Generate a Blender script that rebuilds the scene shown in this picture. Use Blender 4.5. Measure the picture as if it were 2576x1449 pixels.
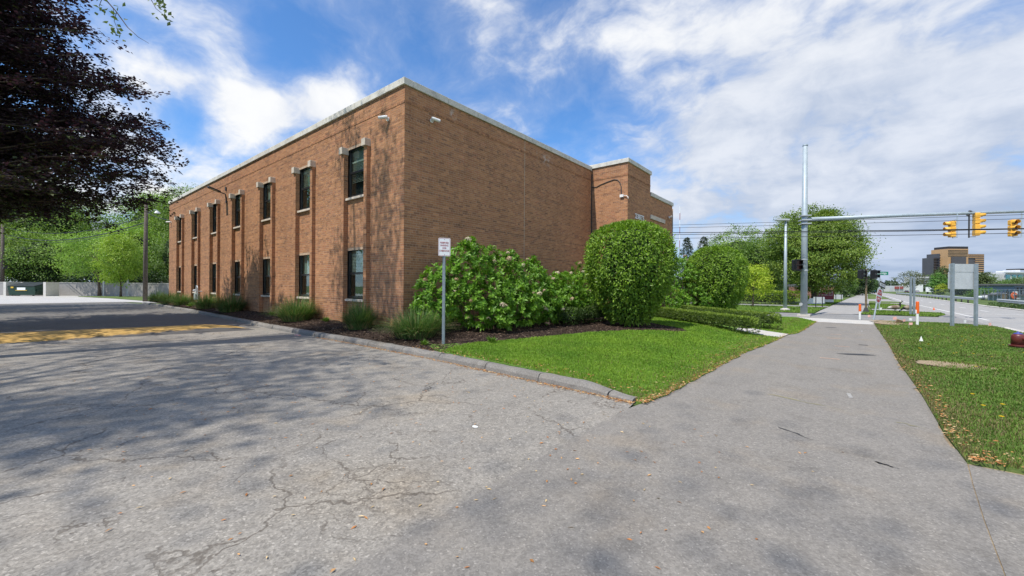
import bpy, math, random
import numpy as np
from mathutils import Vector, Matrix

for _o in list(bpy.data.objects):
    bpy.data.objects.remove(_o)
scene = bpy.context.scene
COL = scene.collection
PI = math.pi
rad = math.radians

# ------------------------------------------------------------------ camera
CAM_Z = 1.6
_yaw, _pit, _rol = rad(39.382), rad(-0.094), rad(0.413)
_f0 = Vector((-math.sin(_yaw), math.cos(_yaw), 0)); _r0 = Vector((math.cos(_yaw), math.sin(_yaw), 0)); _u0 = Vector((0, 0, 1))
FWD = _f0 * math.cos(_pit) + _u0 * math.sin(_pit)
_u2 = -_f0 * math.sin(_pit) + _u0 * math.cos(_pit)
RGT = _r0 * math.cos(_rol) + _u2 * math.sin(_rol)
UPV = -_r0 * math.sin(_rol) + _u2 * math.cos(_rol)
cam_data = bpy.data.cameras.new("camera")
cam = bpy.data.objects.new("camera", cam_data)
COL.objects.link(cam)
cam_data.sensor_width = 36.0
cam_data.lens = 1030.04 / 2576.0 * 36.0
cam_data.clip_start = 0.05
cam_data.clip_end = 6000.0
cam.matrix_world = Matrix(((RGT.x, UPV.x, -FWD.x, 0), (RGT.y, UPV.y, -FWD.y, 0), (RGT.z, UPV.z, -FWD.z, CAM_Z), (0, 0, 0, 1)))
scene.camera = cam

# ------------------------------------------------------------------ light and sky
SUN_DIR = Vector((-0.13, -1.0, 1.62)).normalized()          # towards the sun
SUN_EL = math.asin(SUN_DIR.z)
SUN_AZ = math.atan2(SUN_DIR.x, SUN_DIR.y)                    # from +Y towards +X
sun_l = bpy.data.lights.new("sun", 'SUN')
sun_l.energy = 3.5
sun_l.angle = rad(0.53)
sun_l.color = (1.0, 0.94, 0.84)
sun = bpy.data.objects.new("sun", sun_l)
COL.objects.link(sun)
sun.rotation_euler = SUN_DIR.to_track_quat('Z', 'Y').to_euler()
sun.location = (0, 0, 60)

scene.view_settings.view_transform = 'Standard'
scene.view_settings.look = 'None'
scene.view_settings.exposure = 0.60
scene.view_settings.gamma = 1.0
scene.view_settings.use_curve_mapping = False
try:
    scene.cycles.max_bounces = 5
    scene.cycles.transparent_max_bounces = 8
    scene.cycles.use_denoising = True
except Exception:
    pass


class NT:
    """small node-tree writer"""
    def __init__(self, tree):
        self.t = tree
        tree.nodes.clear()

    def n(self, kind, **kw):
        nd = self.t.nodes.new(kind)
        for k, v in kw.items():
            if k == 'i':
                for kk, vv in v.items():
                    s = nd.inputs[kk]
                    if isinstance(vv, bpy.types.NodeSocket):
                        self.t.links.new(vv, s)
                    else:
                        s.default_value = vv
            else:
                setattr(nd, k, v)
        return nd

    def link(self, a, b):
        self.t.links.new(a, b)

    def math(self, op, a, b=0.0, c=None, clamp=False):
        nd = self.n('ShaderNodeMath', operation=op, use_clamp=clamp)
        for k, v in enumerate((a, b, c)):
            if v is None:
                continue
            if isinstance(v, bpy.types.NodeSocket):
                self.link(v, nd.inputs[k])
            else:
                nd.inputs[k].default_value = v
        return nd.outputs[0]

    def vmath(self, op, a, b=(0, 0, 0), sc=None):
        nd = self.n('ShaderNodeVectorMath', operation=op)
        for k, v in enumerate((a, b)):
            if isinstance(v, bpy.types.NodeSocket):
                self.link(v, nd.inputs[k])
            else:
                nd.inputs[k].default_value = v
        if sc is not None:
            if isinstance(sc, bpy.types.NodeSocket):
                self.link(sc, nd.inputs['Scale'])
            else:
                nd.inputs['Scale'].default_value = sc
        return nd.outputs['Value'] if op in ('DOT_PRODUCT', 'LENGTH', 'DISTANCE') else nd.outputs[0]

    def mix(self, fac, a, b, blend='MIX'):
        nd = self.n('ShaderNodeMix', data_type='RGBA', blend_type=blend)
        for k, v in ((0, fac), (6, a), (7, b)):
            if isinstance(v, bpy.types.NodeSocket):
                self.link(v, nd.inputs[k])
            else:
                nd.inputs[k].default_value = v if k == 0 else (tuple(v) + (1,) if len(v) == 3 else v)
        return nd.outputs[2]

    def noise(self, vec, scale, detail=3.0, rough=0.55, dist=0.0, dim='3D'):
        nd = self.n('ShaderNodeTexNoise', noise_dimensions=dim)
        if vec is not None:
            self.link(vec, nd.inputs['Vector'])
        nd.inputs['Scale'].default_value = scale
        nd.inputs['Detail'].default_value = detail
        nd.inputs['Roughness'].default_value = rough
        nd.inputs['Distortion'].default_value = dist
        return nd

    def vor(self, vec, scale, feature='F1', rand=1.0):
        nd = self.n('ShaderNodeTexVoronoi', feature=feature)
        if vec is not None:
            self.link(vec, nd.inputs['Vector'])
        nd.inputs['Scale'].default_value = scale
        nd.inputs['Randomness'].default_value = rand
        return nd

    def ramp(self, fac, stops):
        nd = self.n('ShaderNodeValToRGB')
        el = nd.color_ramp.elements
        while len(el) > 1:
            el.remove(el[-1])
        for k, (p, c) in enumerate(stops):
            e = el[0] if k == 0 else el.new(p)
            e.position = p
            e.color = (c, c, c, 1) if isinstance(c, (int, float)) else tuple(c) + (1,)
        self.link(fac, nd.inputs[0])
        return nd.outputs[0]

    def smooth(self, v, lo, hi, a=0.0, b=1.0):
        nd = self.n('ShaderNodeMapRange', interpolation_type='SMOOTHSTEP')
        self.link(v, nd.inputs[0])
        for k, x in enumerate((lo, hi, a, b)):
            nd.inputs[1 + k].default_value = x
        return nd.outputs[0]


world = bpy.data.worlds.new("World")
scene.world = world
world.use_nodes = True
W = NT(world.node_tree)
sky = W.n('ShaderNodeTexSky', sky_type='NISHITA', sun_disc=False, sun_elevation=SUN_EL, sun_rotation=SUN_AZ,
          altitude=200.0, air_density=1.0, dust_density=0.6, ozone_density=2.2)
tc = W.n('ShaderNodeTexCoord')
dirv = tc.outputs['Generated']
sep = W.n('ShaderNodeSeparateXYZ'); W.link(dirv, sep.inputs[0])
zc = W.math('MAXIMUM', sep.outputs['Z'], 0.0)
den = W.math('ADD', zc, 0.42)
pl = W.n('ShaderNodeCombineXYZ')
W.link(W.math('DIVIDE', sep.outputs['X'], den), pl.inputs[0])
W.link(W.math('DIVIDE', sep.outputs['Y'], den), pl.inputs[1])
warp = W.noise(pl.outputs[0], 2.6, 3, 0.6)
wv = W.vmath('SCALE', W.vmath('SUBTRACT', warp.outputs['Color'], (0.5, 0.5, 0.5)), sc=0.22)
cp = W.vmath('ADD', pl.outputs[0], wv)
n1 = W.noise(cp, 4.2, 6, 0.60)
n2 = W.noise(cp, 1.5, 3, 0.55)
# where the clouds of this sky stand (direction, size, amount)
CLOUDS = ((-0.867, 0.164, 0.470, 0.060, 0.12), (-0.863, 0.217, 0.456, 0.055, 0.20), (-0.857, 0.267, 0.441, 0.045, 0.26), (-0.914, 0.152, 0.376, 0.040, 0.24), (-0.914, 0.187, 0.360, 0.035, 0.30), (-0.897, 0.251, 0.365, 0.055, 0.22), (-0.878, 0.326, 0.352, 0.060, 0.30), (-0.844, 0.396, 0.363, 0.050, 0.32), (-0.924, 0.253, 0.286, 0.090, 0.30), (-0.895, 0.340, 0.289, 0.080, 0.20), (-0.772, 0.451, 0.447, 0.055, 0.36), (-0.823, 0.419, 0.385, 0.040, 0.20), (-0.943, 0.097, 0.317, 0.075, 0.34), (-0.982, 0.132, 0.138, 0.120, 0.30), (-0.571, 0.609, 0.551, 0.060, 0.32), (-0.521, 0.684, 0.511, 0.070, 0.34), (-0.496, 0.737, 0.458, 0.060, 0.24), (-0.665, 0.615, 0.424, 0.050, 0.20), (-0.592, 0.719, 0.364, 0.070, 0.26), (-0.270, 0.816, 0.510, 0.120, 0.30), (-0.436, 0.804, 0.404, 0.070, -0.26), (-0.677, 0.517, 0.524, 0.090, -0.20), (-0.820, 0.339, 0.462, 0.060, -0.25), (-0.927, 0.204, 0.316, 0.040, -0.20), (-0.316, 0.937, 0.149, 0.050, -0.10), (0.103, 0.925, 0.366, 0.340, 0.34), (0.061, 0.979, 0.195, 0.280, 0.38), (-0.156, 0.915, 0.373, 0.180, 0.34), (-0.263, 0.931, 0.255, 0.180, 0.38), (-0.076, 0.879, 0.471, 0.150, 0.12), (-0.892, 0.196, 0.408, 0.040, -0.22), (-0.871, 0.288, 0.397, 0.045, -0.20), (-0.083, 0.892, 0.445, 0.060, -0.12), (0.142, 0.907, 0.397, 0.080, -0.15), (-0.218, 0.872, 0.438, 0.050, -0.10))
field = W.math('ADD', W.math('MULTIPLY', W.math('SUBTRACT', n1.outputs['Fac'], 0.5), 2.3), W.math('MULTIPLY', W.math('SUBTRACT', n2.outputs['Fac'], 0.5), 0.8))
bias = -0.26
for (cx_, cy_, cz_, cs_, cw_) in CLOUDS:
    dt = W.vmath('DOT_PRODUCT', dirv, (cx_, cy_, cz_))
    kk = 2.0 / (cs_ * cs_)
    bias = W.math('MULTIPLY_ADD', W.math('EXPONENT', W.math('MULTIPLY_ADD', dt, kk, -kk)), cw_, bias)
field = W.math('ADD', field, bias)
# thin veil everywhere towards the horizon
field = W.math('ADD', field, W.math('MULTIPLY', W.smooth(sep.outputs['Z'], 0.30, 0.0), 0.30))
# deck seen over the road, extended out of view to whiten the fill light
field = W.math('ADD', field, W.math('MULTIPLY', W.smooth(W.vmath('DOT_PRODUCT', dirv, (0.94, 0.25, -0.2)), 0.05, 0.7), 0.5))
mask = W.math('ADD', W.math('MULTIPLY', W.smooth(field, -0.20, 0.48), 0.80), W.math('MULTIPLY', W.smooth(field, -0.60, 0.05), 0.18))
side = W.vmath('DOT_PRODUCT', dirv, (0.30, 0.95, 0.0))
band = W.noise(W.vmath('MULTIPLY', dirv, (2.0, 2.0, 13.0)), 1.7, 5, 0.55)
thick = W.smooth(field, 0.25, 0.9)
ccol = W.mix(W.smooth(n1.outputs['Fac'], 0.34, 0.66), (5.2, 5.45, 6.0), (6.6, 6.65, 6.7))
greyc = W.mix(W.smooth(W.math('ADD', W.math('MULTIPLY', n1.outputs['Fac'], 0.75), W.math('MULTIPLY', band.outputs['Fac'], 0.25)), 0.36, 0.64), (3.3, 3.85, 4.9), (5.2, 5.5, 6.1))
ccol = W.mix(W.math('MULTIPLY', W.smooth(side, 0.45, 0.95), W.smooth(sep.outputs['Z'], 0.62, 0.30)), ccol, greyc)
lowgrey = W.mix(W.smooth(band.outputs['Fac'], 0.38, 0.62), (2.3, 3.0, 4.3), (3.9, 4.5, 5.6))
ccol = W.mix(W.math('MULTIPLY', W.smooth(sep.outputs['Z'], 0.22, 0.04), W.smooth(side, 0.4, 0.9)), ccol, lowgrey)
blue = W.mix(1.0, sky.outputs[0], (0.66, 1.04, 1.38), 'MULTIPLY')
blue = W.mix(W.math('MULTIPLY', W.smooth(sep.outputs['Z'], 0.26, 0.0), 0.8), blue, (3.3, 4.2, 5.6))
wcol = W.mix(mask, blue, ccol)
bg = W.n('ShaderNodeBackground')
W.link(wcol, bg.inputs[0])
bg.inputs[1].default_value = 0.10
world.cycles.sampling_method = 'MANUAL'
world.cycles.sample_map_resolution = 512
wo = W.n('ShaderNodeOutputWorld')
W.link(bg.outputs[0], wo.inputs[0])

# ------------------------------------------------------------------ helpers
rng = np.random.default_rng(7)
random.seed(7)
MATS = {}


def material(name):
    m = bpy.data.materials.new(name)
    m.use_nodes = True
    MATS[name] = m
    return m, NT(m.node_tree)


def plain(name, col, rough=0.6, var=0.12, scale=8.0, bump=0.0, bscale=60.0, metal=0.0, spec=0.4, col2=None, dirt=0.0):
    """Principled paint/stone/metal with mottling, optional relief and grime"""
    m, N = material(name)
    g = N.n('ShaderNodeNewGeometry')
    no = N.noise(g.outputs['Position'], scale, 5, 0.6)
    c2 = col2 if col2 else tuple(c * (1 - var) for c in col)
    c1 = tuple(min(1, c * (1 + var)) for c in col) if not col2 else col
    c = N.mix(N.smooth(no.outputs['Fac'], 0.3, 0.7), c2, c1)
    if dirt:
        d = N.noise(g.outputs['Position'], scale * 0.23 + 0.8, 6, 0.7)
        c = N.mix(N.math('MULTIPLY', N.smooth(d.outputs['Fac'], 0.5, 0.75), dirt), c, (0.05, 0.042, 0.035))
    b = N.n('ShaderNodeBsdfPrincipled')
    N.link(c, b.inputs['Base Color'])
    b.inputs['Roughness'].default_value = rough
    b.inputs['Metallic'].default_value = metal
    b.inputs['Specular IOR Level'].default_value = spec
    if bump:
        bn = N.noise(g.outputs['Position'], bscale, 4, 0.6)
        bm_ = N.n('ShaderNodeBump', i={'Strength': bump, 'Distance': 0.01, 'Height': bn.outputs['Fac']})
        N.link(bm_.outputs[0], b.inputs['Normal'])
    o = N.n('ShaderNodeOutputMaterial')
    N.link(b.outputs[0], o.inputs[0])
    return m


def leafy(name, trans=0.35, rough=0.5, spec=0.3, glow=(1.25, 1.35, 0.6)):
    """foliage: colour from the mesh, partly translucent"""
    m, N = material(name)
    a = N.n('ShaderNodeAttribute', attribute_name='col')
    b = N.n('ShaderNodeBsdfPrincipled')
    N.link(a.outputs['Color'], b.inputs['Base Color'])
    b.inputs['Roughness'].default_value = rough
    b.inputs['Specular IOR Level'].default_value = spec
    tr = N.n('ShaderNodeBsdfTranslucent')
    tcx = N.mix(1.0, a.outputs['Color'], glow, 'MULTIPLY')
    N.link(tcx, tr.inputs[0])
    mx = N.n('ShaderNodeMixShader')
    mx.inputs[0].default_value = trans
    N.link(b.outputs[0], mx.inputs[1]); N.link(tr.outputs[0], mx.inputs[2])
    o = N.n('ShaderNodeOutputMaterial')
    N.link(mx.outputs[0], o.inputs[0])
    return m


def attr_mat(name, rough=0.85, bump=0.0, bscale=120.0, mottle=0.18, mscale=14.0, spec=0.25):
    """colour from the mesh attribute, mottled"""
    m, N = material(name)
    g = N.n('ShaderNodeNewGeometry')
    a = N.n('ShaderNodeAttribute', attribute_name='col')
    no = N.noise(g.outputs['Position'], mscale, 5, 0.65)
    k = N.n('ShaderNodeMapRange'); N.link(no.outputs['Fac'], k.inputs[0])
    for q, v in enumerate((0.3, 0.7, 1 - mottle, 1 + mottle)):
        k.inputs[1 + q].default_value = v
    c = N.vmath('SCALE', a.outputs['Color'], sc=k.outputs[0])
    b = N.n('ShaderNodeBsdfPrincipled')
    N.link(c, b.inputs['Base Color'])
    b.inputs['Roughness'].default_value = rough
    b.inputs['Specular IOR Level'].default_value = spec
    if bump:
        bn = N.noise(g.outputs['Position'], bscale, 3, 0.6)
        bm_ = N.n('ShaderNodeBump', i={'Strength': bump, 'Distance': 0.006, 'Height': bn.outputs['Fac']})
        N.link(bm_.outputs[0], b.inputs['Normal'])
    o = N.n('ShaderNodeOutputMaterial')
    N.link(b.outputs[0], o.inputs[0])
    return m


def tag(o, label=None, cat=None, group=None, kind=None):
    if label: o['label'] = label
    if cat: o['category'] = cat
    if group: o['group'] = group
    if kind: o['kind'] = kind
    return o


def thing(name, label, cat, loc=(0, 0, 0), rz=0.0, group=None):
    o = bpy.data.objects.new(name, None)
    o.empty_display_size = 0.2
    COL.objects.link(o)
    o.location = loc
    o.rotation_euler = (0, 0, rz)
    return tag(o, label, cat, group)


def link_mesh(name, me, mat, parent=None, smooth=False, kind=None, world_coords=False):
    if mat is not None:
        me.materials.append(MATS[mat] if isinstance(mat, str) else mat)
    if smooth:
        me.polygons.foreach_set('use_smooth', np.ones(len(me.polygons), dtype=bool))
    o = bpy.data.objects.new(name, me)
    COL.objects.link(o)
    if parent is not None:
        o.parent = parent
    if kind:
        o['kind'] = kind
    return o


def np_mesh(name, V, F, mat, parent=None, cols=None, smooth=False, kind=None):
    """fast mesh from numpy arrays: V (n,3), F (m,k)"""
    V = np.asarray(V, dtype=np.float32); F = np.asarray(F, dtype=np.int32)
    me = bpy.data.meshes.new(name)
    me.vertices.add(len(V)); me.vertices.foreach_set('co', V.ravel())
    m, k = F.shape
    me.loops.add(m * k); me.loops.foreach_set('vertex_index', F.ravel())
    me.polygons.add(m)
    me.polygons.foreach_set('loop_start', np.arange(0, m * k, k, dtype=np.int32))
    me.polygons.foreach_set('loop_total', np.full(m, k, dtype=np.int32))
    me.polygons.foreach_set('use_smooth', np.zeros(m, dtype=bool))
    me.update(calc_edges=True)
    if cols is not None:
        at = me.attributes.new('col', 'FLOAT_COLOR', 'POINT')
        c = np.ones((len(V), 4), dtype=np.float32); c[:, :3] = cols
        at.data.foreach_set('color', c.ravel())
    return link_mesh(name, me, mat, parent, smooth, kind)


class MB:
    """collects simple solids; build() links them as one mesh"""
    def __init__(self):
        self.v = []; self.f = []

    def add(self, vs, fs):
        b = len(self.v)
        self.v.extend([tuple(p) for p in vs]); self.f.extend([tuple(b + i for i in q) for q in fs])
        return self

    def box(self, c, s, rz=0.0, taper=1.0, M=None):
        x, y, z = s[0] / 2, s[1] / 2, s[2] / 2
        pts = []
        for zz, t in ((-z, 1.0), (z, taper)):
            for xx, yy in ((-x, -y), (x, -y), (x, y), (-x, y)):
                p = Vector((xx * t, yy * t, zz))
                if M is not None:
                    p = M @ p
                elif rz:
                    p = Vector((p.x * math.cos(rz) - p.y * math.sin(rz), p.x * math.sin(rz) + p.y * math.cos(rz), p.z))
                pts.append((p.x + c[0], p.y + c[1], p.z + c[2]))
        return self.add(pts, [(3, 2, 1, 0), (4, 5, 6, 7), (0, 1, 5, 4), (1, 2, 6, 5), (2, 3, 7, 6), (3, 0, 4, 7)])

    def b2(self, lo, hi):
        return self.box([(a + b) / 2 for a, b in zip(lo, hi)], [abs(b - a) for a, b in zip(lo, hi)])

    def tube(self, pts, radii, n=8, cap=True):
        pts = [Vector(p) for p in pts]
        if not hasattr(radii, '__len__'):
            radii = [radii] * len(pts)
        base = len(self.v)
        prev = None
        for k, p in enumerate(pts):
            d = (pts[min(k + 1, len(pts) - 1)] - pts[max(k - 1, 0)])
            d = d.normalized() if d.length > 1e-9 else Vector((0, 0, 1))
            if prev is None:
                a = Vector((1, 0, 0)) if abs(d.x) < 0.9 else Vector((0, 1, 0))
                u = d.cross(a).normalized()
            else:
                u = (prev - d * prev.dot(d))
                u = u.normalized() if u.length > 1e-6 else d.orthogonal().normalized()
            prev = u
            w = d.cross(u)
            for j in range(n):
                t = 2 * PI * j / n
                q = p + (u * math.cos(t) + w * math.sin(t)) * radii[k]
                self.v.append((q.x, q.y, q.z))
        for k in range(len(pts) - 1):
            for j in range(n):
                a = base + k * n + j; b = base + k * n + (j + 1) % n
                self.f.append((a, b, b + n, a + n))
        if cap:
            self.f.append(tuple(base + j for j in reversed(range(n))))
            e = base + (len(pts) - 1) * n
            self.f.append(tuple(e + j for j in range(n)))
        return self

    def lathe(self, prof, c=(0, 0, 0), n=20, ax='z'):
        base = len(self.v)
        for r, h in prof:
            for j in range(n):
                t = 2 * PI * j / n
                a, b = r * math.cos(t), r * math.sin(t)
                p = (a, b, h) if ax == 'z' else ((h, a, b) if ax == 'x' else (a, h, b))
                self.v.append((p[0] + c[0], p[1] + c[1], p[2] + c[2]))
        for k in range(len(prof) - 1):
            for j in range(n):
                a = base + k * n + j; b = base + k * n + (j + 1) % n
                self.f.append((a, b, b + n, a + n))
        self.f.append(tuple(base + j for j in reversed(range(n))))
        e = base + (len(prof) - 1) * n
        self.f.append(tuple(e + j for j in range(n)))
        return self

    def prism(self, poly, h0, h1, fn=None):
        """extrude 2D polygon; fn maps (u,v,h) to xyz"""
        fn = fn or (lambda u, v, h: (u, v, h))
        n = len(poly)
        vs = [fn(u, v, h0) for u, v in poly] + [fn(u, v, h1) for u, v in poly]
        fs = [tuple(reversed(range(n))), tuple(range(n, 2 * n))] + [(i, (i + 1) % n, n + (i + 1) % n, n + i) for i in range(n)]
        return self.add(vs, fs)

    def build(self, name, mat, parent=None, smooth=False, bevel=0.0, kind=None):
        me = bpy.data.meshes.new(name)
        me.from_pydata(self.v, [], self.f)
        me.update()
        o = link_mesh(name, me, mat, parent, smooth, kind)
        if bevel:
            md = o.modifiers.new('bevel', 'BEVEL'); md.width = bevel; md.segments = 2; md.limit_method = 'ANGLE'
        return o


def lettering(name, text, size, mat, parent, loc, rot=(PI / 2, 0, 0), align='CENTER', sx=1.0, extrude=0.002, bold=0.0):
    cu = bpy.data.curves.new(name, 'FONT')
    cu.body = text; cu.size = size; cu.align_x = align; cu.align_y = 'CENTER'; cu.extrude = extrude; cu.offset = bold
    cu.resolution_u = 3
    cu.materials.append(MATS[mat])
    o = bpy.data.objects.new(name, cu)
    COL.objects.link(o)
    o.parent = parent; o.location = loc; o.rotation_euler = rot; o.scale = (sx, 1, 1)
    return o


def mesh_text(name, text, size, mat, parent, loc, rot, align='CENTER', sx=1.0, extrude=0.002, bold=0.0):
    o = lettering(name, text, size, mat, None, (0, 0, 0), (0, 0, 0), align, 1.0, extrude, bold)
    bpy.context.view_layer.update()
    dg = bpy.context.evaluated_depsgraph_get()
    me = bpy.data.meshes.new_from_object(o.evaluated_get(dg))
    cu = o.data
    bpy.data.objects.remove(o); bpy.data.curves.remove(cu)
    me.materials.clear()
    q = link_mesh(name, me, mat, parent)
    q.location = loc; q.rotation_euler = rot; q.scale = (sx, 1, 1)
    return q


def copy_tree(o, parent=None):
    c = o.copy(); COL.objects.link(c)
    c.parent = parent
    for ch in list(o.children):
        copy_tree(ch, c)
    return c


def sheet(name, poly, z, mat, kind='structure', sub=None, hfun=None, parent=None, skirt=0.0):
    """flat ground sheet from a polygon (fan through triangulation), optionally gridded with a height function"""
    import bmesh
    bm = bmesh.new()
    vs = [bm.verts.new((x, y, z)) for x, y in poly]
    bm.faces.new(vs)
    bmesh.ops.triangulate(bm, faces=bm.faces[:])
    if sub:
        for _ in range(sub):
            bmesh.ops.subdivide_edges(bm, edges=bm.edges[:], cuts=1, use_grid_fill=True)
    if hfun:
        for v in bm.verts:
            v.co.z = hfun(v.co.x, v.co.y)
    if skirt:
        be = [e for e in bm.edges if len(e.link_faces) == 1]
        ex = bmesh.ops.extrude_edge_only(bm, edges=be)
        for v in [q for q in ex['geom'] if isinstance(q, bmesh.types.BMVert)]:
            v.co.z -= skirt
    bmesh.ops.recalc_face_normals(bm, faces=bm.faces[:])
    for f_ in bm.faces:
        if f_.normal.z < 0:
            f_.normal_flip()
    me = bpy.data.meshes.new(name); bm.to_mesh(me); bm.free()
    return link_mesh(name, me, mat, parent, kind=kind)


def inside(poly, X, Y):
    """points in polygon, vectorised"""
    r = np.zeros(len(X), dtype=bool)
    n = len(poly)
    for i in range(n):
        x0, y0 = poly[i]; x1, y1 = poly[(i + 1) % n]
        c = ((y0 > Y) != (y1 > Y)) & (X < (x1 - x0) * (Y - y0) / ((y1 - y0) if y1 != y0 else 1e-9) + x0)
        r ^= c
    return r


def sstep(a, b, x):
    t = np.clip((x - a) / (b - a), 0, 1)
    return t * t * (3 - 2 * t)
# ------------------------------------------------------------------ surface materials
def asphalt(name, base, contrast=0.5, tint=(1.0, 0.985, 0.96), agg=95.0, cracks=0.0, crack_spots=(), patch=0.18, rough=0.9, stain=0.45):
    m, N = material(name)
    g = N.n('ShaderNodeNewGeometry')
    P = g.outputs['Position']
    v1 = N.vor(P, agg)
    v2 = N.vor(P, agg * 0.42)
    s1 = N.n('ShaderNodeSeparateColor'); N.link(v1.outputs['Color'], s1.inputs[0])
    s2 = N.n('ShaderNodeSeparateColor'); N.link(v2.outputs['Color'], s2.inputs[0])
    grain = N.math('ADD', N.math('MULTIPLY', s1.outputs[0], 0.6), N.math('MULTIPLY', s2.outputs[1], 0.4))
    fine = N.noise(P, agg * 3.0, 2, 0.6)
    grain = N.math('ADD', grain, N.math('MULTIPLY', N.math('SUBTRACT', fine.outputs['Fac'], 0.5), 0.9))
    big = N.noise(P, 0.55, 5, 0.62)
    mid = N.noise(P, 3.2, 4, 0.6)
    lev = N.math('ADD', N.math('MULTIPLY', N.math('SUBTRACT', big.outputs['Fac'], 0.5), patch * 2.2), N.math('MULTIPLY', N.math('SUBTRACT', mid.outputs['Fac'], 0.5), patch))
    k = N.math('ADD', N.math('ADD', 1.0 - contrast * 0.5, N.math('MULTIPLY', grain, contrast)), lev)
    # sparse pale stones
    st = N.smooth(s1.outputs[2], 0.93, 0.97)
    k = N.math('ADD', k, N.math('MULTIPLY', st, 0.40))
    c = N.vmath('SCALE', (base * tint[0], base * tint[1], base * tint[2]), sc=k)
    stn = N.noise(P, 1.5, 6, 0.72)
    c = N.mix(N.math('MULTIPLY', N.smooth(stn.outputs['Fac'], 0.52, 0.72), stain), c, N.vmath('MULTIPLY', c, (0.62, 0.61, 0.60)))
    str_ = N.noise(N.vmath('MULTIPLY', P, (2.6, 0.22, 1.0)), 1.0, 5, 0.65)
    c = N.mix(N.math('MULTIPLY', N.smooth(str_.outputs['Fac'], 0.42, 0.68), stain * 0.8), c, N.vmath('MULTIPLY', c, (1.22, 1.2, 1.16)))
    warmn = N.noise(P, 0.9, 3, 0.6)
    c = N.mix(N.math('MULTIPLY', N.smooth(warmn.outputs['Fac'], 0.5, 0.72), 0.45), c, N.vmath('MULTIPLY', c, (1.12, 1.0, 0.84)))
    height = N.math('MULTIPLY', s1.outputs[0], 0.6)
    if cracks or crack_spots:
        wn = N.noise(P, 2.2, 4, 0.6)
        wp = N.vmath('ADD', P, N.vmath('SCALE', N.vmath('SUBTRACT', wn.outputs['Color'], (0.5, 0.5, 0.5)), sc=0.5))
        wn2 = N.noise(P, 14.0, 3, 0.6)
        wp = N.vmath('ADD', wp, N.vmath('SCALE', N.vmath('SUBTRACT', wn2.outputs['Color'], (0.5, 0.5, 0.5)), sc=0.05))
        e1 = N.vor(wp, 0.42, 'DISTANCE_TO_EDGE')
        line = N.smooth(e1.outputs['Distance'], 0.0075, 0.002)
        msk = N.smooth(N.noise(P, 0.5, 2, 0.5).outputs['Fac'], 0.40, 0.52)
        e3 = N.vor(wp, 1.25, 'DISTANCE_TO_EDGE')
        line = N.math('MAXIMUM', line, N.math('MULTIPLY', N.smooth(e3.outputs['Distance'], 0.016, 0.004), N.smooth(N.noise(P, 0.8, 3, 0.6).outputs['Fac'], 0.47, 0.56)))
        crack = N.math('MULTIPLY', N.math('MULTIPLY', line, msk), cracks)
        e2 = N.vor(wp, 3.6, 'DISTANCE_TO_EDGE')
        l2 = N.smooth(e2.outputs['Distance'], 0.034, 0.008)
        for (sx, sy, sr) in crack_spots:
            d = N.vmath('DISTANCE', P, (sx, sy, 0))
            crack = N.math('MAXIMUM', crack, N.math('MULTIPLY', N.math('MULTIPLY', l2, 0.6), N.smooth(d, sr, sr * 0.3)))
            c = N.mix(N.math('MULTIPLY', N.smooth(d, sr * 1.05, sr * 0.4), 0.3), c, N.vmath('MULTIPLY', c, (1.12, 1.06, 0.96)))
        c = N.mix(N.math('MULTIPLY', crack, 0.8), c, (0.07, 0.055, 0.042))
        height = N.math('SUBTRACT', height, N.math('MULTIPLY', crack, 2.0))
    b = N.n('ShaderNodeBsdfPrincipled')
    N.link(c, b.inputs['Base Color'])
    b.inputs['Roughness'].default_value = rough
    b.inputs['Specular IOR Level'].default_value = 0.25
    bp = N.n('ShaderNodeBump', i={'Strength': 0.55, 'Distance': 0.004, 'Height': height})
    N.link(bp.outputs[0], b.inputs['Normal'])
    o = N.n('ShaderNodeOutputMaterial'); N.link(b.outputs[0], o.inputs[0])
    return m


def soil(name, c1, c2, scale=30.0, bump=0.6, dist=0.02):
    m, N = material(name)
    g = N.n('ShaderNodeNewGeometry'); P = g.outputs['Position']
    a = N.noise(P, scale, 5, 0.7); b_ = N.noise(P, scale * 0.12, 4, 0.6)
    f = N.math('ADD', N.math('MULTIPLY', a.outputs['Fac'], 0.65), N.math('MULTIPLY', b_.outputs['Fac'], 0.35))
    c = N.mix(N.smooth(f, 0.36, 0.64), c1, c2)
    b = N.n('ShaderNodeBsdfPrincipled'); N.link(c, b.inputs['Base Color'])
    b.inputs['Roughness'].default_value = 0.95; b.inputs['Specular IOR Level'].default_value = 0.15
    bp = N.n('ShaderNodeBump', i={'Strength': bump, 'Distance': dist, 'Height': a.outputs['Fac']})
    N.link(bp.outputs[0], b.inputs['Normal'])
    o = N.n('ShaderNodeOutputMaterial'); N.link(b.outputs[0], o.inputs[0])
    return m


asphalt('drive_asphalt', 0.235, contrast=0.70, agg=74.0, tint=(1.0,0.925,0.815), cracks=0.75, crack_spots=((-3.0, 1.75, 0.75), (-4.6, 3.35, 0.9)), patch=0.16)
asphalt('path_asphalt', 0.21, contrast=0.50, agg=84.0, tint=(1.0, 0.925, 0.825), patch=0.10)
asphalt('street_asphalt', 0.23, contrast=0.35, agg=70.0, patch=0.10, cracks=0.4)
asphalt('road_asphalt', 0.30, contrast=0.3, agg=60.0, tint=(1.0, 0.98, 0.95), patch=0.08)
asphalt('shade_dark_asphalt', 0.15, contrast=0.6, agg=58.0, tint=(1.0, 0.95, 0.88), patch=0.12)  # darker tone carries the tree shade on the upper drive
asphalt('lot_concrete', 0.42, contrast=0.18, agg=60.0, tint=(1.0, 0.97, 0.93), patch=0.12)
asphalt('far_walk', 0.30, contrast=0.16, agg=90.0, tint=(1.0, 0.965, 0.92), patch=0.14)
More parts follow.
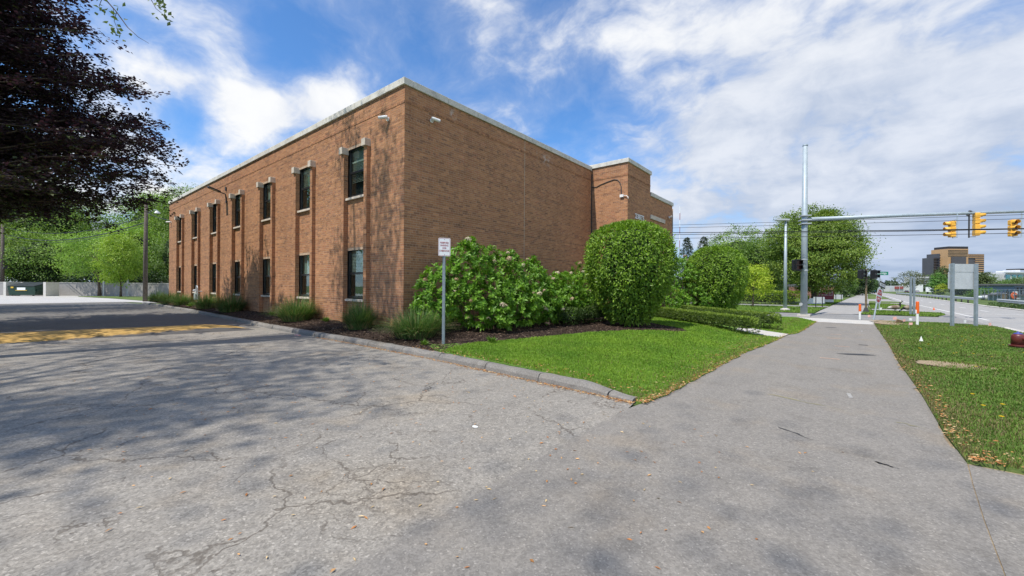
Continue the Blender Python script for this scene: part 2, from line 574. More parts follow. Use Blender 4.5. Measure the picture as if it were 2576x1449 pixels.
asphalt('walk_concrete', 0.46, contrast=0.16, agg=110.0, tint=(1.0, 0.965, 0.90), patch=0.12)
asphalt('kerb_stone', 0.19, tint=(1.0, 0.94, 0.86), contrast=0.55, agg=120.0, patch=0.34, cracks=0.3)
soil('lawn_soil', (0.07, 0.14, 0.022), (0.14, 0.24, 0.042), 26.0)
soil('verge_soil', (0.07, 0.12, 0.028), (0.15, 0.19, 0.06), 16.0)
soil('earth', (0.22, 0.165, 0.105), (0.38, 0.30, 0.20), 18.0)
soil('far_ground', (0.06, 0.10, 0.03), (0.12, 0.16, 0.05), 0.6, 0.3, 0.05)
soil('mulch_soil', (0.018, 0.012, 0.009), (0.075, 0.05, 0.038), 45.0, 1.0, 0.03)
attr_mat('mulch_chip', 0.9, mottle=0.3)
attr_mat('litter', 0.8, mottle=0.2)
plain('white_line', (0.62, 0.61, 0.58), 0.75, 0.1, 3.0, dirt=0.25)
plain('paint_orange', (0.48, 0.32, 0.23), 0.8, 0.2, 20.0)
plain('paint_white', (0.30, 0.29, 0.27), 0.8, 0.2, 20.0)
plain('paint_faded_yellow', (0.30, 0.27, 0.12), 0.85, 0.25, 14.0)
plain('tar', (0.03, 0.03, 0.031), 0.6, 0.2, 9.0)


def kerb_z(x, y):
    return 0.0


def lawn_h(x, y):
    a = sstep(0.0, 2.6, -2.12 - x)
    b = sstep(0.0, 4.0, 27.6 - y)
    return 0.018 + 0.135 * a * b


def bed_h(x, y):
    a = sstep(6.4, 7.7, y) * sstep(-7.5, -10.0, x)
    b = sstep(-6.5, -10.0, x) * sstep(7.0, 9.0, y)
    return 0.15 + 0.11 * np.maximum(a, b) + 0.03 * np.exp(-((x + 6.3) ** 2 + (y - 14.6) ** 2) / 2.0)


def wob(pts, step=0.35, amp=0.02, seed=1, fade=None):
    """resample a polyline and make its edge uneven"""
    r = np.random.default_rng(seed)
    out = []
    for (x0, y0), (x1, y1) in zip(pts[:-1], pts[1:]):
        n = max(1, int(math.hypot(x1 - x0, y1 - y0) / step))
        for k in range(n):
            t = k / n
            out.append((x0 + (x1 - x0) * t + r.normal(0, amp), y0 + (y1 - y0) * t + r.normal(0, amp)))
    out.append(pts[-1])
    return out


sheet('ground', [(-2500, -2500), (2500, -2500), (2500, 2500), (-2500, 2500)], -0.04, 'far_ground')

KERB = [(-2.30, 5.52), (-4.19, 5.66), (-7.03, 5.90), (-10.51, 6.02), (-13.94, 6.02), (-16.91, 6.05), (-23.6, 6.42), (-31.0, 6.75), (-40.0, 6.9), (-45.8, 6.85)]
KIN = [(x, y + 0.20) for x, y in KERB]
SEAM = wob([(-2.225, -6.0), (-2.19, 1.2), (-2.22, 3.0), (-2.25, 5.2)], 0.18, 0.012, 3)
sheet('driveway', SEAM + [(-2.30, 5.50)] + KERB[1:] + [(-47.5, 6.5), (-51.5, 6.4), (-51.8, -1.3), (-20, -1.6), (-6, -1.8), (-4, -6.0)], 0.0, 'drive_asphalt')
sheet('upper_driveway', [(-18.2, -1.6), (-17.6, 2.0), (-17.2, 5.97), (-23.6, 6.40), (-31.0, 6.73), (-40.0, 6.88), (-45.8, 6.83), (-47.5, 6.45), (-51.4, 6.35), (-51.7, -1.28), (-20, -1.58)], 0.0035, 'shade_dark_asphalt')  # overlay sheet, tree shade beyond the hump put into its colour
PATH_L = wob([(-2.14, 5.62), (-2.08, 6.5), (-2.02, 8.5), (-1.96, 11.9), (-1.72, 15.0), (-1.68, 15.9), (-1.62, 17.2), (-1.38, 18.0), (-1.30, 21.0), (-1.2, 25.1)], 0.25, 0.022, 5)
PATH_R = wob([(0.95, 25.2), (0.93, 16.0), (0.87, 12.5), (0.88, 9.0), (0.84, 6.6), (0.86, 5.6)], 0.25, 0.03, 6)
sheet('footpath', [(x + 0.004, y) for x, y in SEAM] + [(-2.2, 5.55)] + PATH_L + PATH_R + [(0.80, 5.0), (0.74, 4.3), (0.68, 3.4), (0.64, 1.0), (0.6, -6.0)], 0.003, 'path_asphalt')
sheet('driveway_apron', [(0.606, -6.0), (0.646, 1.0), (0.687, 3.4), (0.747, 4.3), (0.807, 5.0), (0.868, 5.58), (1.5, 5.55), (3.0, 5.2), (5.2, 4.4), (5.2, -6.0)], 0.0, 'path_asphalt')
sheet('verge_edge', [(0.66, 3.0), (0.70, 5.0), (0.74, 28.2), (1.3, 28.3), (1.3, 6.0), (5.0, 5.6), (5.0, 3.9), (3.0, 4.6), (1.4, 5.2), (0.9, 5.2)], -0.006, 'earth')
sheet('ramp_slab', [(-1.15, 25.14), (0.96, 25.22), (1.0, 27.0), (1.15, 28.2), (-0.45, 28.2), (-2.2, 28.6), (-1.9, 27.4)], 0.006, 'walk_concrete')
LAWN = PATH_L + [(-1.9, 27.4), (-2.3, 28.6), (-8, 28.2), (-30, 27.9), (-30, 20.38), (-11.05, 20.4), (-11.06, 7.95), (-7.4, 6.2)] + [(-7.03, 6.10), (-4.19, 5.86), (-2.45, 5.68)]
sheet('lawn', LAWN, 0.0, 'lawn_soil', sub=3, hfun=lambda x, y: float(lawn_h(x, y)), skirt=0.12)
BED = [(x, y) for x, y in KIN[2:]] + [(-46.3, 7.6), (-46.0, 8.6), (-42.3, 7.97), (-26, 7.97), (-11.06, 7.97), (-11.06, 20.36), (-8.95, 20.36), (-8.95, 19.6), (-7.4, 18.0), (-5.7, 16.3), (-4.6, 15.3), (-4.2, 14.5), (-4.5, 14.0), (-5.2, 13.9), (-5.9, 13.1), (-6.5, 11.6), (-6.95, 9.4), (-7.45, 7.6), (-7.3, 6.7)]
sheet('mulch_bed', BED, 0.0, 'mulch_soil', sub=3, hfun=lambda x, y: float(bed_h(x, y)) - 0.03 * float(1 - sstep(6.0, 6.5, y)))
# concrete walk between the two low hedges
sheet('entrance_walk', [(-1.70, 15.85), (-1.60, 17.3), (-3.1, 18.6), (-8.9, 25.0), (-8.9, 22.9), (-3.0, 16.9)], 0.0, 'walk_concrete', sub=1, hfun=lambda x, y: float(lawn_h(x, y)) + 0.012)
# side street, its far side and everything along the road
sheet('side_street', [(-80, 28.0), (-8, 28.3), (-2.3, 28.7), (-0.5, 28.25), (1.2, 28.25), (3.6, 28.9), (4.7, 28.2), (5.05, 27.0), (5.2, 24.0), (5.6, 24), (5.6, 43.5), (4.6, 38.2), (4.2, 35.2), (0.2, 34.7), (-1.7, 33.8), (-6, 33.2), (-80, 33.0)], -0.004, 'street_asphalt')


def rx(y):
    """sideways drift of the road, which bends a little to the right far away"""
    return 1.7 * sstep(60, 150, y) + 0.012 * max(0.0, y - 150)


def strip(name, xl, xr, y0, y1, z, mat, n=30, parent=None, kind='structure'):
    L = [(xl + rx(y), y) for y in np.linspace(y0, y1, n)]
    R_ = [(xr + rx(y), y) for y in np.linspace(y1, y0, n)]
    return sheet(name, L + R_, z, mat, kind=kind, parent=parent)


strip('road', 5.1, 10.9, -60, 420, -0.002, 'road_asphalt', 60)
strip('road_shoulder', 10.9, 11.5, -60, 420, 0.03, 'walk_concrete', 60)
strip('kerb_strip', 4.98, 5.2, 5.0, 26.6, 0.07, 'walk_concrete', 8)
line_p = strip('road_marking', 5.78, 5.93, 33.2, 330, 0.006, 'white_line', 60)
sheet('stop_bar', [(5.93, 41.3), (9.6, 42.75), (9.6, 43.05), (5.93, 41.6)], 0.006, 'white_line', parent=line_p)
for k, y in enumerate((47.0, 55.0, 65.6, 75.8, 86, 97, 108, 120)):
    strip('lane_dash', 8.18, 8.32, y, y + 2.6, 0.006, 'white_line', 4, parent=line_p)
# far footpath and driveways
FP = [(-1.7, 33.9), (0.2, 34.7), (1.0, 36.0), (1.25, 45), (1.7, 60), (2.8, 100), (3.95, 141), (6.5, 230)]
FPL = [(4.4, 230), (1.45, 137), (0.0, 95), (-0.9, 65), (-1.35, 48), (-1.6, 40)]
sheet('far_footpath', FP + FPL, 0.002, 'far_walk')
VERGE1 = [(0.6, 34.9), (4.1, 35.3), (4.9, 38.4), (5.0, 41.0), (1.6, 42.6), (1.15, 41)]
VERGE2 = [(1.5, 46.2), (4.6, 48.5), (4.9, 52.0), (4.7, 58), (4.5, 63.5), (1.9, 64.5)]
VERGE3 = [(2.0, 67), (5.2, 70), (5.6, 76), (4.6, 78), (2.3, 77)]
VERGE4 = [(3.0, 96), (5.4, 97), (6.2, 120), (7.2, 160), (4.6, 160)]
for q in (VERGE1, VERGE2, VERGE3, VERGE4):
    sheet('verge', q, 0.02, 'verge_soil')
sheet('far_driveway', [(1.05, 40.5), (1.5, 43.0), (2.0, 95.5), (5.4, 96.6), (5.1, 40.0), (4.9, 41.2)], -0.006, 'far_walk')
sheet('church_drive', [(-60, 44.5), (-3.2, 46.2), (-1.4, 47.4), (-1.45, 50.2), (-60, 49.0)], -0.006, 'street_asphalt')
VERGE0 = [(0.86, 5.62), (0.84, 6.6), (0.88, 9.0), (0.87, 12.5), (0.93, 16.0), (0.95, 25.2), (1.02, 27.2), (1.2, 28.15), (3.5, 28.75), (4.5, 28.1), (4.9, 26.6), (4.97, 5.0), (3.0, 5.3), (1.5, 5.6)]


def verge_h(x, y):
    return 0.022 + 0.05 * sstep(0.0, 1.0, x - 0.9) * sstep(0, 1.5, 28.0 - y) + 0.0 * y


sheet('roadside_verge', VERGE0, 0.0, 'verge_soil', sub=3, hfun=lambda x, y: float(verge_h(x, y)), skirt=0.12)
# back lot beyond the shade
sheet('back_lot', [(-51.9, 6.5), (-49.5, 7.2), (-46.5, 8.7), (-46.2, 30), (-74, 26), (-96, -4), (-96, -30), (-51.9, -30)], -0.004, 'lot_concrete')
sheet('lot_island', [(-53.5, 8.2), (-50.5, 9.3), (-66, 14.5), (-74, 10.6), (-78, 5.5), (-76, 5.2), (-66, 7.0)], 0.03, 'verge_soil')
sheet('planting_strip', [(-51.8, -1.3), (-20, -1.6), (-6, -1.8), (-4, -6.0), (-2, -20), (-60, -20)], 0.05, 'lawn_soil')

# ---- kerb: separate cast pieces with open joints
kerb = bpy.data.objects.new('kerb', None); COL.objects.link(kerb); tag(kerb, kind='structure')
_kx = np.array([p[0] for p in KERB]); _ky = np.array([p[1] for p in KERB])
def ky(x):
    return float(np.interp(-x, -_kx, _ky))
cuts = [-2.32, -2.72, -4.05, -5.4, -6.9, -8.3, -9.9, -11.2, -13.0, -14.6, -16.4, -18.8, -21.2, -24, -27, -30, -33, -36.5, -40, -43, -45.8]
for k, (xa, xb) in enumerate(zip(cuts[:-1], cuts[1:])):
    mb = MB(); n = max(3, int((xa - xb) / 0.16)); rows = []
    for j in range(n + 1):
        x = xa - 0.012 - (xa - xb - 0.024) * j / n
        y = ky(x) + rng.normal(0, 0.006)
        hh = 0.135 * (1 if x < -3.2 else max(0.28, (-x - 2.15) / 1.05)) + rng.normal(0, 0.004)
        pr = [(0.0, -0.03), (0.012, hh * 0.55), (0.05, hh * 0.93), (0.09, hh), (0.19, hh * 0.99), (0.21, -0.03)]
        rows.append([(x + rng.normal(0, 0.004), y + a, b) for a, b in pr])
    vs = [p for r in rows for p in r]; m_ = len(rows[0]); fs = []
    for j in range(n):
        for i in range(m_ - 1):
            fs.append((j * m_ + i, (j + 1) * m_ + i, (j + 1) * m_ + i + 1, j * m_ + i + 1))
    fs.append(tuple(range(m_))); fs.append(tuple(reversed(range(n * m_, (n + 1) * m_))))
    mb.add(vs, fs).build('kerb_stone', 'kerb_stone', kerb)

# ---- speed hump across the drive, worn yellow paint
m, N = material('hump_paint')
g = N.n('ShaderNodeNewGeometry'); P = g.outputs['Position']
nz = N.noise(P, 2.6, 6, 0.72); n3 = N.noise(P, 30, 4, 0.6)
wear = N.smooth(N.math('ADD', N.math('MULTIPLY', nz.outputs['Fac'], 0.8), N.math('MULTIPLY', n3.outputs['Fac'], 0.2)), 0.34, 0.40)
yel = N.mix(N.smooth(N.noise(P, 7, 4, 0.6).outputs['Fac'], 0.3, 0.7), (0.36, 0.215, 0.05), (0.47, 0.30, 0.09))
sx_ = N.n('ShaderNodeSeparateXYZ'); N.link(P, sx_.inputs[0])
edge = N.smooth(N.math('ADD', sx_.outputs[0], N.math('MULTIPLY', nz.outputs['Fac'], 0.9)), -16.75, -17.0)
c = N.mix(N.math('MULTIPLY', wear, edge), (0.075, 0.072, 0.07), yel)
b = N.n('ShaderNodeBsdfPrincipled'); N.link(c, b.inputs['Base Color']); b.inputs['Roughness'].default_value = 0.85
bp = N.n('ShaderNodeBump', i={'Strength': 0.4, 'Distance': 0.01, 'Height': n3.outputs['Fac']}); N.link(bp.outputs[0], b.inputs['Normal'])
o = N.n('ShaderNodeOutputMaterial'); N.link(b.outputs[0], o.inputs[0])
vs = []; fs = []; ny = 16; prof = [(0.0, 0.001), (0.25, 0.05), (0.6, 0.092), (1.1, 0.108), (1.9, 0.112), (2.5, 0.09), (2.9, 0.04), (3.15, 0.001)]
for j in range(ny + 1):
    t = j / ny; y = -1.45 + (5.55 + 1.45) * t
    x0 = -17.45 + 0.95 * (y + 0.2) / 5.8
    e_ = min(1.0, (1 - t) * 9)
    for a, h in prof:
        vs.append((x0 - a * (0.86 + 0.14 * e_) + 0.02 * math.sin(j * 2.3 + a), y, h * e_ + 0.001))
m_ = len(prof)
for j in range(ny):
    for i in range(m_ - 1):
        fs.append((j * m_ + i, j * m_ + i + 1, (j + 1) * m_ + i + 1, (j + 1) * m_ + i))
hump = MB().add(vs, fs).build('speed_hump', 'hump_paint', smooth=True)
tag(hump, 'worn yellow painted speed hump across the shaded driveway', 'speed hump')

# ---- paint marks, tar and small plates on the footpath
def decal(name, pts, z, mat, parent):
    return sheet(name, pts, z, mat, parent=parent)
marks = bpy.data.objects.new('path_marking', None); COL.objects.link(marks); tag(marks, kind='structure')
def bar(x, y, L, w, a, mat):
    ca, sa = math.cos(a), math.sin(a)
    q = [(x + u * ca - v * sa, y + u * sa + v * ca) for u, v in ((-L / 2, -w / 2), (L / 2, -w / 2 * 0.8), (L / 2, w / 2), (-L / 2, w / 2 * 0.9))]
    decal('paint_dash', q, 0.0075, mat, marks)
for (x, y, L, w, mt) in ((-0.32, 12.0, 0.36, 0.075, 'paint_orange'), (-0.12, 14.8, 0.33, 0.07, 'paint_orange'), (-0.36, 17.0, 0.36, 0.07, 'paint_orange'), (-0.33, 18.6, 0.32, 0.07, 'paint_orange'), (0.0, 20.0, 0.32, 0.07, 'paint_white'), (0.28, 22.6, 0.3, 0.08, 'paint_white')):
    bar(x, y, L, w, 0.05, mt)
bar(0.42, 20.8, 0.05, 0.5, 0.0, 'paint_white')
bar(0.03, 8.0, 0.05, 0.35, 0.1, 'paint_white')
def scrawl(x0, y0, x1, y1, w, mat, seed):
    r_ = np.random.default_rng(seed); n_ = 14; up = []; dn_ = []
    for k_ in range(n_ + 1):
        u = k_ / n_; jx, jy = r_.normal(0, 0.012, 2); ww = w * r_.uniform(0.15, 1.0) * math.sin(PI * min(1, u * 1.2 + 0.08))
        up.append((x0 + (x1 - x0) * u + jx, y0 + (y1 - y0) * u + jy + ww)); dn_.append((x0 + (x1 - x0) * u + jx, y0 + (y1 - y0) * u + jy - ww))
    decal('tar_line', up + dn_[::-1], 0.0075, mat, marks)
scrawl(-0.62, 5.62, -0.12, 5.30, 0.022, 'tar', 11); scrawl(0.2, 5.08, 0.42, 5.0, 0.014, 'tar', 12)
scrawl(-0.95, 7.3, 0.3, 6.85, 0.02, 'paint_faded_yellow', 13); scrawl(0.45, 6.78, 0.78, 6.66, 0.018, 'paint_faded_yellow', 14)
sheet('tar_patch', [(0.02, 13.0), (0.33, 13.15), (0.55, 13.35), (0.28, 13.42), (0.0, 13.25), (-0.22, 13.05)], 0.0078, 'tar', parent=marks)
bar(-0.55, 21.9, 0.34, 0.2, 0.2, 'tar')
bar(0.35, 15.6, 0.2, 0.14, 0.1, 'tar')

# ---- bare earth by the path and at the street corner
def blob(name, cx, cy, ax, ay, rz, z, mat, seed):
    r = np.random.default_rng(seed); q = []
    for k in range(26):
        t = 2 * PI * k / 26; rr = 1 + r.normal(0, 0.13)
        u, v = ax * rr * math.cos(t), ay * rr * math.sin(t)
        q.append((cx + u * math.cos(rz) - v * math.sin(rz), cy + u * math.sin(rz) + v * math.cos(rz)))
    return sheet(name, q, z, mat)
EARTH = [(1.72, 12.2, 0.62, 0.5), (1.55, 25.6, 0.62, 1.2), (1.35, 27.4, 0.5, 0.55)]
for k_, (ex_, ey_, ea_, eb_) in enumerate(EARTH):
    blob('bare_earth', ex_, ey_, ea_, eb_, (-0.12, 0.15, 0.3)[k_], 0.0745, 'earth', k_ + 1)
# ------------------------------------------------------------------ the brick office building
XR, YF, XF = -11.05, 7.96, -42.29            # right wall plane, long facade plane, far end
m, N = material('brick')
g = N.n('ShaderNodeNewGeometry'); P = g.outputs['Position']
a = N.n('ShaderNodeAttribute', attribute_name='col')
n1_ = N.noise(P, 22, 5, 0.65); n2_ = N.noise(P, 0.7, 4, 0.6); n3_ = N.noise(P, 130, 3, 0.6)
k = N.math('ADD', N.math('ADD', N.math('MULTIPLY', n1_.outputs['Fac'], 0.35), N.math('MULTIPLY', n2_.outputs['Fac'], 0.5)), 0.575)
c = N.vmath('SCALE', a.outputs['Color'], sc=k)
stk = N.noise(N.vmath('MULTIPLY', P, (2.2, 2.2, 0.16)), 1.0, 5, 0.65)
c = N.mix(N.math('MULTIPLY', N.smooth(stk.outputs['Fac'], 0.48, 0.72), 0.5), c, N.vmath('MULTIPLY', c, (0.74, 0.72, 0.72)))
for (sx, sy, sz, ry, rz_) in ((-11.05, 10.05, 7.82, 0.22, 0.28), (-11.05, 16.0, 7.62, 0.6, 0.35), (-11.05, 15.2, 7.75, 0.12, 0.3)):
    d = N.vmath('LENGTH', N.vmath('MULTIPLY', N.vmath('SUBTRACT', P, (sx, sy, sz)), (1.0, 1 / ry, 1 / rz_)))
    st = N.math('MULTIPLY', N.smooth(d, 1.0, 0.2), N.smooth(N.noise(P, 5.0, 4, 0.7).outputs['Fac'], 0.45, 0.62))
    c = N.mix(N.math('MULTIPLY', st, 0.7), c, (0.55, 0.52, 0.48))
b = N.n('ShaderNodeBsdfPrincipled'); N.link(c, b.inputs['Base Color'])
b.inputs['Roughness'].default_value = 0.88; b.inputs['Specular IOR Level'].default_value = 0.2
bp = N.n('ShaderNodeBump', i={'Strength': 0.35, 'Distance': 0.004, 'Height': n3_.outputs['Fac']}); N.link(bp.outputs[0], b.inputs['Normal'])
o = N.n('ShaderNodeOutputMaterial'); N.link(b.outputs[0], o.inputs[0])
plain('mortar', (0.45, 0.33, 0.235), 0.95, 0.16, 6.0, 0.4, 150.0, spec=0.1)
plain('limestone', (0.60, 0.575, 0.52), 0.85, 0.10, 5.0, 0.15, 80.0, spec=0.2, dirt=0.35)
plain('sill_stone', (0.56, 0.49, 0.41), 0.85, 0.12, 6.0, 0.15, 80.0, spec=0.2, dirt=0.2)
plain('roofing', (0.12, 0.12, 0.12), 0.9)
plain('black_frame', (0.018, 0.02, 0.023), 0.3, 0.1, 10, spec=0.5)
plain('shade_cloth', (0.42, 0.47, 0.45), 0.8, 0.08, 3.0)
plain('room', (0.24, 0.25, 0.24), 0.9, 0.25, 2.0)
plain('blind', (0.72, 0.72, 0.68), 0.7, 0.05, 4.0)
plain('sealant', (0.50, 0.42, 0.33), 0.8, 0.1)
plain('conduit_grey', (0.05, 0.05, 0.052), 0.5)
plain('white_metal', (0.75, 0.75, 0.74), 0.4, 0.05)
plain('dark_metal', (0.045, 0.043, 0.042), 0.5)
m, N = material('window_glass')
tr = N.n('ShaderNodeBsdfTransparent'); tr.inputs[0].default_value = (0.80, 0.86, 0.83, 1)
gl = N.n('ShaderNodeBsdfGlossy'); gl.inputs['Roughness'].default_value = 0.015; gl.inputs['Color'].default_value = (0.85, 0.95, 0.92, 1)
gg = N.n('ShaderNodeNewGeometry')
fc = N.math('ABSOLUTE', N.vmath('DOT_PRODUCT', gg.outputs['Normal'], gg.outputs['Incoming']))
sch = N.math('POWER', N.math('SUBTRACT', 1.0, fc, clamp=True), 4.0)
mx = N.n('ShaderNodeMixShader'); N.link(N.math('ADD', N.math('MULTIPLY', sch, 0.8), 0.09, clamp=True), mx.inputs[0])
N.link(tr.outputs[0], mx.inputs[1]); N.link(gl.outputs[0], mx.inputs[2])
o = N.n('ShaderNodeOutputMaterial'); N.link(mx.outputs[0], o.inputs[0])
plain('dim_room', (0.05, 0.055, 0.06), 0.6, 0.1, 30)  # dark tone standing in for the dim room

bld = thing('office_building', 'two storey brown brick office building with pale stone coping and black windows', 'building', (0, 0, 0))

CH, BL, HL, JT = 0.0767, 0.235, 0.1175, 0.011          # course height, stretcher, header, joint
PITCH, NB = 4.117, 7
panels = []   # (origin u0 point, udir, normal, ulen, z0, z1, phase)


def panel(p, ud, nrm, L, z0, z1, phase=0.0):
    panels.append((np.array(p, float), np.array(ud, float), np.array(nrm, float), L, z0, z1, phase))


S_ = (0, -1, 0); E_ = (1, 0, 0); Wt = (-1, 0, 0)
panel((-13.03, YF, 0), (1, 0, 0), S_, -11.05 + 13.03, 0.05, 8.08)
for n in range(NB):
    o_ = -PITCH * n
    xl = -14.78 + o_; xr_ = -13.03 - PITCH * (n + 1) if n < NB - 1 else XF
    panel((xr_, YF, 0), (1, 0, 0), S_, xl - xr_, 0.05, 8.08, xr_)
    panel((-14.78 + o_, YF, 0), (1, 0, 0), S_, 1.75, 6.785, 8.08, 0.03)
    panel((-14.59 + o_, YF + 0.03, 0), (1, 0, 0), S_, 1.373, 0.05, 1.035, 0.06)
    panel((-14.59 + o_, YF + 0.03, 0), (1, 0, 0), S_, 1.373, 3.03, 4.795, 0.06)
    for x0 in (-14.78, -13.217):
        panel((x0 + o_, YF - 0.14, 0), (1, 0, 0), S_, 0.19 if x0 < -14 else 0.187, 0.05, 6.515)
        x1 = x0 + (0.19 if x0 < -14 else 0.187)
        panel((x1 + o_, YF - 0.109, 0), (0, 1, 0), E_, 0.14 - 0.031 + (0.03 if x0 < -14 else 0.0), 0.05, 6.515)
        panel((x0 + o_, YF, 0), (0, -1, 0), Wt, 0.109, 0.05, 6.515)
panel((XR, YF + 0.031, 0), (0, 1, 0), E_, 20.37 - YF - 0.031, 0.05, 8.08)
panel((XR, 20.37, 0), (1, 0, 0), S_, 2.11, 0.05, 8.18)
panel((-8.94, 20.401, 0), (0, 1, 0), E_, 3.12, 0.05, 8.18)
panel((-8.97, 23.52, 0), (0, 1, 0), E_, 3.94, 0.05, 6.99)

PAL = np.array([(0.52, 0.27, 0.138), (0.47, 0.240, 0.124), (0.41, 0.208, 0.112), (0.42, 0.192, 0.108), (0.31, 0.162, 0.100), (0.24, 0.134, 0.090)])
PAL = (PAL * 0.62 + np.array([(0.455, 0.228, 0.122)]) * 0.38) * np.array([0.87, 0.85, 0.83])
PW = np.array([0.25, 0.29, 0.22, 0.10, 0.09, 0.05])
bricks = []     # centre, udir, nrm, half length, half height, colour, proud
for (p, ud, nr, L, z0, z1, ph) in panels:
    k0 = int(math.floor(z0 / CH)); k1 = int(math.ceil(z1 / CH))
    ub = float(p @ ud) if L > 1.0 else 0.0
    for k in range(k0, k1):
        za, zb = max(z0, k * CH + JT / 2), min(z1, (k + 1) * CH - JT / 2)
        if zb - za < 0.02:
            continue
        hdr = (k % 6 == 2)
        ln = HL if hdr else BL
        st = (0.0 if k % 2 else ln / 2) + (0.03 if hdr else 0)
        j0 = int(math.floor((ub - st) / ln)) - 1
        u = j0 * ln + st - ub
        course_dark = rng.random() < 0.10
        while u < L:
            ua, uc = max(0.0, u + JT / 2), min(L, u + ln - JT / 2)
            u += ln
            if ua < 0.04: ua = 0.0
            if L - uc < 0.04: uc = L
            if uc - ua < 0.03:
                continue
            ci = rng.choice(len(PAL), p=PW)
            col = PAL[ci] * rng.normal(1.0, 0.07)
            if hdr and rng.random() < 0.45:
                col = PAL[4 + int(rng.random() < 0.5)] * rng.normal(1, 0.08)
            if course_dark:
                col = col * 0.86
            proud = max(-0.0012, rng.normal(0, 0.0010))
            if k == 98 and L > 1.0:
                proud = 0.014
            bricks.append((p + ud * (ua + uc) / 2 + np.array([0, 0, (za + zb) / 2]), ud, nr, (uc - ua) / 2, (zb - za) / 2, np.clip(col, 0.03, 0.6), proud))

cen = np.array([q[0] for q in bricks]); nrm_ = np.array([q[2] for q in bricks]); hl = np.array([q[3] for q in bricks])
dist = np.linalg.norm(cen - np.array([0, 0, CAM_Z]), axis=1)
ok = (((np.abs(cen[:, 1] - YF) < 0.02) & (cen[:, 0] > -13.0) & (cen[:, 2] > 1.0) & (cen[:, 2] < 4.2) & (nrm_[:, 1] < -0.5)) |
      ((np.abs(cen[:, 0] - XR) < 0.02) & (cen[:, 1] < 9.0) & (cen[:, 2] > 2.1) & (cen[:, 2] < 4.2)))
ok &= hl > 0.085
near = np.argsort(np.where(ok, dist, 1e9))[:300]
near = set(int(i) for i in near)


def brick_arrays(items):
    n = len(items)
    c = np.array([q[0] for q in items]); ud = np.array([q[1] for q in items]); nr = np.array([q[2] for q in items])
    h = np.array([q[3] for q in items])[:, None]; hz = np.array([q[4] for q in items])[:, None]
    col = np.array([q[5] for q in items]); pr = np.array([q[6] for q in items])[:, None]
    zz = np.array([[0, 0, 1.0]])
    V = np.zeros((n, 8, 3))
    for i, (su, sz) in enumerate(((-1, -1), (1, -1), (1, 1), (-1, 1))):
        V[:, i] = c + ud * h * su + zz * hz * sz + nr * pr
        V[:, 4 + i] = c + ud * h * su + zz * hz * sz - nr * 0.03
    base = (np.arange(n) * 8)[:, None, None]
    F = np.array([(0, 1, 2, 3), (0, 4, 5, 1), (1, 5, 6, 2), (2, 6, 7, 3), (3, 7, 4, 0)])[None] + base
    return V.reshape(-1, 3), F.reshape(-1, 4), np.repeat(col, 8, axis=0)


V, F, C_ = brick_arrays([q for i, q in enumerate(bricks) if i not in near])
np_mesh('brickwork', V, F, 'brick', bld, C_, kind='stuff')
# the nearest bricks, one object each, sharing a few meshes
cache = {}
for i in sorted(near):
    c_, ud, nr, h, hz, col, pr = bricks[i]
    ci = int(np.argmin(np.abs(PAL - col).sum(1))) * 3 + i % 3
    key = (round(h, 3), round(hz, 3), tuple(nr), ci)
    if key not in cache:
        V, F, CC = brick_arrays([(np.zeros(3), ud, nr, h, hz, PAL[ci // 3] * (0.93, 1.0, 1.07)[ci % 3], 0.0)])
        ob = np_mesh('brick', V, F, 'brick', bld, CC)
        cache[key] = ob.data
    else:
        ob = bpy.data.objects.new('brick', cache[key]); COL.objects.link(ob); ob.parent = bld
    ob.location = c_ + nr * pr

# mortar backing, one panel per brick panel, plus the body of the house behind
mb = MB()
for (p, ud, nr, L, z0, z1, ph) in panels:
    q = p - nr * 0.003; e0 = -0.024 if (nr[0] > 0.5) else 0.0
    a_ = q + ud * e0; b_ = q + ud * (L - (0.003 if (nr[1] < -0.5 and L > 0.15) else 0.0))
    mb.add([(a_[0], a_[1], z0 - 0.1), (b_[0], b_[1], z0 - 0.1), (b_[0], b_[1], z1), (a_[0], a_[1], z1)], [(0, 1, 2, 3)])
mb.build('wall', 'mortar', bld)
mb = MB()
mb.b2((XF + 0.05, YF + 0.62, 0), (XR - 0.05, 34.0, 8.05))
mb.b2((XR - 0.06, 20.43, 0), (-9.0, 27.40, 6.97)); mb.b2((XR - 0.05, 20.44, 6.9), (-9.0, 23.5, 8.16))
mb.build('interior_core', 'room', bld)
mb = MB()
mb.add([(XF, YF + 0.02, -0.1), (XF, 34.05, -0.1), (XF, 34.05, 8.08), (XF, YF + 0.02, 8.08)], [(0, 1, 2, 3)])
mb.add([(XF, 34.05, -0.1), (XR, 34.05, -0.1), (XR, 34.05, 8.08), (XF, 34.05, 8.08)], [(0, 1, 2, 3)])
mb.add([(-8.97, 27.46, -0.1), (XR, 27.46, -0.1), (XR, 27.46, 6.99), (-8.97, 27.46, 6.99)], [(0, 1, 2, 3)])
mb.build('rear_wall', 'mortar', bld)
MB().b2((XF + 0.1, YF + 0.15, 8.06), (XR - 0.1, 34.0, 8.12)).build('roof', 'roofing', bld)


# coping stones
def coping(lo, hi, ax, step, z, h=0.22):
    L = hi[ax] - lo[ax]; n = max(1, round(L / step)); d = L / n
    for k in range(n):
        a_ = list(lo) + [z]; b_ = list(hi) + [z + h]
        a_[ax] = lo[ax] + d * k + 0.004; b_[ax] = lo[ax] + d * (k + 1) - 0.004
        dz = rng.normal(0, 0.0025); a_[2] += dz; b_[2] += dz
        MB().b2(a_, b_).build('coping_stone', 'limestone', bld, bevel=0.012)


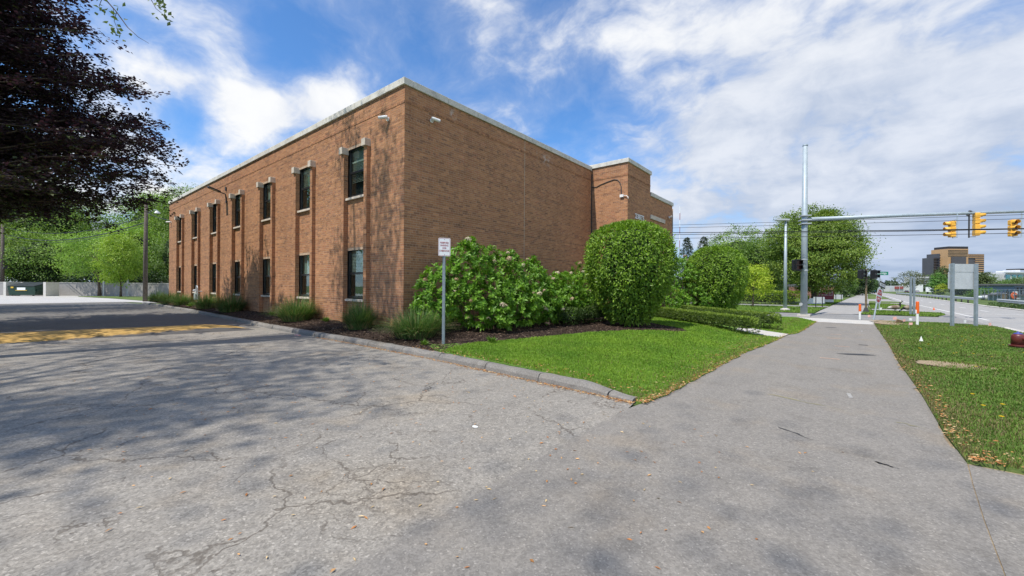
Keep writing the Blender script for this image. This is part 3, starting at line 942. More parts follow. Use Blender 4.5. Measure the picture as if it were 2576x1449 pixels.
coping((XF - 0.06, YF - 0.07), (XR + 0.065, YF + 0.30), 0, 1.52, 8.083)
coping((XR - 0.30, YF + 0.304), (XR + 0.065, 20.30), 1, 1.5, 8.081)
coping((XR - 0.30, 20.302), (-8.87, 20.66), 0, 1.2, 8.185)
coping((-9.24, 20.664), (-8.868, 23.58), 1, 1.45, 8.183)
coping((-9.27, 23.586), (-8.90, 27.53), 1, 1.32, 6.993)

# windows (one prototype, copied), stone sills and corbel blocks
def make_window(zs, ze, drop, up):
    w = 1.373; h = ze - zs
    fr = MB()
    fr.b2((0.0, 0.0, 0), (w, 0.09, 0.075)); fr.b2((0, 0, h - 0.075), (w, 0.09, h + 0.034))
    fr.b2((0.0, 0.002, 0.075), (0.075, 0.088, h - 0.075)); fr.b2((w - 0.075, 0.002, 0.075), (w, 0.088, h - 0.075))
    fr.b2((0.075, 0.012, h * 0.5 - 0.04), (w - 0.075, 0.08, h * 0.5 + 0.04))
    win = fr.build('window', 'black_frame', bld)
    MB().b2((0.075, 0.05, h * 0.5 + 0.04), (w - 0.075, 0.054, h - 0.075)).build('pane', 'window_glass', win)
    MB().b2((0.075, 0.038, 0.075), (w - 0.075, 0.042, h * 0.5 - 0.04)).build('pane', 'window_glass', win)
    MB().b2((-0.1, 0.16, h * 0.5 - 0.02), (w + 0.1, 0.17, h - 0.03)).build('roller_shade', 'shade_cloth', win)
    MB().b2((-0.1, 0.22, -0.05), (w + 0.1, 0.23, h * 0.5 - 0.02)).build('dim_room_sheet', 'dim_room', win)  # added dark sheet, stands in for the dim room behind the glass
    sl_ = MB().b2((-0.04, -0.10, -0.09), (1.373 + 0.0, 0.06, -0.004)).build('sill', 'sill_stone', win, bevel=0.008)
    sl_.location = (0, -0.04, -0.03)
    return win


wl = make_window(0, 1.835, 0, False)
first = True
CORB = MB().b2((0, -0.23, 0), (0.24, 0.05, 0.26)).build('corbel_stone', 'sill_stone', None, bevel=0.012)
BLM = MB()
for k in range(14):
    BLM.box((0.63, 0.0, -0.03 - k * 0.055), (1.16, 0.045, 0.004), M=Matrix.Rotation(rad(35), 3, 'X'))
BLM.b2((0.05, -0.03, -0.02), (1.21, 0.03, 0.02))
BLD = BLM.build('blind', 'blind', None)
wins = []
used_c = used_b = False
for n in range(NB):
    o_ = -PITCH * n
    for lev, zs in enumerate((1.16, 4.915)):
        if first:
            wn = wl; first = False
        else:
            wn = copy_tree(wl, bld)
        wn.location = (-14.59 + o_, YF + 0.07, zs)
        wins.append((wn, n, lev))
    for x0 in (-14.81, -13.25):
        q = CORB if not used_c else CORB.copy()
        if used_c: COL.objects.link(q)
        used_c = True
        q.parent = bld; q.location = (x0 + o_, YF, 6.52)

for wn, n, lev in wins:
    if (lev == 1 and n in (0, 1, 3)) or (lev == 0 and n in (0, 4)):
        q = BLD if not used_b else BLD.copy()
        if used_b: COL.objects.link(q)
        used_b = True
        q.parent = wn; q.location = (0.05, 0.11, 1.62 - 0.3 * ((n + lev) % 2))

MB().b2((-8.97, 23.56, 5.66), (-8.90, 25.98, 5.90)).build('lintel', 'sill_stone', bld, bevel=0.01)
MB().b2((XR - 0.01, 14.27, 0.3), (XR + 0.004, 14.29, 8.07)).build('joint_sealant', 'sealant', bld)
MB().b2((XR + 0.003, 20.315, 0.3), (XR + 0.04, 20.355, 7.9)).build('downpipe', 'conduit_grey', bld)
for k, ch in enumerate('23875'):
    mesh_text('numeral', ch, 0.40, 'white_metal', bld, (-8.915, 21.40 + k * 0.255, 5.50), (PI / 2, 0, PI / 2), extrude=0.02, bold=0.006)

# ------------------------------------------------------------------ fittings on the building
plain('camera_white', (0.80, 0.80, 0.79), 0.35, 0.04)
plain('lens_black', (0.01, 0.01, 0.012), 0.2)


def security_camera(loc, nrm, aim, label):
    t = thing('security_camera', label, 'security camera', loc, 0, 'security cameras on the building')
    n = Vector(nrm)
    MB().tube([(0, 0, 0), n * 0.03], [0.07, 0.07], 14).build('mount', 'camera_white', t, smooth=False)
    mbx = MB(); mbx.tube([n * 0.03, n * 0.09, n * 0.12 + Vector((0, 0, 0.03))], [0.03, 0.03, 0.028], 10); mbx.build('bracket', 'camera_white', t)
    a_ = Vector(aim).normalized(); p0 = n * 0.12 + Vector((0, 0, 0.04))
    MB().tube([p0 - a_ * 0.08, p0, p0 + a_ * 0.22], [0.045, 0.055, 0.055], 14).build('body', 'camera_white', t)
    MB().tube([p0 + a_ * 0.221, p0 + a_ * 0.228], [0.042, 0.042], 12).build('lens', 'lens_black', t)


security_camera((-11.95, YF - 0.004, 7.20), (0, -1, 0), (-0.75, -0.6, -0.12), 'white bullet camera high on the window facade beside the near corner')
security_camera((XR + 0.004, 9.05, 7.27), (1, 0, 0), (0.35, 0.9, -0.15), 'white bullet camera high on the windowless wall near its corner')
security_camera((-8.962, 26.85, 6.19), (1, 0, 0), (0.5, -0.8, -0.2), 'white bullet camera on the low wing near its outer edge')
security_camera((-41.6, YF - 0.004, 6.55), (0, -1, 0), (-0.6, -0.8, -0.1), 'white bullet camera at the far end of the window facade')

lamp = thing('wall_floodlight', 'dark flat floodlight on a bent arm fixed to the window facade', 'wall light', (-28.33, YF, 0))
MB().tube([(0, -0.02, 6.56), (0, -0.04, 6.75), (0, -0.06, 6.95), (0, -0.16, 6.99), (0, -0.34, 7.02)], 0.032, 8).build('arm', 'dark_metal', lamp)
MB().box((0, -0.02, 6.62), (0.14, 0.04, 0.32)).build('wall_plate', 'dark_metal', lamp)
Mr = Matrix.Rotation(rad(-17), 3, 'X')
MB().box((0, -0.62, 7.13), (0.34, 0.62, 0.07), M=Mr).build('lamp_head', 'dark_metal', lamp, bevel=0.015)
MB().box((0, -0.66, 7.098), (0.26, 0.42, 0.012), M=Mr).build('lens', 'sealant', lamp)
MB().box((0, -0.05, 7.27), (0.1, 0.05, 0.24)).build('photocell_box', 'conduit_grey', lamp)

cdt = thing('conduit_run', 'black conduit bending down to a grey box on the entrance tower', 'conduit', (0, 0, 0))
MB().tube([(-11.0, 20.35, 7.18), (-10.75, 20.35, 7.15), (-10.5, 20.35, 7.24), (-10.1, 20.35, 7.33), (-9.7, 20.35, 7.40), (-9.5, 20.35, 7.34), (-9.37, 20.35, 7.18), (-9.30, 20.35, 6.95), (-9.28, 20.35, 6.55)], 0.022, 7).build('conduit', 'conduit_grey', cdt)
MB().box((-9.25, 20.325, 6.46), (0.2, 0.08, 0.14)).build('junction_box', 'white_metal', cdt)
MB().tube([(-9.14, 20.32, 6.46), (-9.0, 20.30, 6.44), (-8.88, 20.26, 6.36), (-8.86, 20.25, 6.26)], 0.018, 6).build('whip', 'white_metal', cdt)
# ------------------------------------------------------------------ vegetation
leafy('leaf', 0.32, 0.45, 0.35)
leafy('leaf_dark', 0.18, 0.5, 0.25)
leafy('grass_blade', 0.25, 0.6, 0.2)
plain('bark', (0.13, 0.10, 0.08), 0.95, 0.3, 9.0, 0.8, 30.0, spec=0.1)
plain('bark_grey', (0.20, 0.18, 0.16), 0.95, 0.25, 9.0, 0.6, 30.0, spec=0.1)
plain('shade_core', (0.016, 0.03, 0.008), 0.95, 0.4, 20.0)  # near-black green standing in for shade inside foliage
plain('twig', (0.10, 0.07, 0.045), 0.9, 0.3, 20.0)


def unit(v):
    return v / np.maximum(np.linalg.norm(v, axis=1, keepdims=True), 1e-9)


def leaf_mesh(name, C, D, Nn, L, Wd, cols, mat, parent, fold=0.18, kind=None):
    """one folded rhombic leaf per row"""
    n = len(C)
    D = unit(D); S = unit(np.cross(Nn, D)); Nn = np.cross(D, S)
    L = np.broadcast_to(np.asarray(L, float), (n,))[:, None]; Wd = np.broadcast_to(np.asarray(Wd, float), (n,))[:, None]
    V = np.empty((n, 4, 3))
    V[:, 0] = C
    V[:, 1] = C + D * L * 0.48 + S * Wd * 0.5 + Nn * Wd * fold
    V[:, 2] = C + D * L - Nn * L * 0.06
    V[:, 3] = C + D * L * 0.48 - S * Wd * 0.5 + Nn * Wd * fold
    F = np.arange(n * 4).reshape(n, 4)
    return np_mesh(name, V.reshape(-1, 3), F, mat, parent, np.repeat(cols, 4, axis=0), kind=kind)


def rdirs(r, n):
    return unit(r.normal(size=(n, 3)))


def colour_mix(r, n, c1, c2, jitter=0.12, clump=None):
    t = r.random(n)[:, None] if clump is None else np.clip(clump[:, None] * 0.65 + r.random(n)[:, None] * 0.35, 0, 1)
    c = np.array(c1) * (1 - t) + np.array(c2) * t
    return np.clip(c * r.normal(1, jitter, (n, 1)), 0.004, 0.9)


def crown_leaves(r, cen, rad3, nclump, per, clump_r, flat=0.6, inner=0.45, lumps=9, lump_amp=0.25, bottom=-1.0, taper=0.0):
    """leaf centres grouped in clumps through an uneven ellipsoid"""
    cen = np.array(cen, float); rad3 = np.array(rad3, float)
    bd = rdirs(r, lumps); ba = r.uniform(-lump_amp, lump_amp, lumps)
    d = rdirs(r, nclump)
    d[:, 2] = np.maximum(d[:, 2], bottom)
    rr = inner + (1 - inner) * r.random(nclump) ** 0.55
    mod = 1 + (np.exp(5 * (d @ bd.T - 1)) * ba).sum(1)
    cc = d * (rr * mod)[:, None]
    if taper:
        cc[:, :2] *= (1 - taper * np.clip((cc[:, 2:3] + 1) / 2, 0, 1.2))
    cc = cc * rad3 + cen
    tcl = r.random(nclump)
    idx = np.repeat(np.arange(nclump), per)
    off = r.normal(size=(nclump * per, 3)) * clump_r * r.uniform(0.6, 1.3, nclump)[idx][:, None]
    off[:, 2] *= flat
    return cc[idx] + off, idx, tcl, cc, unit((cc - cen) / rad3)


def tree(name, label, base, trunk_h, cen, rad3, nclump, per, clump_r, leaf, c1, c2, trunk_r=0.18, seed=1, cat='tree', group=None, limbs=14, mat='leaf', bark='bark', core=0.0, **kw):
    r = np.random.default_rng(seed)
    t = thing(name, label, cat, base, 0, group)
    b = np.array(base, float)
    P_, idx, tcl, cc, od = crown_leaves(r, np.array(cen, float) - b, rad3, nclump, per, clump_r, **kw)
    n = len(P_)
    D = unit(rdirs(r, n) + od[idx] * 0.5 + np.array([0, 0, -0.35])); Nn = unit(rdirs(r, n) * 0.55 + np.array([0, 0, 0.75]) + od[idx] * 0.7)
    leaf_mesh('crown', P_, D, Nn, leaf * r.uniform(0.7, 1.3, n), leaf * 0.62 * r.uniform(0.7, 1.3, n), colour_mix(r, n, c1, c2, 0.14, tcl[idx]), mat, t)
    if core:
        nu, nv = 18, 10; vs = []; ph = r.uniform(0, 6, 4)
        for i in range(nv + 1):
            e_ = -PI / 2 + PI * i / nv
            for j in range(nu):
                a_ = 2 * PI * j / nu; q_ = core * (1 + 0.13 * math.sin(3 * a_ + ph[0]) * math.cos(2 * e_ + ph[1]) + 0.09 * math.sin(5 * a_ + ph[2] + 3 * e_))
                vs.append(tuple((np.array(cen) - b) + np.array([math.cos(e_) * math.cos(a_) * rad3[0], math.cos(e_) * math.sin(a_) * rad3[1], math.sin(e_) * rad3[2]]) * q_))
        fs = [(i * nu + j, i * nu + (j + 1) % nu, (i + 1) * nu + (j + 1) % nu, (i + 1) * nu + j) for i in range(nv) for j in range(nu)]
        MB().add(vs, fs).build('inner_shade', 'shade_core', t, smooth=True)  # solid added inside the crown to block light and read as shade
    mb = MB(); ctop = np.array(cen, float) - b
    lean = ctop[:2] * 0.6
    pts = [(0, 0, -0.1), (0.02, 0.01, trunk_h * 0.4), (lean[0] * 0.4, lean[1] * 0.4, trunk_h), (lean[0] + 0.1, lean[1], trunk_h + (ctop[2] + rad3[2] * 0.5 - trunk_h) * 0.75)]
    mb.tube(pts, [trunk_r * 1.35, trunk_r, trunk_r * 0.75, trunk_r * 0.2], 8)
    for q in cc[r.permutation(len(cc))[:limbs]]:
        s = trunk_h * r.uniform(0.8, 1.0) + max(0, (q[2] - trunk_h)) * r.uniform(0.1, 0.45)
        f_ = min(1.0, s / pts[3][2])
        a_ = np.array([lean[0] * f_ * 0.8, lean[1] * f_ * 0.8, s])
        mid = a_ * 0.5 + q * 0.5 + np.array([0, 0, 0.08 * np.linalg.norm(q - a_)])
        mb.tube([a_, mid, q], [trunk_r * 0.36, trunk_r * 0.2, trunk_r * 0.06], 5, cap=False)
    mb.build('trunk', bark, t, smooth=True)
    return t


# ---- the dark copper beech hanging over the drive
def beech():
    r = np.random.default_rng(21)
    base = np.array([-25.0, -4.2, 0.0])
    t = thing('copper_beech', 'large dark purple leaved beech overhanging the driveway from the photo edge', 'tree', tuple(base))
    zs = np.array([4.0, 5.2, 7, 9.5, 12, 14.5, 17, 19]); rs = np.array([6.4, 8.3, 9.2, 8.2, 6.3, 4.2, 2.5, 0.8])
    LC = []; LD = []; LN = []; LK = []
    mb = MB()
    mb.tube([(0, 0, -0.2), (0.05, 0.05, 2.0), (0.1, 0.0, 6), (0.0, 0.1, 12), (0, 0, 18)], [0.62, 0.5, 0.42, 0.24, 0.04], 12)
    for b_ in range(440):
        zt = r.uniform(4.7, 18.5); az = r.uniform(0, 2 * PI) if b_ % 5 < 1 else r.normal(PI * 0.46, 0.62)
        R_ = np.interp(zt, zs, rs) * r.uniform(0.62, 1.06)
        z0 = max(3.6, zt - R_ * r.uniform(0.05, 0.4))
        d = np.array([math.cos(az), math.sin(az), 0.0]); sd = np.array([-d[1], d[0], 0.0])
        tt = np.linspace(0, 1, 9)
        droop = r.uniform(0.0, 0.6)
        bp_ = d * (tt * R_)[:, None] + sd * (np.sin(tt * 3) * r.normal(0, 0.4))[:, None]
        bz = z0 + (zt - z0) * np.sin(tt * PI / 2) - droop * np.clip(tt - 0.65, 0, 1) ** 2 * 2.5
        bp_[:, 2] = bz
        mb.tube([tuple(p) for p in bp_[::2]], [0.07, 0.05, 0.03, 0.016, 0.006], 5, cap=False)
        for k in range(26):
            u = r.uniform(0.22, 1.0); p = np.array([np.interp(u, tt, bp_[:, i]) for i in range(3)])
            sg = r.choice([-1, 1]); ang = r.uniform(0.25, 1.1)
            td = d * math.cos(ang) + sd * sg * math.sin(ang) + np.array([0, 0, r.normal(0.0, 0.38)])
            tl = r.uniform(0.35, 1.25) * (1.15 - 0.5 * u)
            m_ = 19
            s = (np.arange(m_) + r.random(m_)) / m_
            q = p + td * (s * tl)[:, None] + np.array([0, 0, -0.14]) * (s ** 2 * tl)[:, None]
            alt = np.where(np.arange(m_) % 2, 1.0, -1.0)[:, None]
            ld = unit(td[None] * 0.8 + np.cross(np.array([0, 0, 1.0]), td)[None] * alt * 0.8 + r.normal(0, 0.25, (m_, 3)))
            LC.append(q + r.normal(0, 0.07, (m_, 3))); LD.append(ld); LN.append(unit(np.array([[0, 0, 1.0]]) + r.normal(0, 0.45, (m_, 3)))); LK.append(np.full(m_, r.random()))
    Cc = np.concatenate(LC); n = len(Cc); K = np.concatenate(LK)
    cols = colour_mix(r, n, (0.026, 0.018, 0.026), (0.062, 0.040, 0.052), 0.2, K)
    gsel = r.random(n) < 0.10
    gsel |= (Cc[:, 2] < 6.4) & (r.random(n) < 0.22)
    cols[gsel] = np.array([0.055, 0.075, 0.026]) * r.normal(1, 0.2, (gsel.sum(), 1))
    leaf_mesh('crown', Cc, np.concatenate(LD), np.concatenate(LN), 0.15 * r.uniform(0.7, 1.25, n), 0.095 * r.uniform(0.7, 1.2, n), np.clip(cols, 0.004, 1), 'leaf_beech', t)
    mb.build('trunk', 'bark', t, smooth=True)


leafy('leaf_beech', 0.22, 0.5, 0.3, (1.25, 0.62, 0.8))
beech()

GA, GB = (0.098, 0.172, 0.025), (0.228, 0.333, 0.046)
# street trees that stand behind the photographer and shade the drive
tree('shade_tree', 'tall green shade tree whose shadow streaks the drive and wall corner', (-15.0, -4.6, 0.05), 8.0, (-14.3, -0.9, 15.2), (2.3, 2.4, 6.2), 95, 60, 0.42, 0.15, GA, GB, 0.32, 31, group='shade trees beside the drive', limbs=30, lump_amp=0.5, inner=0.3)
tree('shade_tree', 'green shade tree behind the photographer dappling the near asphalt', (-8.8, -11.0, 0.05), 11.5, (-11.2, -10.4, 18.0), (7.0, 4.2, 4.2), 92, 120, 0.85, 0.19, GA, GB, 0.3, 32, group='shade trees beside the drive', limbs=12, lump_amp=0.5, inner=0.3)
tree('shade_tree', 'green shade tree behind the photographer dappling the footpath', (2.6, -14.0, 0.02), 15.0, (1.5, -13.0, 23.0), (7.0, 3.6, 4.0), 13, 85, 1.25, 0.19, GA, GB, 0.3, 33, group='shade trees beside the drive', limbs=9, lump_amp=0.5, inner=0.3)
tree('shade_tree', 'green shade tree farther along the drive behind the beech', (-42.0, -6.0, 0.05), 5.5, (-41.5, -4.4, 9.5), (8.0, 6.0, 5.5), 330, 85, 0.75, 0.20, GA, GB, 0.34, 34, group='shade trees beside the drive', limbs=20)
# one leafy twig of a tree overhead hangs into the top of the view
r = np.random.default_rng(44)
tw = thing('hanging_twig', 'thin twig with pale young leaves hanging in at the top of the photo', 'twig', (-8.05, 1.15, 5.2))
A_ = np.array([(-0.62, -0.5, 0.95), (-0.42, -0.33, 0.62), (-0.28, -0.2, 0.4), (-0.12, -0.1, 0.16), (0.0, 0.0, 0.02), (0.1, 0.1, -0.06)])
B_ = np.array([(0.05, 0.02, 0.95), (0.12, 0.1, 0.62), (0.2, 0.16, 0.44), (0.3, 0.25, 0.33)])
MB().tube([tuple(p) for p in A_], [0.011, 0.009, 0.008, 0.006, 0.004, 0.002], 5).tube([tuple(p) for p in B_], [0.006, 0.005, 0.004, 0.002], 5).tube([(-0.28, -0.2, 0.4), (-0.33, -0.22, 0.28), (-0.30, -0.18, 0.15)], [0.005, 0.004, 0.002], 5).tube([(-0.42, -0.33, 0.62), (-0.5, -0.36, 0.5), (-0.46, -0.33, 0.42)], [0.005, 0.004, 0.002], 5).build('stem', 'bark', tw)
pts = [B_[0] + (B_[3] - B_[0]) * u + r.normal(0, 0.045, 3) for u in r.random(70)] + [A_[1] + r.normal(0, 0.05, 3) for _ in range(10)] + [np.array([-0.31, -0.19, 0.16]) + r.normal(0, 0.045, 3) for _ in range(16)] + [A_[2] + r.normal(0, 0.05, 3) for _ in range(10)] + [np.array([-0.46, -0.33, 0.43]) + r.normal(0, 0.04, 3) for _ in range(9)]
pts = np.array(pts); n = len(pts)
leaf_mesh('foliage', pts, unit(rdirs(r, n) + np.array([0, 0, -0.6])), rdirs(r, n), 0.07 * r.uniform(0.6, 1.2, n), 0.05, colour_mix(r, n, (0.12, 0.17, 0.05), (0.20, 0.25, 0.08)), 'leaf', tw)

# ---- trees of the back lot
LB = 'trees behind the back lot wall'
tree('broadleaf_tree', 'dense dark green round tree right behind the dumpster', (-97.5, 3.0, 0), 1.6, (-97.5, 3.0, 4.9), (5.6, 5.6, 4.6), 320, 60, 0.65, 0.26, (0.103, 0.193, 0.040), (0.263, 0.387, 0.081), 0.25, 41, group=LB, core=0.62)
tree('broadleaf_tree', 'grey green tree at the photo edge beside the wooden pole', (-104, -4.0, 0), 2.5, (-104, -4.0, 6.0), (6.0, 6.0, 5.2), 260, 60, 0.7, 0.28, (0.132, 0.206, 0.056), (0.293, 0.387, 0.111), 0.25, 42, group=LB, core=0.62)
tree('broadleaf_tree', 'bright green spreading tree filling the gap behind the yellowish saplings', (-98, 13.0, 0), 3.0, (-98, 13.0, 7.0), (7.2, 7.2, 5.4), 480, 70, 0.75, 0.28, (0.147, 0.284, 0.040), (0.382, 0.543, 0.091), 0.3, 43, group=LB, core=0.62)
tree('broadleaf_tree', 'tall dark tree rising behind the wooden pole next to the far wall end', (-99, 23.0, 0), 5.0, (-99, 23.0, 12.0), (6.8, 6.8, 9.2), 640, 70, 0.8, 0.28, (0.086, 0.168, 0.033), (0.250, 0.361, 0.070), 0.35, 44, group=LB, core=0.62)
tree('broadleaf_tree', 'tall tree behind the dumpster rising into the beech branches', (-116, 4.0, 0), 5.0, (-116, 4.0, 11.0), (9.5, 9.5, 9.0), 640, 70, 0.95, 0.32, (0.103, 0.193, 0.036), (0.293, 0.412, 0.081), 0.35, 45, group=LB, core=0.62)
tree('broadleaf_tree', 'tall tree behind the saplings with its top above the others', (-112, 19.0, 0), 5.0, (-112, 19.0, 11.5), (8.0, 8.0, 9.5), 620, 70, 0.9, 0.32, (0.103, 0.206, 0.036), (0.293, 0.439, 0.081), 0.35, 46, group=LB, core=0.62)
tree('broadleaf_tree', 'dark narrow tree squeezed between the pole and the brick building', (-86, 17.5, 0), 2.0, (-86, 17.5, 6.2), (3.4, 3.4, 5.2), 200, 55, 0.55, 0.24, (0.065, 0.129, 0.029), (0.176, 0.259, 0.060), 0.2, 47, group=LB, core=0.62)
tree('sapling', 'vivid yellow green oval sapling staked on the lot island', (-72.9, 8.85, 0.03), 1.9, (-72.9, 8.85, 5.0), (2.7, 2.7, 3.4), 190, 55, 0.42, 0.19, (0.182, 0.314, 0.030), (0.365, 0.468, 0.074), 0.11, 48, limbs=16, cat='young tree', taper=0.35)
tree('sapling', 'wider yellow green sapling left of the oval one by the stake', (-80.0, 7.55, 0.03), 2.3, (-80.6, 7.2, 5.6), (4.6, 4.6, 3.4), 190, 50, 0.55, 0.21, (0.141, 0.268, 0.037), (0.294, 0.440, 0.086), 0.16, 49, limbs=16, cat='young tree', flat=0.35)
r = np.random.default_rng(50)
n = 14000
uu = r.random(n)
Pw = np.stack([-92.5 + 22 * uu + r.uniform(-4.5, -1.6, n) - 1.4, -3 + 20 * uu + r.uniform(1.0, 4.0, n) + 1.2, 0.2 + 3.6 * r.random(n) ** 0.8 * (0.7 + 0.3 * np.sin(uu * 23))], 1)
und = leaf_mesh('undergrowth', Pw, rdirs(r, n), rdirs(r, n), 0.30 * r.uniform(0.7, 1.3, n), 0.2, colour_mix(r, n, (0.019, 0.040, 0.012), (0.054, 0.093, 0.028)), 'leaf_dark', None)
tag(und, 'dark tangled undergrowth behind the back lot wall', 'undergrowth', kind='stuff')

# ---- trees and hedges beyond the side street
tree('maple_tree', 'big green maple spreading behind the traffic signal pole', (-2.9, 56.5, 0), 2.2, (-2.75, 56.3, 6.4), (5.2, 5.2, 5.1), 760, 80, 0.5, 0.19, (0.076, 0.151, 0.022), (0.260, 0.343, 0.054), 0.3, 61, core=0.5, limbs=44, lump_amp=0.35, flat=0.45)
tree('broadleaf_tree', 'light green tree behind the second clipped round shrub', (-12.6, 67.5, 0), 2.5, (-12.6, 67.5, 6.0), (4.6, 4.6, 4.1), 260, 60, 0.5, 0.22, (0.119, 0.222, 0.034), (0.283, 0.403, 0.070), 0.25, 62, core=0.6)
tree('broadleaf_tree', 'green tree filling the gap between maple and pale lamp pole', (-8.6, 62.0, 0), 2.0, (-8.6, 62.0, 4.6), (3.6, 3.6, 3.6), 200, 60, 0.5, 0.21, (0.076, 0.151, 0.025), (0.195, 0.302, 0.050), 0.22, 63, core=0.6)
tree('young_tree', 'small yellow green street tree on the strip across the side street', (-6.6, 42.0, 0.0), 1.15, (-6.45, 42.2, 2.45), (1.25, 1.25, 1.4), 110, 42, 0.24, 0.13, (0.260, 0.384, 0.031), (0.543, 0.600, 0.062), 0.07, 64, limbs=12, cat='young tree')


def spruce(base, H, R, label, seed):
    r = np.random.default_rng(seed)
    t = thing('spruce_tree', label, 'tree', base, 0, 'spruces behind the shrubs')
    MB().tube([(0, 0, -0.1), (0, 0, H)], [0.2, 0.02], 6).build('trunk', 'bark', t)
    C0 = []; D0 = []
    for z in np.linspace(0.12 * H, H * 0.98, 34):
        rr = R * (1 - z / H) ** 0.85 + 0.1
        for k in range(int(6 + 12 * rr / R)):
            a = r.uniform(0, 2 * PI); L = rr * r.uniform(0.6, 1.1)
            s = np.sqrt(r.random(16)); q = np.stack([np.cos(a) * s * L, np.sin(a) * s * L, z - 0.25 * s * L + 0.12 * s ** 3 * L], 1) + r.normal(0, 0.07, (16, 3))
            C0.append(q); D0.append(np.tile([np.cos(a), np.sin(a), -0.3], (16, 1)) + r.normal(0, 0.5, (16, 3)))
    Cc = np.concatenate(C0); n = len(Cc)
    leaf_mesh('crown', Cc, np.concatenate(D0), rdirs(r, n) + np.array([0, 0, 1]), 0.26 * r.uniform(0.6, 1.2, n), 0.09, colour_mix(r, n, (0.04, 0.065, 0.035), (0.09, 0.12, 0.07)), 'leaf_dark', t)


spruce((-18.4, 63.0, 0), 9.2, 3.3, 'dark spruce with the sharper tip above the clipped shrubs', 71)
spruce((-16.4, 64.2, 0), 9.3, 3.2, 'dark spruce with the blunter tip beside the sharper one', 72)


def clipped(name, label, base, prof, nleaf, leaf, c1, c2, seed, cat='shrub', group=None, layers=1, sub=0.0):
    """formally clipped shrub: leaves on and just under a turned outline"""
    r = np.random.default_rng(seed)
    t = thing(name, label, cat, base, 0, group)
    hz = np.array([p[1] for p in prof]); hr = np.array([p[0] for p in prof])
    zz = np.linspace(hz[0], hz[-1], 60); rr = np.interp(zz, hz, hr)
    ds = np.hypot(np.gradient(rr), np.gradient(zz)); w = rr * ds; w = w / w.sum()
    z = r.choice(zz, nleaf, p=w) + r.uniform(-0.03, 0.03, nleaf); a = r.uniform(0, 2 * PI, nleaf)
    R_ = np.interp(z, hz, hr)
    sl = -np.gradient(rr, zz); nz = np.interp(z, zz, sl)
    lump = 1 + 0.04 * np.sin(a * 5 + z * 2.1) + 0.035 * np.sin(a * 9 - z * 4.0) + 0.03 * np.sin(a * 17 + z * 9.0) + np.where(r.random(nleaf) < 0.06, r.uniform(0, 0.11, nleaf), 0)
    dpt = np.where(r.random(nleaf) < 0.62, r.uniform(0.0, 0.06, nleaf), r.uniform(0.06, 0.38, nleaf))
    R2 = np.maximum(0.02, R_ * lump - dpt + np.abs(r.normal(0, 0.03, nleaf)))
    C0 = np.stack([np.cos(a) * R2, np.sin(a) * R2, z - dpt * np.clip(nz, -0.5, 1.5) * 0.3], 1)
    on = unit(np.stack([np.cos(a), np.sin(a), np.clip(nz, -1.0, 6.0)], 1))
    D0 = unit(on * 0.28 + rdirs(r, nleaf) * 0.75 + np.array([0, 0, -0.3]))
    up = (on[:, 2] > 0.75) | (r.random(nleaf) < 0.12)
    D0[up] = unit(on[up] * 0.8 + rdirs(r, up.sum()) * 0.6)
    cols = colour_mix(r, nleaf, c1, c2, 0.15, np.clip(r.random(nleaf) * 0.7 + 0.3 * (dpt < 0.05), 0, 1))  # buried leaves coloured darker, inner shade put into the tone
    leaf_mesh('foliage', C0, D0, unit(rdirs(r, nleaf) * 0.6 + np.array([0, 0, 0.45]) + on * 0.9), leaf * r.uniform(0.6, 1.5, nleaf), leaf * 0.5 * r.uniform(0.7, 1.3, nleaf), cols, 'leaf', t)
    # added solid core, inner shade put into its dark colour
    m_ = MB(); m_.lathe([(max(0.03, q * 0.66 - 0.06), h * 0.95 + 0.02) for q, h in prof], n=22); m_.build('heart', 'shade_core', t, smooth=True)
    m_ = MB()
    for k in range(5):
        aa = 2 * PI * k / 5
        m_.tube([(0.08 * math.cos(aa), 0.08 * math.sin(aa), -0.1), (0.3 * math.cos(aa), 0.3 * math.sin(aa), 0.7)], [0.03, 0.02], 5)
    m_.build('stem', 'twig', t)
    return t


HA, HB = (0.05, 0.13, 0.013), (0.28, 0.43, 0.045)
clipped('round_shrub', 'tall clipped round topped shrub standing in the mulch in front of the entrance tower', (-6.4, 14.75, 0.2),
        [(0.62, 0.12), (0.85, 0.45), (1.10, 0.9), (1.36, 1.4), (1.55, 1.95), (1.60, 2.45), (1.52, 2.95), (1.28, 3.4), (0.92, 3.68), (0.5, 3.82), (0.05, 3.88)], 23000, 0.105, HA, HB, 81, group='clipped round shrubs')
clipped('round_shrub', 'second clipped round topped shrub farther back beside the low hedges', (-6.1, 26.4, 0.12),
        [(0.8, 0.12), (1.1, 0.6), (1.42, 1.2), (1.62, 1.9), (1.66, 2.5), (1.5, 3.1), (1.15, 3.55), (0.7, 3.85), (0.05, 3.95)], 16000, 0.125, HA, HB, 82, group='clipped round shrubs')


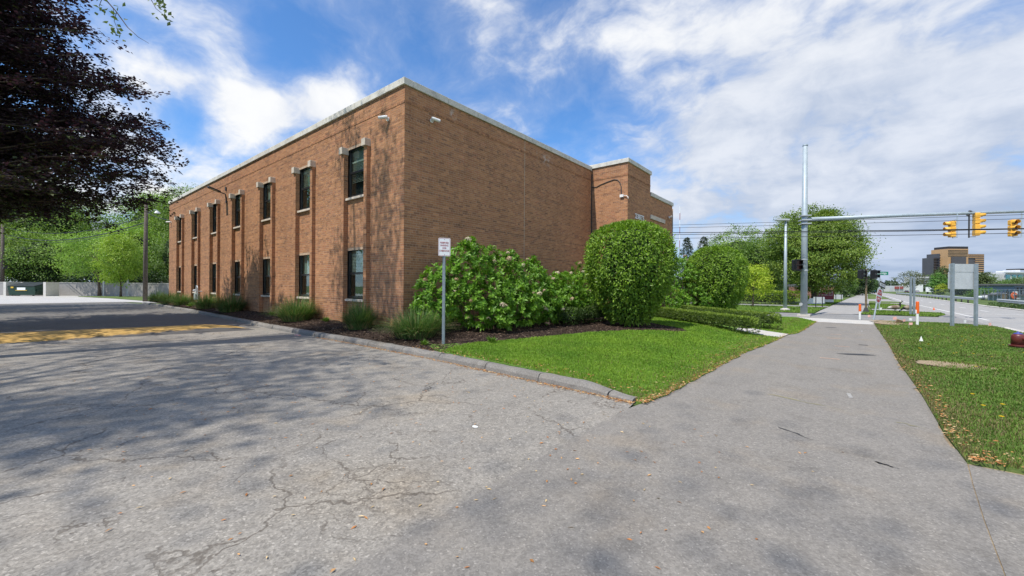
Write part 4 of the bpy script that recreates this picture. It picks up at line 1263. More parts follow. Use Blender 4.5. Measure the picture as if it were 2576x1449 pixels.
def hedge(name, label, p0, p1, w, h, zb, nleaf, leaf, c1, c2, seed, gapz=0.1, group=None):
    r = np.random.default_rng(seed)
    t = thing(name, label, 'hedge', (p0[0], p0[1], zb), 0, group)
    d = np.array([p1[0] - p0[0], p1[1] - p0[1]]); L = np.linalg.norm(d); d = d / L; s = np.array([-d[1], d[0]])
    u = r.uniform(-w * 0.45, L + w * 0.45, nleaf)
    th = np.where(r.random(nleaf) < 0.8, r.uniform(-0.12 * PI, 1.12 * PI, nleaf), r.uniform(-0.42 * PI, 1.42 * PI, nleaf))                     # round the back of the row
    e = np.clip(np.minimum(u + w * 0.45, L + w * 0.45 - u) / (w * 0.5), 0.05, 1) ** 0.5
    lum = 1 + 0.07 * np.sin(u * 5.1) + 0.05 * np.sin(u * 11 + 1)
    ct, st = np.cos(th), np.sin(th)
    q = (np.abs(ct) ** 6 + np.abs(st) ** 6) ** (-1 / 6)              # boxy section
    dpt = np.where(r.random(nleaf) < 0.6, r.uniform(0, 0.03, nleaf), r.uniform(0.03, 0.2, nleaf))
    yy = (w / 2 * q * lum * e - dpt) * ct; zz_ = gapz + (h - gapz) * np.clip((q * st * 0.5 * lum * np.where(st > 0, e, 1.0) + 0.5) - 0.0, 0, 1.1) - dpt * np.maximum(st, 0)
    C0 = np.stack([d[0] * u + s[0] * yy, d[1] * u + s[1] * yy, np.maximum(zz_, 0.03)], 1)
    on = unit(np.stack([s[0] * ct, s[1] * ct, st], 1))
    D0 = unit(on + rdirs(r, nleaf) * 0.8)
    tt = np.clip(r.random(nleaf) * 0.35 + 0.65 * (st > 0.75) * (dpt < 0.03), 0, 1)  # outer top leaves coloured lighter, bright lit top put into the tone
    leaf_mesh('foliage', C0, D0, unit(rdirs(r, nleaf) + np.array([0, 0, 0.7])), leaf * r.uniform(0.7, 1.3, nleaf), leaf * 0.6, colour_mix(r, nleaf, c1, c2, 0.15, tt), 'leaf', t)
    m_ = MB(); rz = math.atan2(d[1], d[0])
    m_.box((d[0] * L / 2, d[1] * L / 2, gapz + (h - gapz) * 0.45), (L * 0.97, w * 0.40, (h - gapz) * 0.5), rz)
    m_.build('heart', 'shade_core', t)  # added core block, coloured like the shaded hedge inside
    m_ = MB()
    for k in range(int(L / 0.35)):
        uu_ = (k + 0.5) * 0.35
        m_.tube([(d[0] * uu_, d[1] * uu_, -0.05), (d[0] * uu_ + r.normal(0, 0.05), d[1] * uu_ + r.normal(0, 0.05), h * 0.5)], [0.014, 0.01], 4)
    m_.build('stem', 'twig', t)


LHA, LHB = (0.028, 0.065, 0.013), (0.27, 0.37, 0.05)  # shaded side tone and bright lit top tone of the leaves
hedge('low_hedge', 'low clipped hedge on the lawn side of the entrance walk', (-2.55, 15.95), (-8.0, 21.4), 0.66, 0.50, 0.12, 15000, 0.060, LHA, LHB, 91, gapz=0.03, group='low hedges along the entrance walk')
hedge('low_hedge', 'low clipped hedge on the far side of the entrance walk', (-2.25, 18.75), (-8.3, 25.0), 0.66, 0.52, 0.12, 15000, 0.060, LHA, LHB, 92, gapz=0.03, group='low hedges along the entrance walk')
hedge('low_hedge', 'dark knee high hedge between the flowering shrub and the tall round shrub', (-8.1, 12.9), (-8.0, 16.4), 0.8, 0.66, 0.18, 6000, 0.06, (0.039, 0.081, 0.019), (0.109, 0.172, 0.031), 93)
hedge('ivy_hedge', 'bright yellow green leafy bank along the church drive', (-20, 50.6), (-4.2, 53.4), 2.2, 1.35, 0.0, 9000, 0.17, (0.130, 0.222, 0.025), (0.413, 0.504, 0.046), 94, gapz=0.0)


# ---- flowering hydrangeas against the blank wall
def hydrangea(name, label, base, lobes, ntips, seed, nflow, holes=()):
    r = np.random.default_rng(seed)
    t = thing(name, label, 'flowering shrub', base, 0, 'hydrangeas along the wall')
    b = np.array(base, float)
    LC = []; LD = []; LN = []; LL = []; LK = []; tips = []
    vol = np.array([q[3] * q[4] + q[4] * q[5] + q[3] * q[5] for q in lobes]); vol = vol / vol.sum()
    cs = np.array([q[:3] for q in lobes]); rs = np.array([q[3:6] for q in lobes])
    tries = 0
    while len(tips) < ntips and tries < ntips * 12:
        tries += 1
        k = r.choice(len(lobes), p=vol); d = r.normal(size=3); d /= np.linalg.norm(d)
        deep = r.random() < 0.25
        p = cs[k] + d * rs[k] * (r.uniform(0.55, 0.9) if deep else r.uniform(0.92, 1.08))
        if p[2] < 0.34 or p[0] < -10.95:
            continue
        e = (((p - cs) / rs) ** 2).sum(1)
        if (not deep) and (e < 0.80).sum() > 0:
            continue
        if any(np.linalg.norm(p - np.array(hh[:3])) < hh[3] for hh in holes):
            continue
        tips.append((p, d))
    mb = MB()
    for (p, d) in tips:
        o_ = unit((d + np.array([0, 0, 0.55]))[None])[0]
        m_ = r.integers(8, 13); a = np.arange(m_) * 2.4 + r.uniform(0, 6)
        u = np.cross(o_, [0.3, 0.9, 0.2]); u /= np.linalg.norm(u); v = np.cross(o_, u)
        tilt = r.uniform(0.25, 1.05, m_)
        rad_ = np.cos(a)[:, None] * u + np.sin(a)[:, None] * v
        ld = rad_ * np.cos(tilt)[:, None] + o_ * np.sin(tilt)[:, None] - np.array([0, 0, 0.18])
        st = p - o_ * (np.arange(m_) / m_ * 0.16)[:, None]
        LC.append(st - b); LD.append(ld); LN.append(unit(o_ - 0.3 * rad_ + r.normal(0, 0.2, (m_, 3)))); LL.append(r.uniform(0.095, 0.17, m_)); LK.append(np.full(m_, r.random()))
    Cc = np.concatenate(LC); n = len(Cc); K = np.concatenate(LK); LL = np.concatenate(LL)
    leaf_mesh('foliage', Cc, np.concatenate(LD), np.concatenate(LN), LL, LL * 0.52, colour_mix(r, n, (0.065, 0.165, 0.015), (0.20, 0.375, 0.035), 0.13, K), 'leaf', t, fold=0.14)
    cm = cs.mean(0); 
    for k in range(44):
        p, d = tips[r.integers(len(tips))]
        g0 = np.array([cm[0] * 0.5 + p[0] * 0.5, cm[1] * 0.2 + p[1] * 0.8, b[2]])
        mid = g0 * 0.45 + p * 0.55 + np.array([0, 0, 0.15])
        mb.tube([tuple(g0 - b), tuple(mid - b), tuple(p - b)], [0.016, 0.011, 0.004], 4, cap=False)
    mb.build('stem', 'twig', t)
    # last year's dried flower heads
    fl = np.array([q[0] for q in tips]); dd = np.array([q[1] for q in tips])
    vis = (dd[:, 0] > -0.1) & (dd[:, 1] < 0.55)
    ids = r.permutation(np.nonzero(vis)[0])[:nflow]
    protos = []
    for pz in range(4):
        m_ = 90; q = rdirs(r, m_); q[:, 2] = np.abs(q[:, 2]) * 1.0 - 0.25
        c0 = q * np.array([0.085, 0.085, 0.075]) * r.uniform(0.75, 1.05, (m_, 1))
        sz = 0.034 * r.uniform(0.7, 1.2, m_)
        pal = np.array([(0.50, 0.38, 0.27), (0.58, 0.47, 0.36), (0.42, 0.28, 0.19), (0.62, 0.54, 0.42)])[pz]
        ob = leaf_mesh('flower_head', c0, unit(np.cross(q, rdirs(r, m_))), q, sz, sz, np.clip(pal * r.normal(1, 0.14, (m_, 1)), 0, 1), 'petal', t)
        protos.append(ob)
    for j, i in enumerate(ids):
        ob = protos[j] if j < 4 else protos[j % 4].copy()
        if j >= 4:
            COL.objects.link(ob)
        s = r.uniform(0.65, 1.25)
        ob.location = fl[i] + dd[i] * 0.05 + np.array([0, 0, 0.03]) - b; ob.scale = (s, s, s); ob.rotation_euler = (r.uniform(-0.6, 0.6), r.uniform(-0.6, 0.6), r.uniform(0, 6))
    return t


leafy('petal', 0.15, 0.8, 0.1)
HYD = [(-9.85, 8.55, 1.35, 0.85, 0.85, 0.95), (-9.75, 8.0, 0.95, 0.55, 0.55, 0.5), (-9.45, 9.25, 2.0, 0.85, 0.85, 1.05), (-9.0, 9.6, 1.1, 0.95, 1.0, 0.95), (-9.3, 10.6, 1.75, 1.0, 1.0, 1.05), (-8.75, 10.6, 1.0, 0.95, 1.1, 0.9),
       (-9.2, 11.9, 1.6, 0.95, 1.0, 0.95), (-8.75, 12.0, 0.95, 0.85, 1.0, 0.8), (-9.3, 13.1, 1.35, 0.9, 0.9, 0.9), (-9.45, 9.3, 2.75, 0.35, 0.38, 0.45), (-9.3, 10.2, 2.6, 0.3, 0.3, 0.4), (-9.1, 10.95, 2.5, 0.3, 0.34, 0.4), (-9.1, 12.2, 2.4, 0.28, 0.3, 0.35), (-8.4, 9.5, 0.65, 0.55, 0.6, 0.45), (-8.9, 13.9, 1.25, 0.95, 1.0, 0.95), (-8.6, 13.2, 0.8, 0.8, 0.9, 0.6)]
hydrangea('hydrangea', 'big leafy hydrangea with tan dried flower heads beside the parking sign', (-9.2, 10.2, 0.2), HYD, 1850, 101, 38)
HYD2 = [(-8.8, 15.5, 1.3, 0.9, 0.9, 1.0), (-9.6, 15.3, 1.3, 0.8, 0.9, 0.95), (-9.4, 16.6, 1.5, 0.9, 1.0, 1.05), (-9.5, 17.8, 1.5, 0.8, 0.9, 1.05), (-9.5, 16.3, 2.3, 0.35, 0.4, 0.45), (-9.3, 14.4, 1.0, 0.7, 0.7, 0.7)]
hydrangea('hydrangea', 'smaller hydrangea half hidden between the big one and the tall round shrub', (-9.5, 16.4, 0.2), HYD2, 680, 102, 18)
HYD3 = [(-7.6, 24.6, 1.7, 1.2, 1.3, 1.6), (-7.0, 25.0, 0.9, 1.2, 1.4, 0.9), (-7.7, 25.6, 2.6, 0.8, 0.8, 0.9), (-7.9, 22.9, 1.0, 0.9, 1.0, 0.9)]
hydrangea('hydrangea', 'light green hydrangea behind the tall round shrub near the low wing', (-7.5, 24.7, 0.15), HYD3, 650, 103, 6)


# ---- ornamental grasses along the facade
def ornamental(loc, w, h, label, seed, nb=950):
    r = np.random.default_rng(seed)
    t = thing('ornamental_grass', label, 'ornamental grass', loc, 0, 'ornamental grass clumps along the facade')
    a = r.uniform(0, 2 * PI, nb); rb = np.sqrt(r.random(nb)) * w * 0.26
    out = r.uniform(0.03, 1.0, nb) ** 0.7 * w * 0.46; hh = h * r.uniform(0.55, 1.12, nb) * (1.08 - 0.35 * (out / (w * 0.42)) ** 2)
    ca, sa = np.cos(a), np.sin(a); wd = 0.0085 * r.uniform(0.7, 1.5, nb)
    ts = np.array([0, 0.35, 0.68, 0.9, 1.0]); k = len(ts)
    V = np.zeros((nb, k, 2, 3))
    for i, u in enumerate(ts):
        rr = rb + out * (u ** 1.7); zz = hh * (u - 0.48 * u ** 2.8 * (out / (w * 0.46)))
        ww = wd * (1 - u * 0.82)
        cx = ca * rr; cy = sa * rr
        V[:, i, 0] = np.stack([cx - sa * ww, cy + ca * ww, zz], 1); V[:, i, 1] = np.stack([cx + sa * ww, cy - ca * ww, zz], 1)
    base = (np.arange(nb) * k * 2)[:, None, None]
    F = (np.array([[2 * i, 2 * i + 1, 2 * i + 3, 2 * i + 2] for i in range(k - 1)])[None] + base).reshape(-1, 4)
    cols = colour_mix(r, nb, (0.054, 0.116, 0.034), (0.155, 0.248, 0.078), 0.15)
    dry = r.random(nb) < 0.10
    cols[dry] = np.array([0.32, 0.25, 0.13]) * r.normal(1, 0.12, (dry.sum(), 1))
    np_mesh('blades', V.reshape(-1, 3), F, 'grass_blade', t, np.repeat(cols, k * 2, axis=0))
    nd = 160; a = r.uniform(0, 2 * PI, nd); rb = w * r.uniform(0.2, 0.36, nd)
    C0 = np.stack([np.cos(a) * rb, np.sin(a) * rb, r.uniform(0.0, 0.06, nd)], 1); D0 = np.stack([np.cos(a) * 0.6, np.sin(a) * 0.6, r.uniform(0.2, 1.4, nd)], 1)
    leaf_mesh('dry_straw', C0, unit(D0), rdirs(r, nd), 0.22 * r.uniform(0.5, 1.2, nd), 0.008, np.clip(np.array([(0.36, 0.28, 0.16)]) * r.normal(1, 0.15, (nd, 1)), 0, 1), 'grass_blade', t)


for k, (x, y, w, h, lb) in enumerate((
        (-9.35, 7.15, 2.0, 0.86, 'broad light green grass clump at the corner beside the parking sign'),
        (-12.35, 7.2, 1.35, 0.95, 'upright grass clump under the wall between corner and first lower window'),
        (-17.05, 7.2, 2.0, 1.05, 'dark full grass clump under the second lower window from the corner'),
        (-25.0, 7.25, 1.9, 1.05, 'grass clump under the fourth lower window, right of the gas meter'),
        (-29.4, 7.3, 1.9, 1.0, 'grass clump under the fifth lower window, just right of the gas meter'),
        (-35.2, 7.3, 1.7, 0.95, 'grass clump just left of the gas meter'),
        (-38.6, 7.3, 1.8, 0.95, 'grass clump second from the far end of the facade'),
        (-42.8, 7.35, 1.8, 0.95, 'grass clump farthest along the facade near the wooden pole'))):
    ornamental((x, y, float(bed_h(x, y)) - 0.02), w, h, lb, 110 + k, 1700 if k < 3 else 1200)

# broad-leaved weeds in the mulch
for k, (x, y, s, lb) in enumerate(((-18.6, 7.3, 0.32, 'bright green weed beside the dark grass clump'), (-20.4, 7.55, 0.2, 'small weed at the wall foot'), (-32.3, 7.2, 0.35, 'bright green weed by the kerb near the gas meter'), (-15.2, 7.5, 0.22, 'weed at the wall foot below the first pilaster'), (-8.1, 6.45, 0.16, 'tiny weed in the mulch left of the parking sign'), (-7.15, 7.9, 0.2, 'weed at the lawn edge right of the parking sign'))):
    r = np.random.default_rng(130 + k); n = 46
    t = thing('weed', lb, 'weed', (x, y, float(bed_h(x, y)) - 0.01))
    a = r.uniform(0, 2 * PI, n); e = r.uniform(0.3, 1.3, n)
    D0 = np.stack([np.cos(a) * np.cos(e), np.sin(a) * np.cos(e), np.sin(e)], 1)
    leaf_mesh('foliage', D0 * 0.05 * r.random((n, 1)), D0, unit(np.array([[0, 0, 1.0]]) + rdirs(r, n) * 0.3), s * r.uniform(0.5, 1.1, n), s * 0.22, colour_mix(r, n, (0.07, 0.14, 0.02), (0.15, 0.25, 0.04)), 'leaf', t)


# ---- lawn and verge grass
def grass(name, label, poly, n, hfun, hmin, hmax, c1, c2, seed, dens=None, width=0.0032, excl=(), patchy=None, weed=0.0):
    r = np.random.default_rng(seed)
    P2 = np.array(poly); lo, hi = P2.min(0), P2.max(0)
    out = []
    got = 0
    while got < n:
        m_ = n * 2
        x = r.uniform(lo[0], hi[0], m_); y = r.uniform(lo[1], hi[1], m_)
        k = inside(poly, x, y)
        if dens is not None:
            k &= r.random(m_) < dens(x, y)
        for e in excl:
            k &= ~inside(e, x, y)
        out.append(np.stack([x[k], y[k]], 1)); got += int(k.sum())
    q = np.concatenate(out)[:n]
    x, y = q[:, 0], q[:, 1]
    z = hfun(x, y) - 0.008
    cl = 0.5 + 0.5 * np.sin(x * 1.9 + 1.3 * np.sin(y * 1.1)) * np.sin(y * 2.3 + 0.7 * x)
    fine = 0.5 + 0.5 * np.sin(x * 7.7 + 2 * np.sin(y * 5.1)) * np.sin(y * 8.3 + 1.9 * np.sin(x * 4))
    h = (hmin + (hmax - hmin) * r.random(n)) * (0.7 + 0.5 * fine)
    dcam = np.hypot(x, y)
    wd = width * np.clip(dcam / 6.0, 1.0, 2.4) * r.uniform(0.7, 1.3, n)
    a = r.uniform(0, 2 * PI, n); ln = r.uniform(0.1, 0.75, n)
    dx, dy = np.cos(a), np.sin(a)
    V = np.zeros((n, 5, 3))
    V[:, 0] = np.stack([x - dy * wd, y + dx * wd, z], 1); V[:, 1] = np.stack([x + dy * wd, y - dx * wd, z], 1)
    mx_ = x + dx * h * ln * 0.4; my_ = y + dy * h * ln * 0.4; mz = z + h * 0.6
    V[:, 2] = np.stack([mx_ + dy * wd * 0.8, my_ - dx * wd * 0.8, mz], 1); V[:, 3] = np.stack([mx_ - dy * wd * 0.8, my_ + dx * wd * 0.8, mz], 1)
    V[:, 4] = np.stack([x + dx * h * ln, y + dy * h * ln, z + h * (1 - 0.3 * ln)], 1)
    b_ = (np.arange(n) * 5)[:, None]
    F = np.concatenate([b_ + np.array([[0, 1, 2]]), b_ + np.array([[0, 2, 3]]), b_ + np.array([[3, 2, 4]])])
    cols = colour_mix(r, n, c1, c2, 0.16, np.clip(cl * 0.7 + fine * 0.3, 0, 1))
    dry = r.random(n) < (0.03 + (0.0 if patchy is None else patchy(x, y)))
    cols[dry] = np.array([0.20, 0.17, 0.075]) * r.normal(1, 0.15, (dry.sum(), 1))
    o = np_mesh(name, V.reshape(-1, 3), F, 'grass_blade', None, np.repeat(cols, 5, axis=0))
    tag(o, label, 'grass', kind='stuff')
    return o


LG1, LG2 = (0.095, 0.206, 0.021), (0.231, 0.358, 0.037)
LAWN_NEAR = [p for p in LAWN if p[1] < 28.7 and p[0] > -9]
WALK = [(-1.70, 15.85), (-1.60, 17.3), (-3.1, 18.6), (-8.9, 25.0), (-8.9, 22.9), (-3.0, 16.9)]
lawn_vis = [(-7.45, 6.15)] + [(-7.03, 6.12), (-4.19, 5.88), (-2.45, 5.70)] + PATH_L + [(-1.9, 27.3), (-7.0, 28.0), (-9, 27.6), (-8.9, 20)]
grass('grass', 'short green mown grass of the lawn between kerb and footpath', lawn_vis, 190000, lawn_h, 0.03, 0.07, LG1, LG2, 140, dens=lambda x, y: np.clip(9.0 / (np.hypot(x, y) + 0.5), 0.12, 1) ** 1.6, excl=(BED, WALK),
      patchy=lambda x, y: 0.45 * np.exp(-np.abs(x + 2.12) / 0.22) + 0.35 * np.exp(-np.abs(y - 5.8) / 0.16))
grass('grass', 'rougher green grass of the verge between footpath and road', VERGE0, 240000, verge_h, 0.03, 0.075, (0.073, 0.155, 0.026), (0.178, 0.271, 0.048), 141, dens=lambda x, y: np.clip(8.0 / (np.hypot(x, y) + 0.5), 0.1, 1) ** 1.5 * (1 - 0.85 * np.max([np.exp(-(((x - e[0]) / e[2]) ** 2 + ((y - e[1]) / e[3]) ** 2) ** 2) for e in EARTH], axis=0)),
      patchy=lambda x, y: 0.10 + 0.22 * np.clip(np.sin(x * 2.7 + 1.2) * np.sin(y * 1.3 + x), 0, 1) + 0.6 * np.exp(-np.abs(x - 0.9) / 0.2) + 0.5 * np.exp(-(((x - 1.62) / 0.6) ** 2 + ((y - 12.3) / 0.3) ** 2)))
for k, (q, lb) in enumerate(((VERGE1, 'grass of the strip across the side street where geese stand'), (VERGE2, 'grass of the second strip beyond the concrete apron'))):
    grass('grass', lb, q, 9000, lambda x, y: 0.02 + 0 * x, 0.05, 0.10, (0.095, 0.174, 0.030), (0.209, 0.310, 0.055), 142 + k, width=0.008)
FARLAWN = [(-14, 33.6), (-6.2, 33.5), (-1.8, 34.2), (-1.7, 40), (-1.5, 45), (-3.2, 45.8), (-14, 45)]
sheet('far_lawn', FARLAWN, 0.015, 'lawn_soil')
grass('grass', 'grass of the strip across the side street around the pale lamp pole', FARLAWN, 14000, lambda x, y: 0.02 + 0 * x, 0.05, 0.10, (0.095, 0.174, 0.030), (0.209, 0.310, 0.055), 150, width=0.008)
CHL = [(-3.0, 50.4), (-1.5, 50.6), (-1.1, 60), (-0.3, 85), (-3, 86), (-4, 60)]
sheet('church_lawn', CHL, 0.012, 'lawn_soil')
grass('grass', 'lawn grass around the maroon church sign', CHL, 8000, lambda x, y: 0.02 + 0 * x, 0.05, 0.10, (0.105, 0.194, 0.030), (0.231, 0.330, 0.055), 151, width=0.012)
# yellow dandelions in the verge
r = np.random.default_rng(160); nf = 70
fx = r.uniform(1.0, 4.6, nf); fy = r.uniform(6.5, 26, nf)
dn = MB()
C0 = []; 
for x, y in zip(fx, fy):
    m_ = 9; a = np.arange(m_) * 2 * PI / m_
    C0.append((x, y, a, 0.1 + 0.04 * r.random()))
Cd = np.concatenate([np.stack([np.full(9, x), np.full(9, y), np.full(9, h)], 1) for x, y, a, h in C0]); Dd = np.concatenate([np.stack([np.cos(a), np.sin(a), 0.35 + 0 * a], 1) for x, y, a, h in C0])
dl = leaf_mesh('dandelion_blossoms', Cd, Dd, np.tile([0, 0, 1.0], (len(Cd), 1)), 0.028, 0.018, np.tile([0.75, 0.50, 0.02], (len(Cd), 1)), 'petal', None)
tag(dl, 'scattered yellow dandelions in the verge grass', 'dandelions', kind='stuff')

# ---- mulch chips and fallen maple seeds
r = np.random.default_rng(170)
def scatter(name, label, x, y, z, size, asp, pal, matname, cat, tilt=0.5):
    n = len(x); c0 = np.stack([x, y, z], 1)
    a = r.uniform(0, 2 * PI, n); D0 = np.stack([np.cos(a), np.sin(a), r.normal(0, 0.15 * tilt, n)], 1)
    pal = np.array(pal); cols = pal[r.integers(len(pal), size=n)] * r.normal(1, 0.18, (n, 1))
    o = leaf_mesh(name, c0, D0, unit(np.array([[0, 0, 1.0]]) + r.normal(0, tilt, (n, 3))), size * r.uniform(0.5, 1.4, n), size * asp * r.uniform(0.6, 1.3, n), np.clip(cols, 0.005, 1), matname, None, fold=0.1)
    return tag(o, label, cat, kind='stuff')
pts = []
while len(pts) < 26000:
    x = r.uniform(-46, -4, 60000); y = r.uniform(6, 20, 60000)
    k = inside(BED, x, y) & (r.random(60000) < np.clip(11 / np.hypot(x, y), 0.05, 1) ** 1.3)
    pts.extend(zip(x[k], y[k]))
pts = np.array(pts[:26000])
scatter('mulch_chips', 'dark shredded bark mulch covering the planting bed', pts[:, 0], pts[:, 1], bed_h(pts[:, 0], pts[:, 1]) + 0.005 + 0.012 * r.random(len(pts)), 0.075, 0.3, [(0.035, 0.022, 0.016), (0.06, 0.04, 0.03), (0.09, 0.062, 0.045), (0.02, 0.014, 0.011), (0.17, 0.12, 0.085)], 'mulch_chip', 'mulch', 0.45)
LP = [(0.42, 0.20, 0.07), (0.50, 0.29, 0.13), (0.36, 0.15, 0.05), (0.52, 0.38, 0.2)]
n = 2200; u = r.random(n) ** 1.25; ix = -2.3 - u * 10.5
jx = ix; jy = np.array([ky(v) for v in ix]) - np.abs(r.normal(0, 0.055, n)) - 0.01
scatter('seed_litter', 'orange brown fallen maple seeds drifted along the kerb', jx, jy, 0.006 + 0.01 * r.random(n), 0.042, 0.32, LP, 'litter', 'leaf litter', 0.35)
n = 1900; yy = 5.5 + 20 * r.random(n) ** 1.7; px_ = np.interp(yy, [p[1] for p in PATH_L], [p[0] for p in PATH_L])
scatter('seed_litter', 'fallen maple seeds along the lawn edge of the footpath', px_ - np.abs(r.normal(0, 0.075, n)) + 0.03, yy, 0.03 + 0.02 * r.random(n), 0.042, 0.32, LP, 'litter', 'leaf litter', 0.5)
n = 420; t_ = r.random(n); yy = 5.55 + 8 * t_ ** 2.2; px_ = np.interp(yy, [p[1] for p in PATH_R[::-1]], [p[0] for p in PATH_R[::-1]])
xx = px_ + np.abs(r.normal(0, 0.10, n)) + np.where(r.random(n) < 0.5, r.uniform(0, 0.75, n) * np.exp(-(yy - 5.55) * 2.0), 0)
scatter('seed_litter', 'fallen maple seeds on the verge edge at the apron', xx, yy, 0.05 + 0.035 * r.random(n), 0.045, 0.35, LP, 'litter', 'leaf litter', 0.5)
n = 420; a = r.uniform(0, 1, n); xx = -0.5 - 9 * a ** 1.2 + r.normal(0, 0.5, n); yy = r.uniform(0.4, 5.2, n)
scatter('seed_litter', 'single maple seeds scattered over the cracked driveway', xx, yy, 0.007 + 0.004 * r.random(n), 0.042, 0.36, LP, 'litter', 'leaf litter', 0.25)
n = 700; xx = np.concatenate([r.uniform(-8, -2.3, n // 2), -2.12 - np.abs(r.normal(0, 0.35, n // 2))]); yy = np.concatenate([r.uniform(5.85, 6.3, n // 2), r.uniform(5.7, 16, n // 2)])
scatter('seed_litter', 'fallen maple seeds caught in the lawn margin', xx, yy, lawn_h(xx, yy) + 0.03, 0.045, 0.34, LP, 'litter', 'leaf litter', 0.5)
# ------------------------------------------------------------------ street furniture and far things
plain('galv', (0.36, 0.42, 0.455), 0.5, 0.08, 5.0, metal=0.15, spec=0.5, dirt=0.15)
plain('galv_flat', (0.50, 0.53, 0.54), 0.5, 0.06, 3.0, metal=0.25, dirt=0.1)
plain('post_steel', (0.26, 0.31, 0.34), 0.5, 0.1, 8.0, metal=0.3)
plain('sign_white', (0.78, 0.80, 0.82), 0.4, 0.03, 2.0)
plain('sign_red', (0.55, 0.02, 0.025), 0.45, 0.06)
plain('sign_maroon_ink', (0.36, 0.035, 0.05), 0.5, 0.05)
plain('sign_black', (0.015, 0.015, 0.016), 0.45)
plain('sign_green', (0.0, 0.20, 0.115), 0.4, 0.05)
plain('sign_maroon', (0.20, 0.02, 0.045), 0.5, 0.08)
plain('sign_blue', (0.02, 0.11, 0.42), 0.45)
plain('signal_yellow', (0.80, 0.42, 0.055), 0.45, 0.06, 6.0)
plain('signal_black', (0.014, 0.015, 0.017), 0.4)
plain('signal_glass', (0.06, 0.015, 0.012), 0.2)
plain('marker_orange', (0.72, 0.12, 0.015), 0.5, 0.05)
plain('marker_white', (0.72, 0.73, 0.70), 0.5, 0.05)
plain('hydrant_red', (0.13, 0.028, 0.024), 0.38, 0.12, 18.0, 0.1, 60.0, spec=0.5)
plain('hydrant_blue', (0.06, 0.07, 0.28), 0.4)
plain('wood_pole', (0.13, 0.11, 0.095), 0.95, 0.25, 7.0, 0.5, 40.0, spec=0.1)
plain('cable', (0.015, 0.015, 0.017), 0.6)
plain('rust_steel', (0.16, 0.12, 0.07), 0.6, 0.3, 6.0)
plain('dumpster_green', (0.012, 0.045, 0.03), 0.5, 0.15, 3.0, dirt=0.2)
plain('dumpster_lid', (0.018, 0.022, 0.02), 0.6)
plain('sticker_yellow', (0.60, 0.40, 0.04), 0.5)
plain('screen_wall', (0.30, 0.29, 0.28), 0.9, 0.06, 3.0, 0.1, 40.0, dirt=0.1)
plain('wall_post', (0.58, 0.56, 0.52), 0.9, 0.06, 3.0)
plain('pink_flag', (0.75, 0.42, 0.36), 0.6)
plain('white_flag', (0.85, 0.85, 0.80), 0.6)
plain('meter_green', (0.25, 0.30, 0.27), 0.5)
attr_mat('goose_feather', 0.8, mottle=0.15, mscale=30)


def at(x, y, depth):
    """point at a given depth along the line of sight of a photo position (2576 px wide picture)"""
    d = FWD + RGT * ((x - 1288.0) / 1030.04) + UPV * ((724.5 - y) / 1030.04)
    return Vector((0, 0, CAM_Z)) + d * depth


def rrect(w, h, r_, n=4):
    q = []
    for cx, cy, a0 in ((w / 2 - r_, h / 2 - r_, 0), (-w / 2 + r_, h / 2 - r_, 90), (-w / 2 + r_, -h / 2 + r_, 180), (w / 2 - r_, -h / 2 + r_, 270)):
        for k in range(n + 1):
            t = rad(a0 + 90 * k / n); q.append((cx + r_ * math.cos(t), cy + r_ * math.sin(t)))
    return q


def u_post(mb, x, y, z0, z1, w=0.06, d=0.035):
    """U channel sign post (open towards +y)"""
    t = 0.006
    for (cx, cy, sx, sy) in ((0, -d / 2, w * 0.5, t), (-w * 0.25, 0, t, d), (w * 0.25, 0, t, d), (-w * 0.38, d / 2, w * 0.28, t), (w * 0.38, d / 2, w * 0.28, t)):
        mb.box((x + cx, y + cy, (z0 + z1) / 2), (sx, sy, z1 - z0))


# ---- reserved parking sign
rs = thing('parking_sign', 'small white reserved parking sign on a grey channel post in the mulch', 'sign', (-7.86, 6.88, 0.16), rad(58))
p_ = MB(); u_post(p_, 0, 0.02, -0.2, 2.55, 0.075, 0.045); p_.build('post', 'post_steel', rs)
MB().prism(rrect(0.305, 0.457, 0.035), 0, 0.004, lambda u, v, h: (u, -0.012 - h, 2.44 + v)).build('panel', 'sign_white', rs)
outer = rrect(0.285, 0.437, 0.03); inner = rrect(0.271, 0.423, 0.024); n = len(outer)
MB().add([(u, -0.0175, 2.44 + v) for u, v in outer] + [(u, -0.0175, 2.44 + v) for u, v in inner], [(i, (i + 1) % n, n + (i + 1) % n, n + i) for i in range(n)]).build('border', 'sign_maroon_ink', rs)
for k, tx in enumerate(('RESERVED', 'PARKING', 'FOR', 'CYBERNOOR')):
    mesh_text('lettering', tx, 0.060, 'sign_maroon_ink', rs, (0, -0.0175, 2.545 - k * 0.068), (PI / 2, 0, 0), sx=(0.80, 0.80, 0.85, 0.69)[k], extrude=0.0008, bold=0.0008)
for zz in (2.63, 2.25):
    MB().tube([(0, -0.016, zz), (0, -0.021, zz)], 0.008, 8).build('bolt', 'dark_metal', rs)

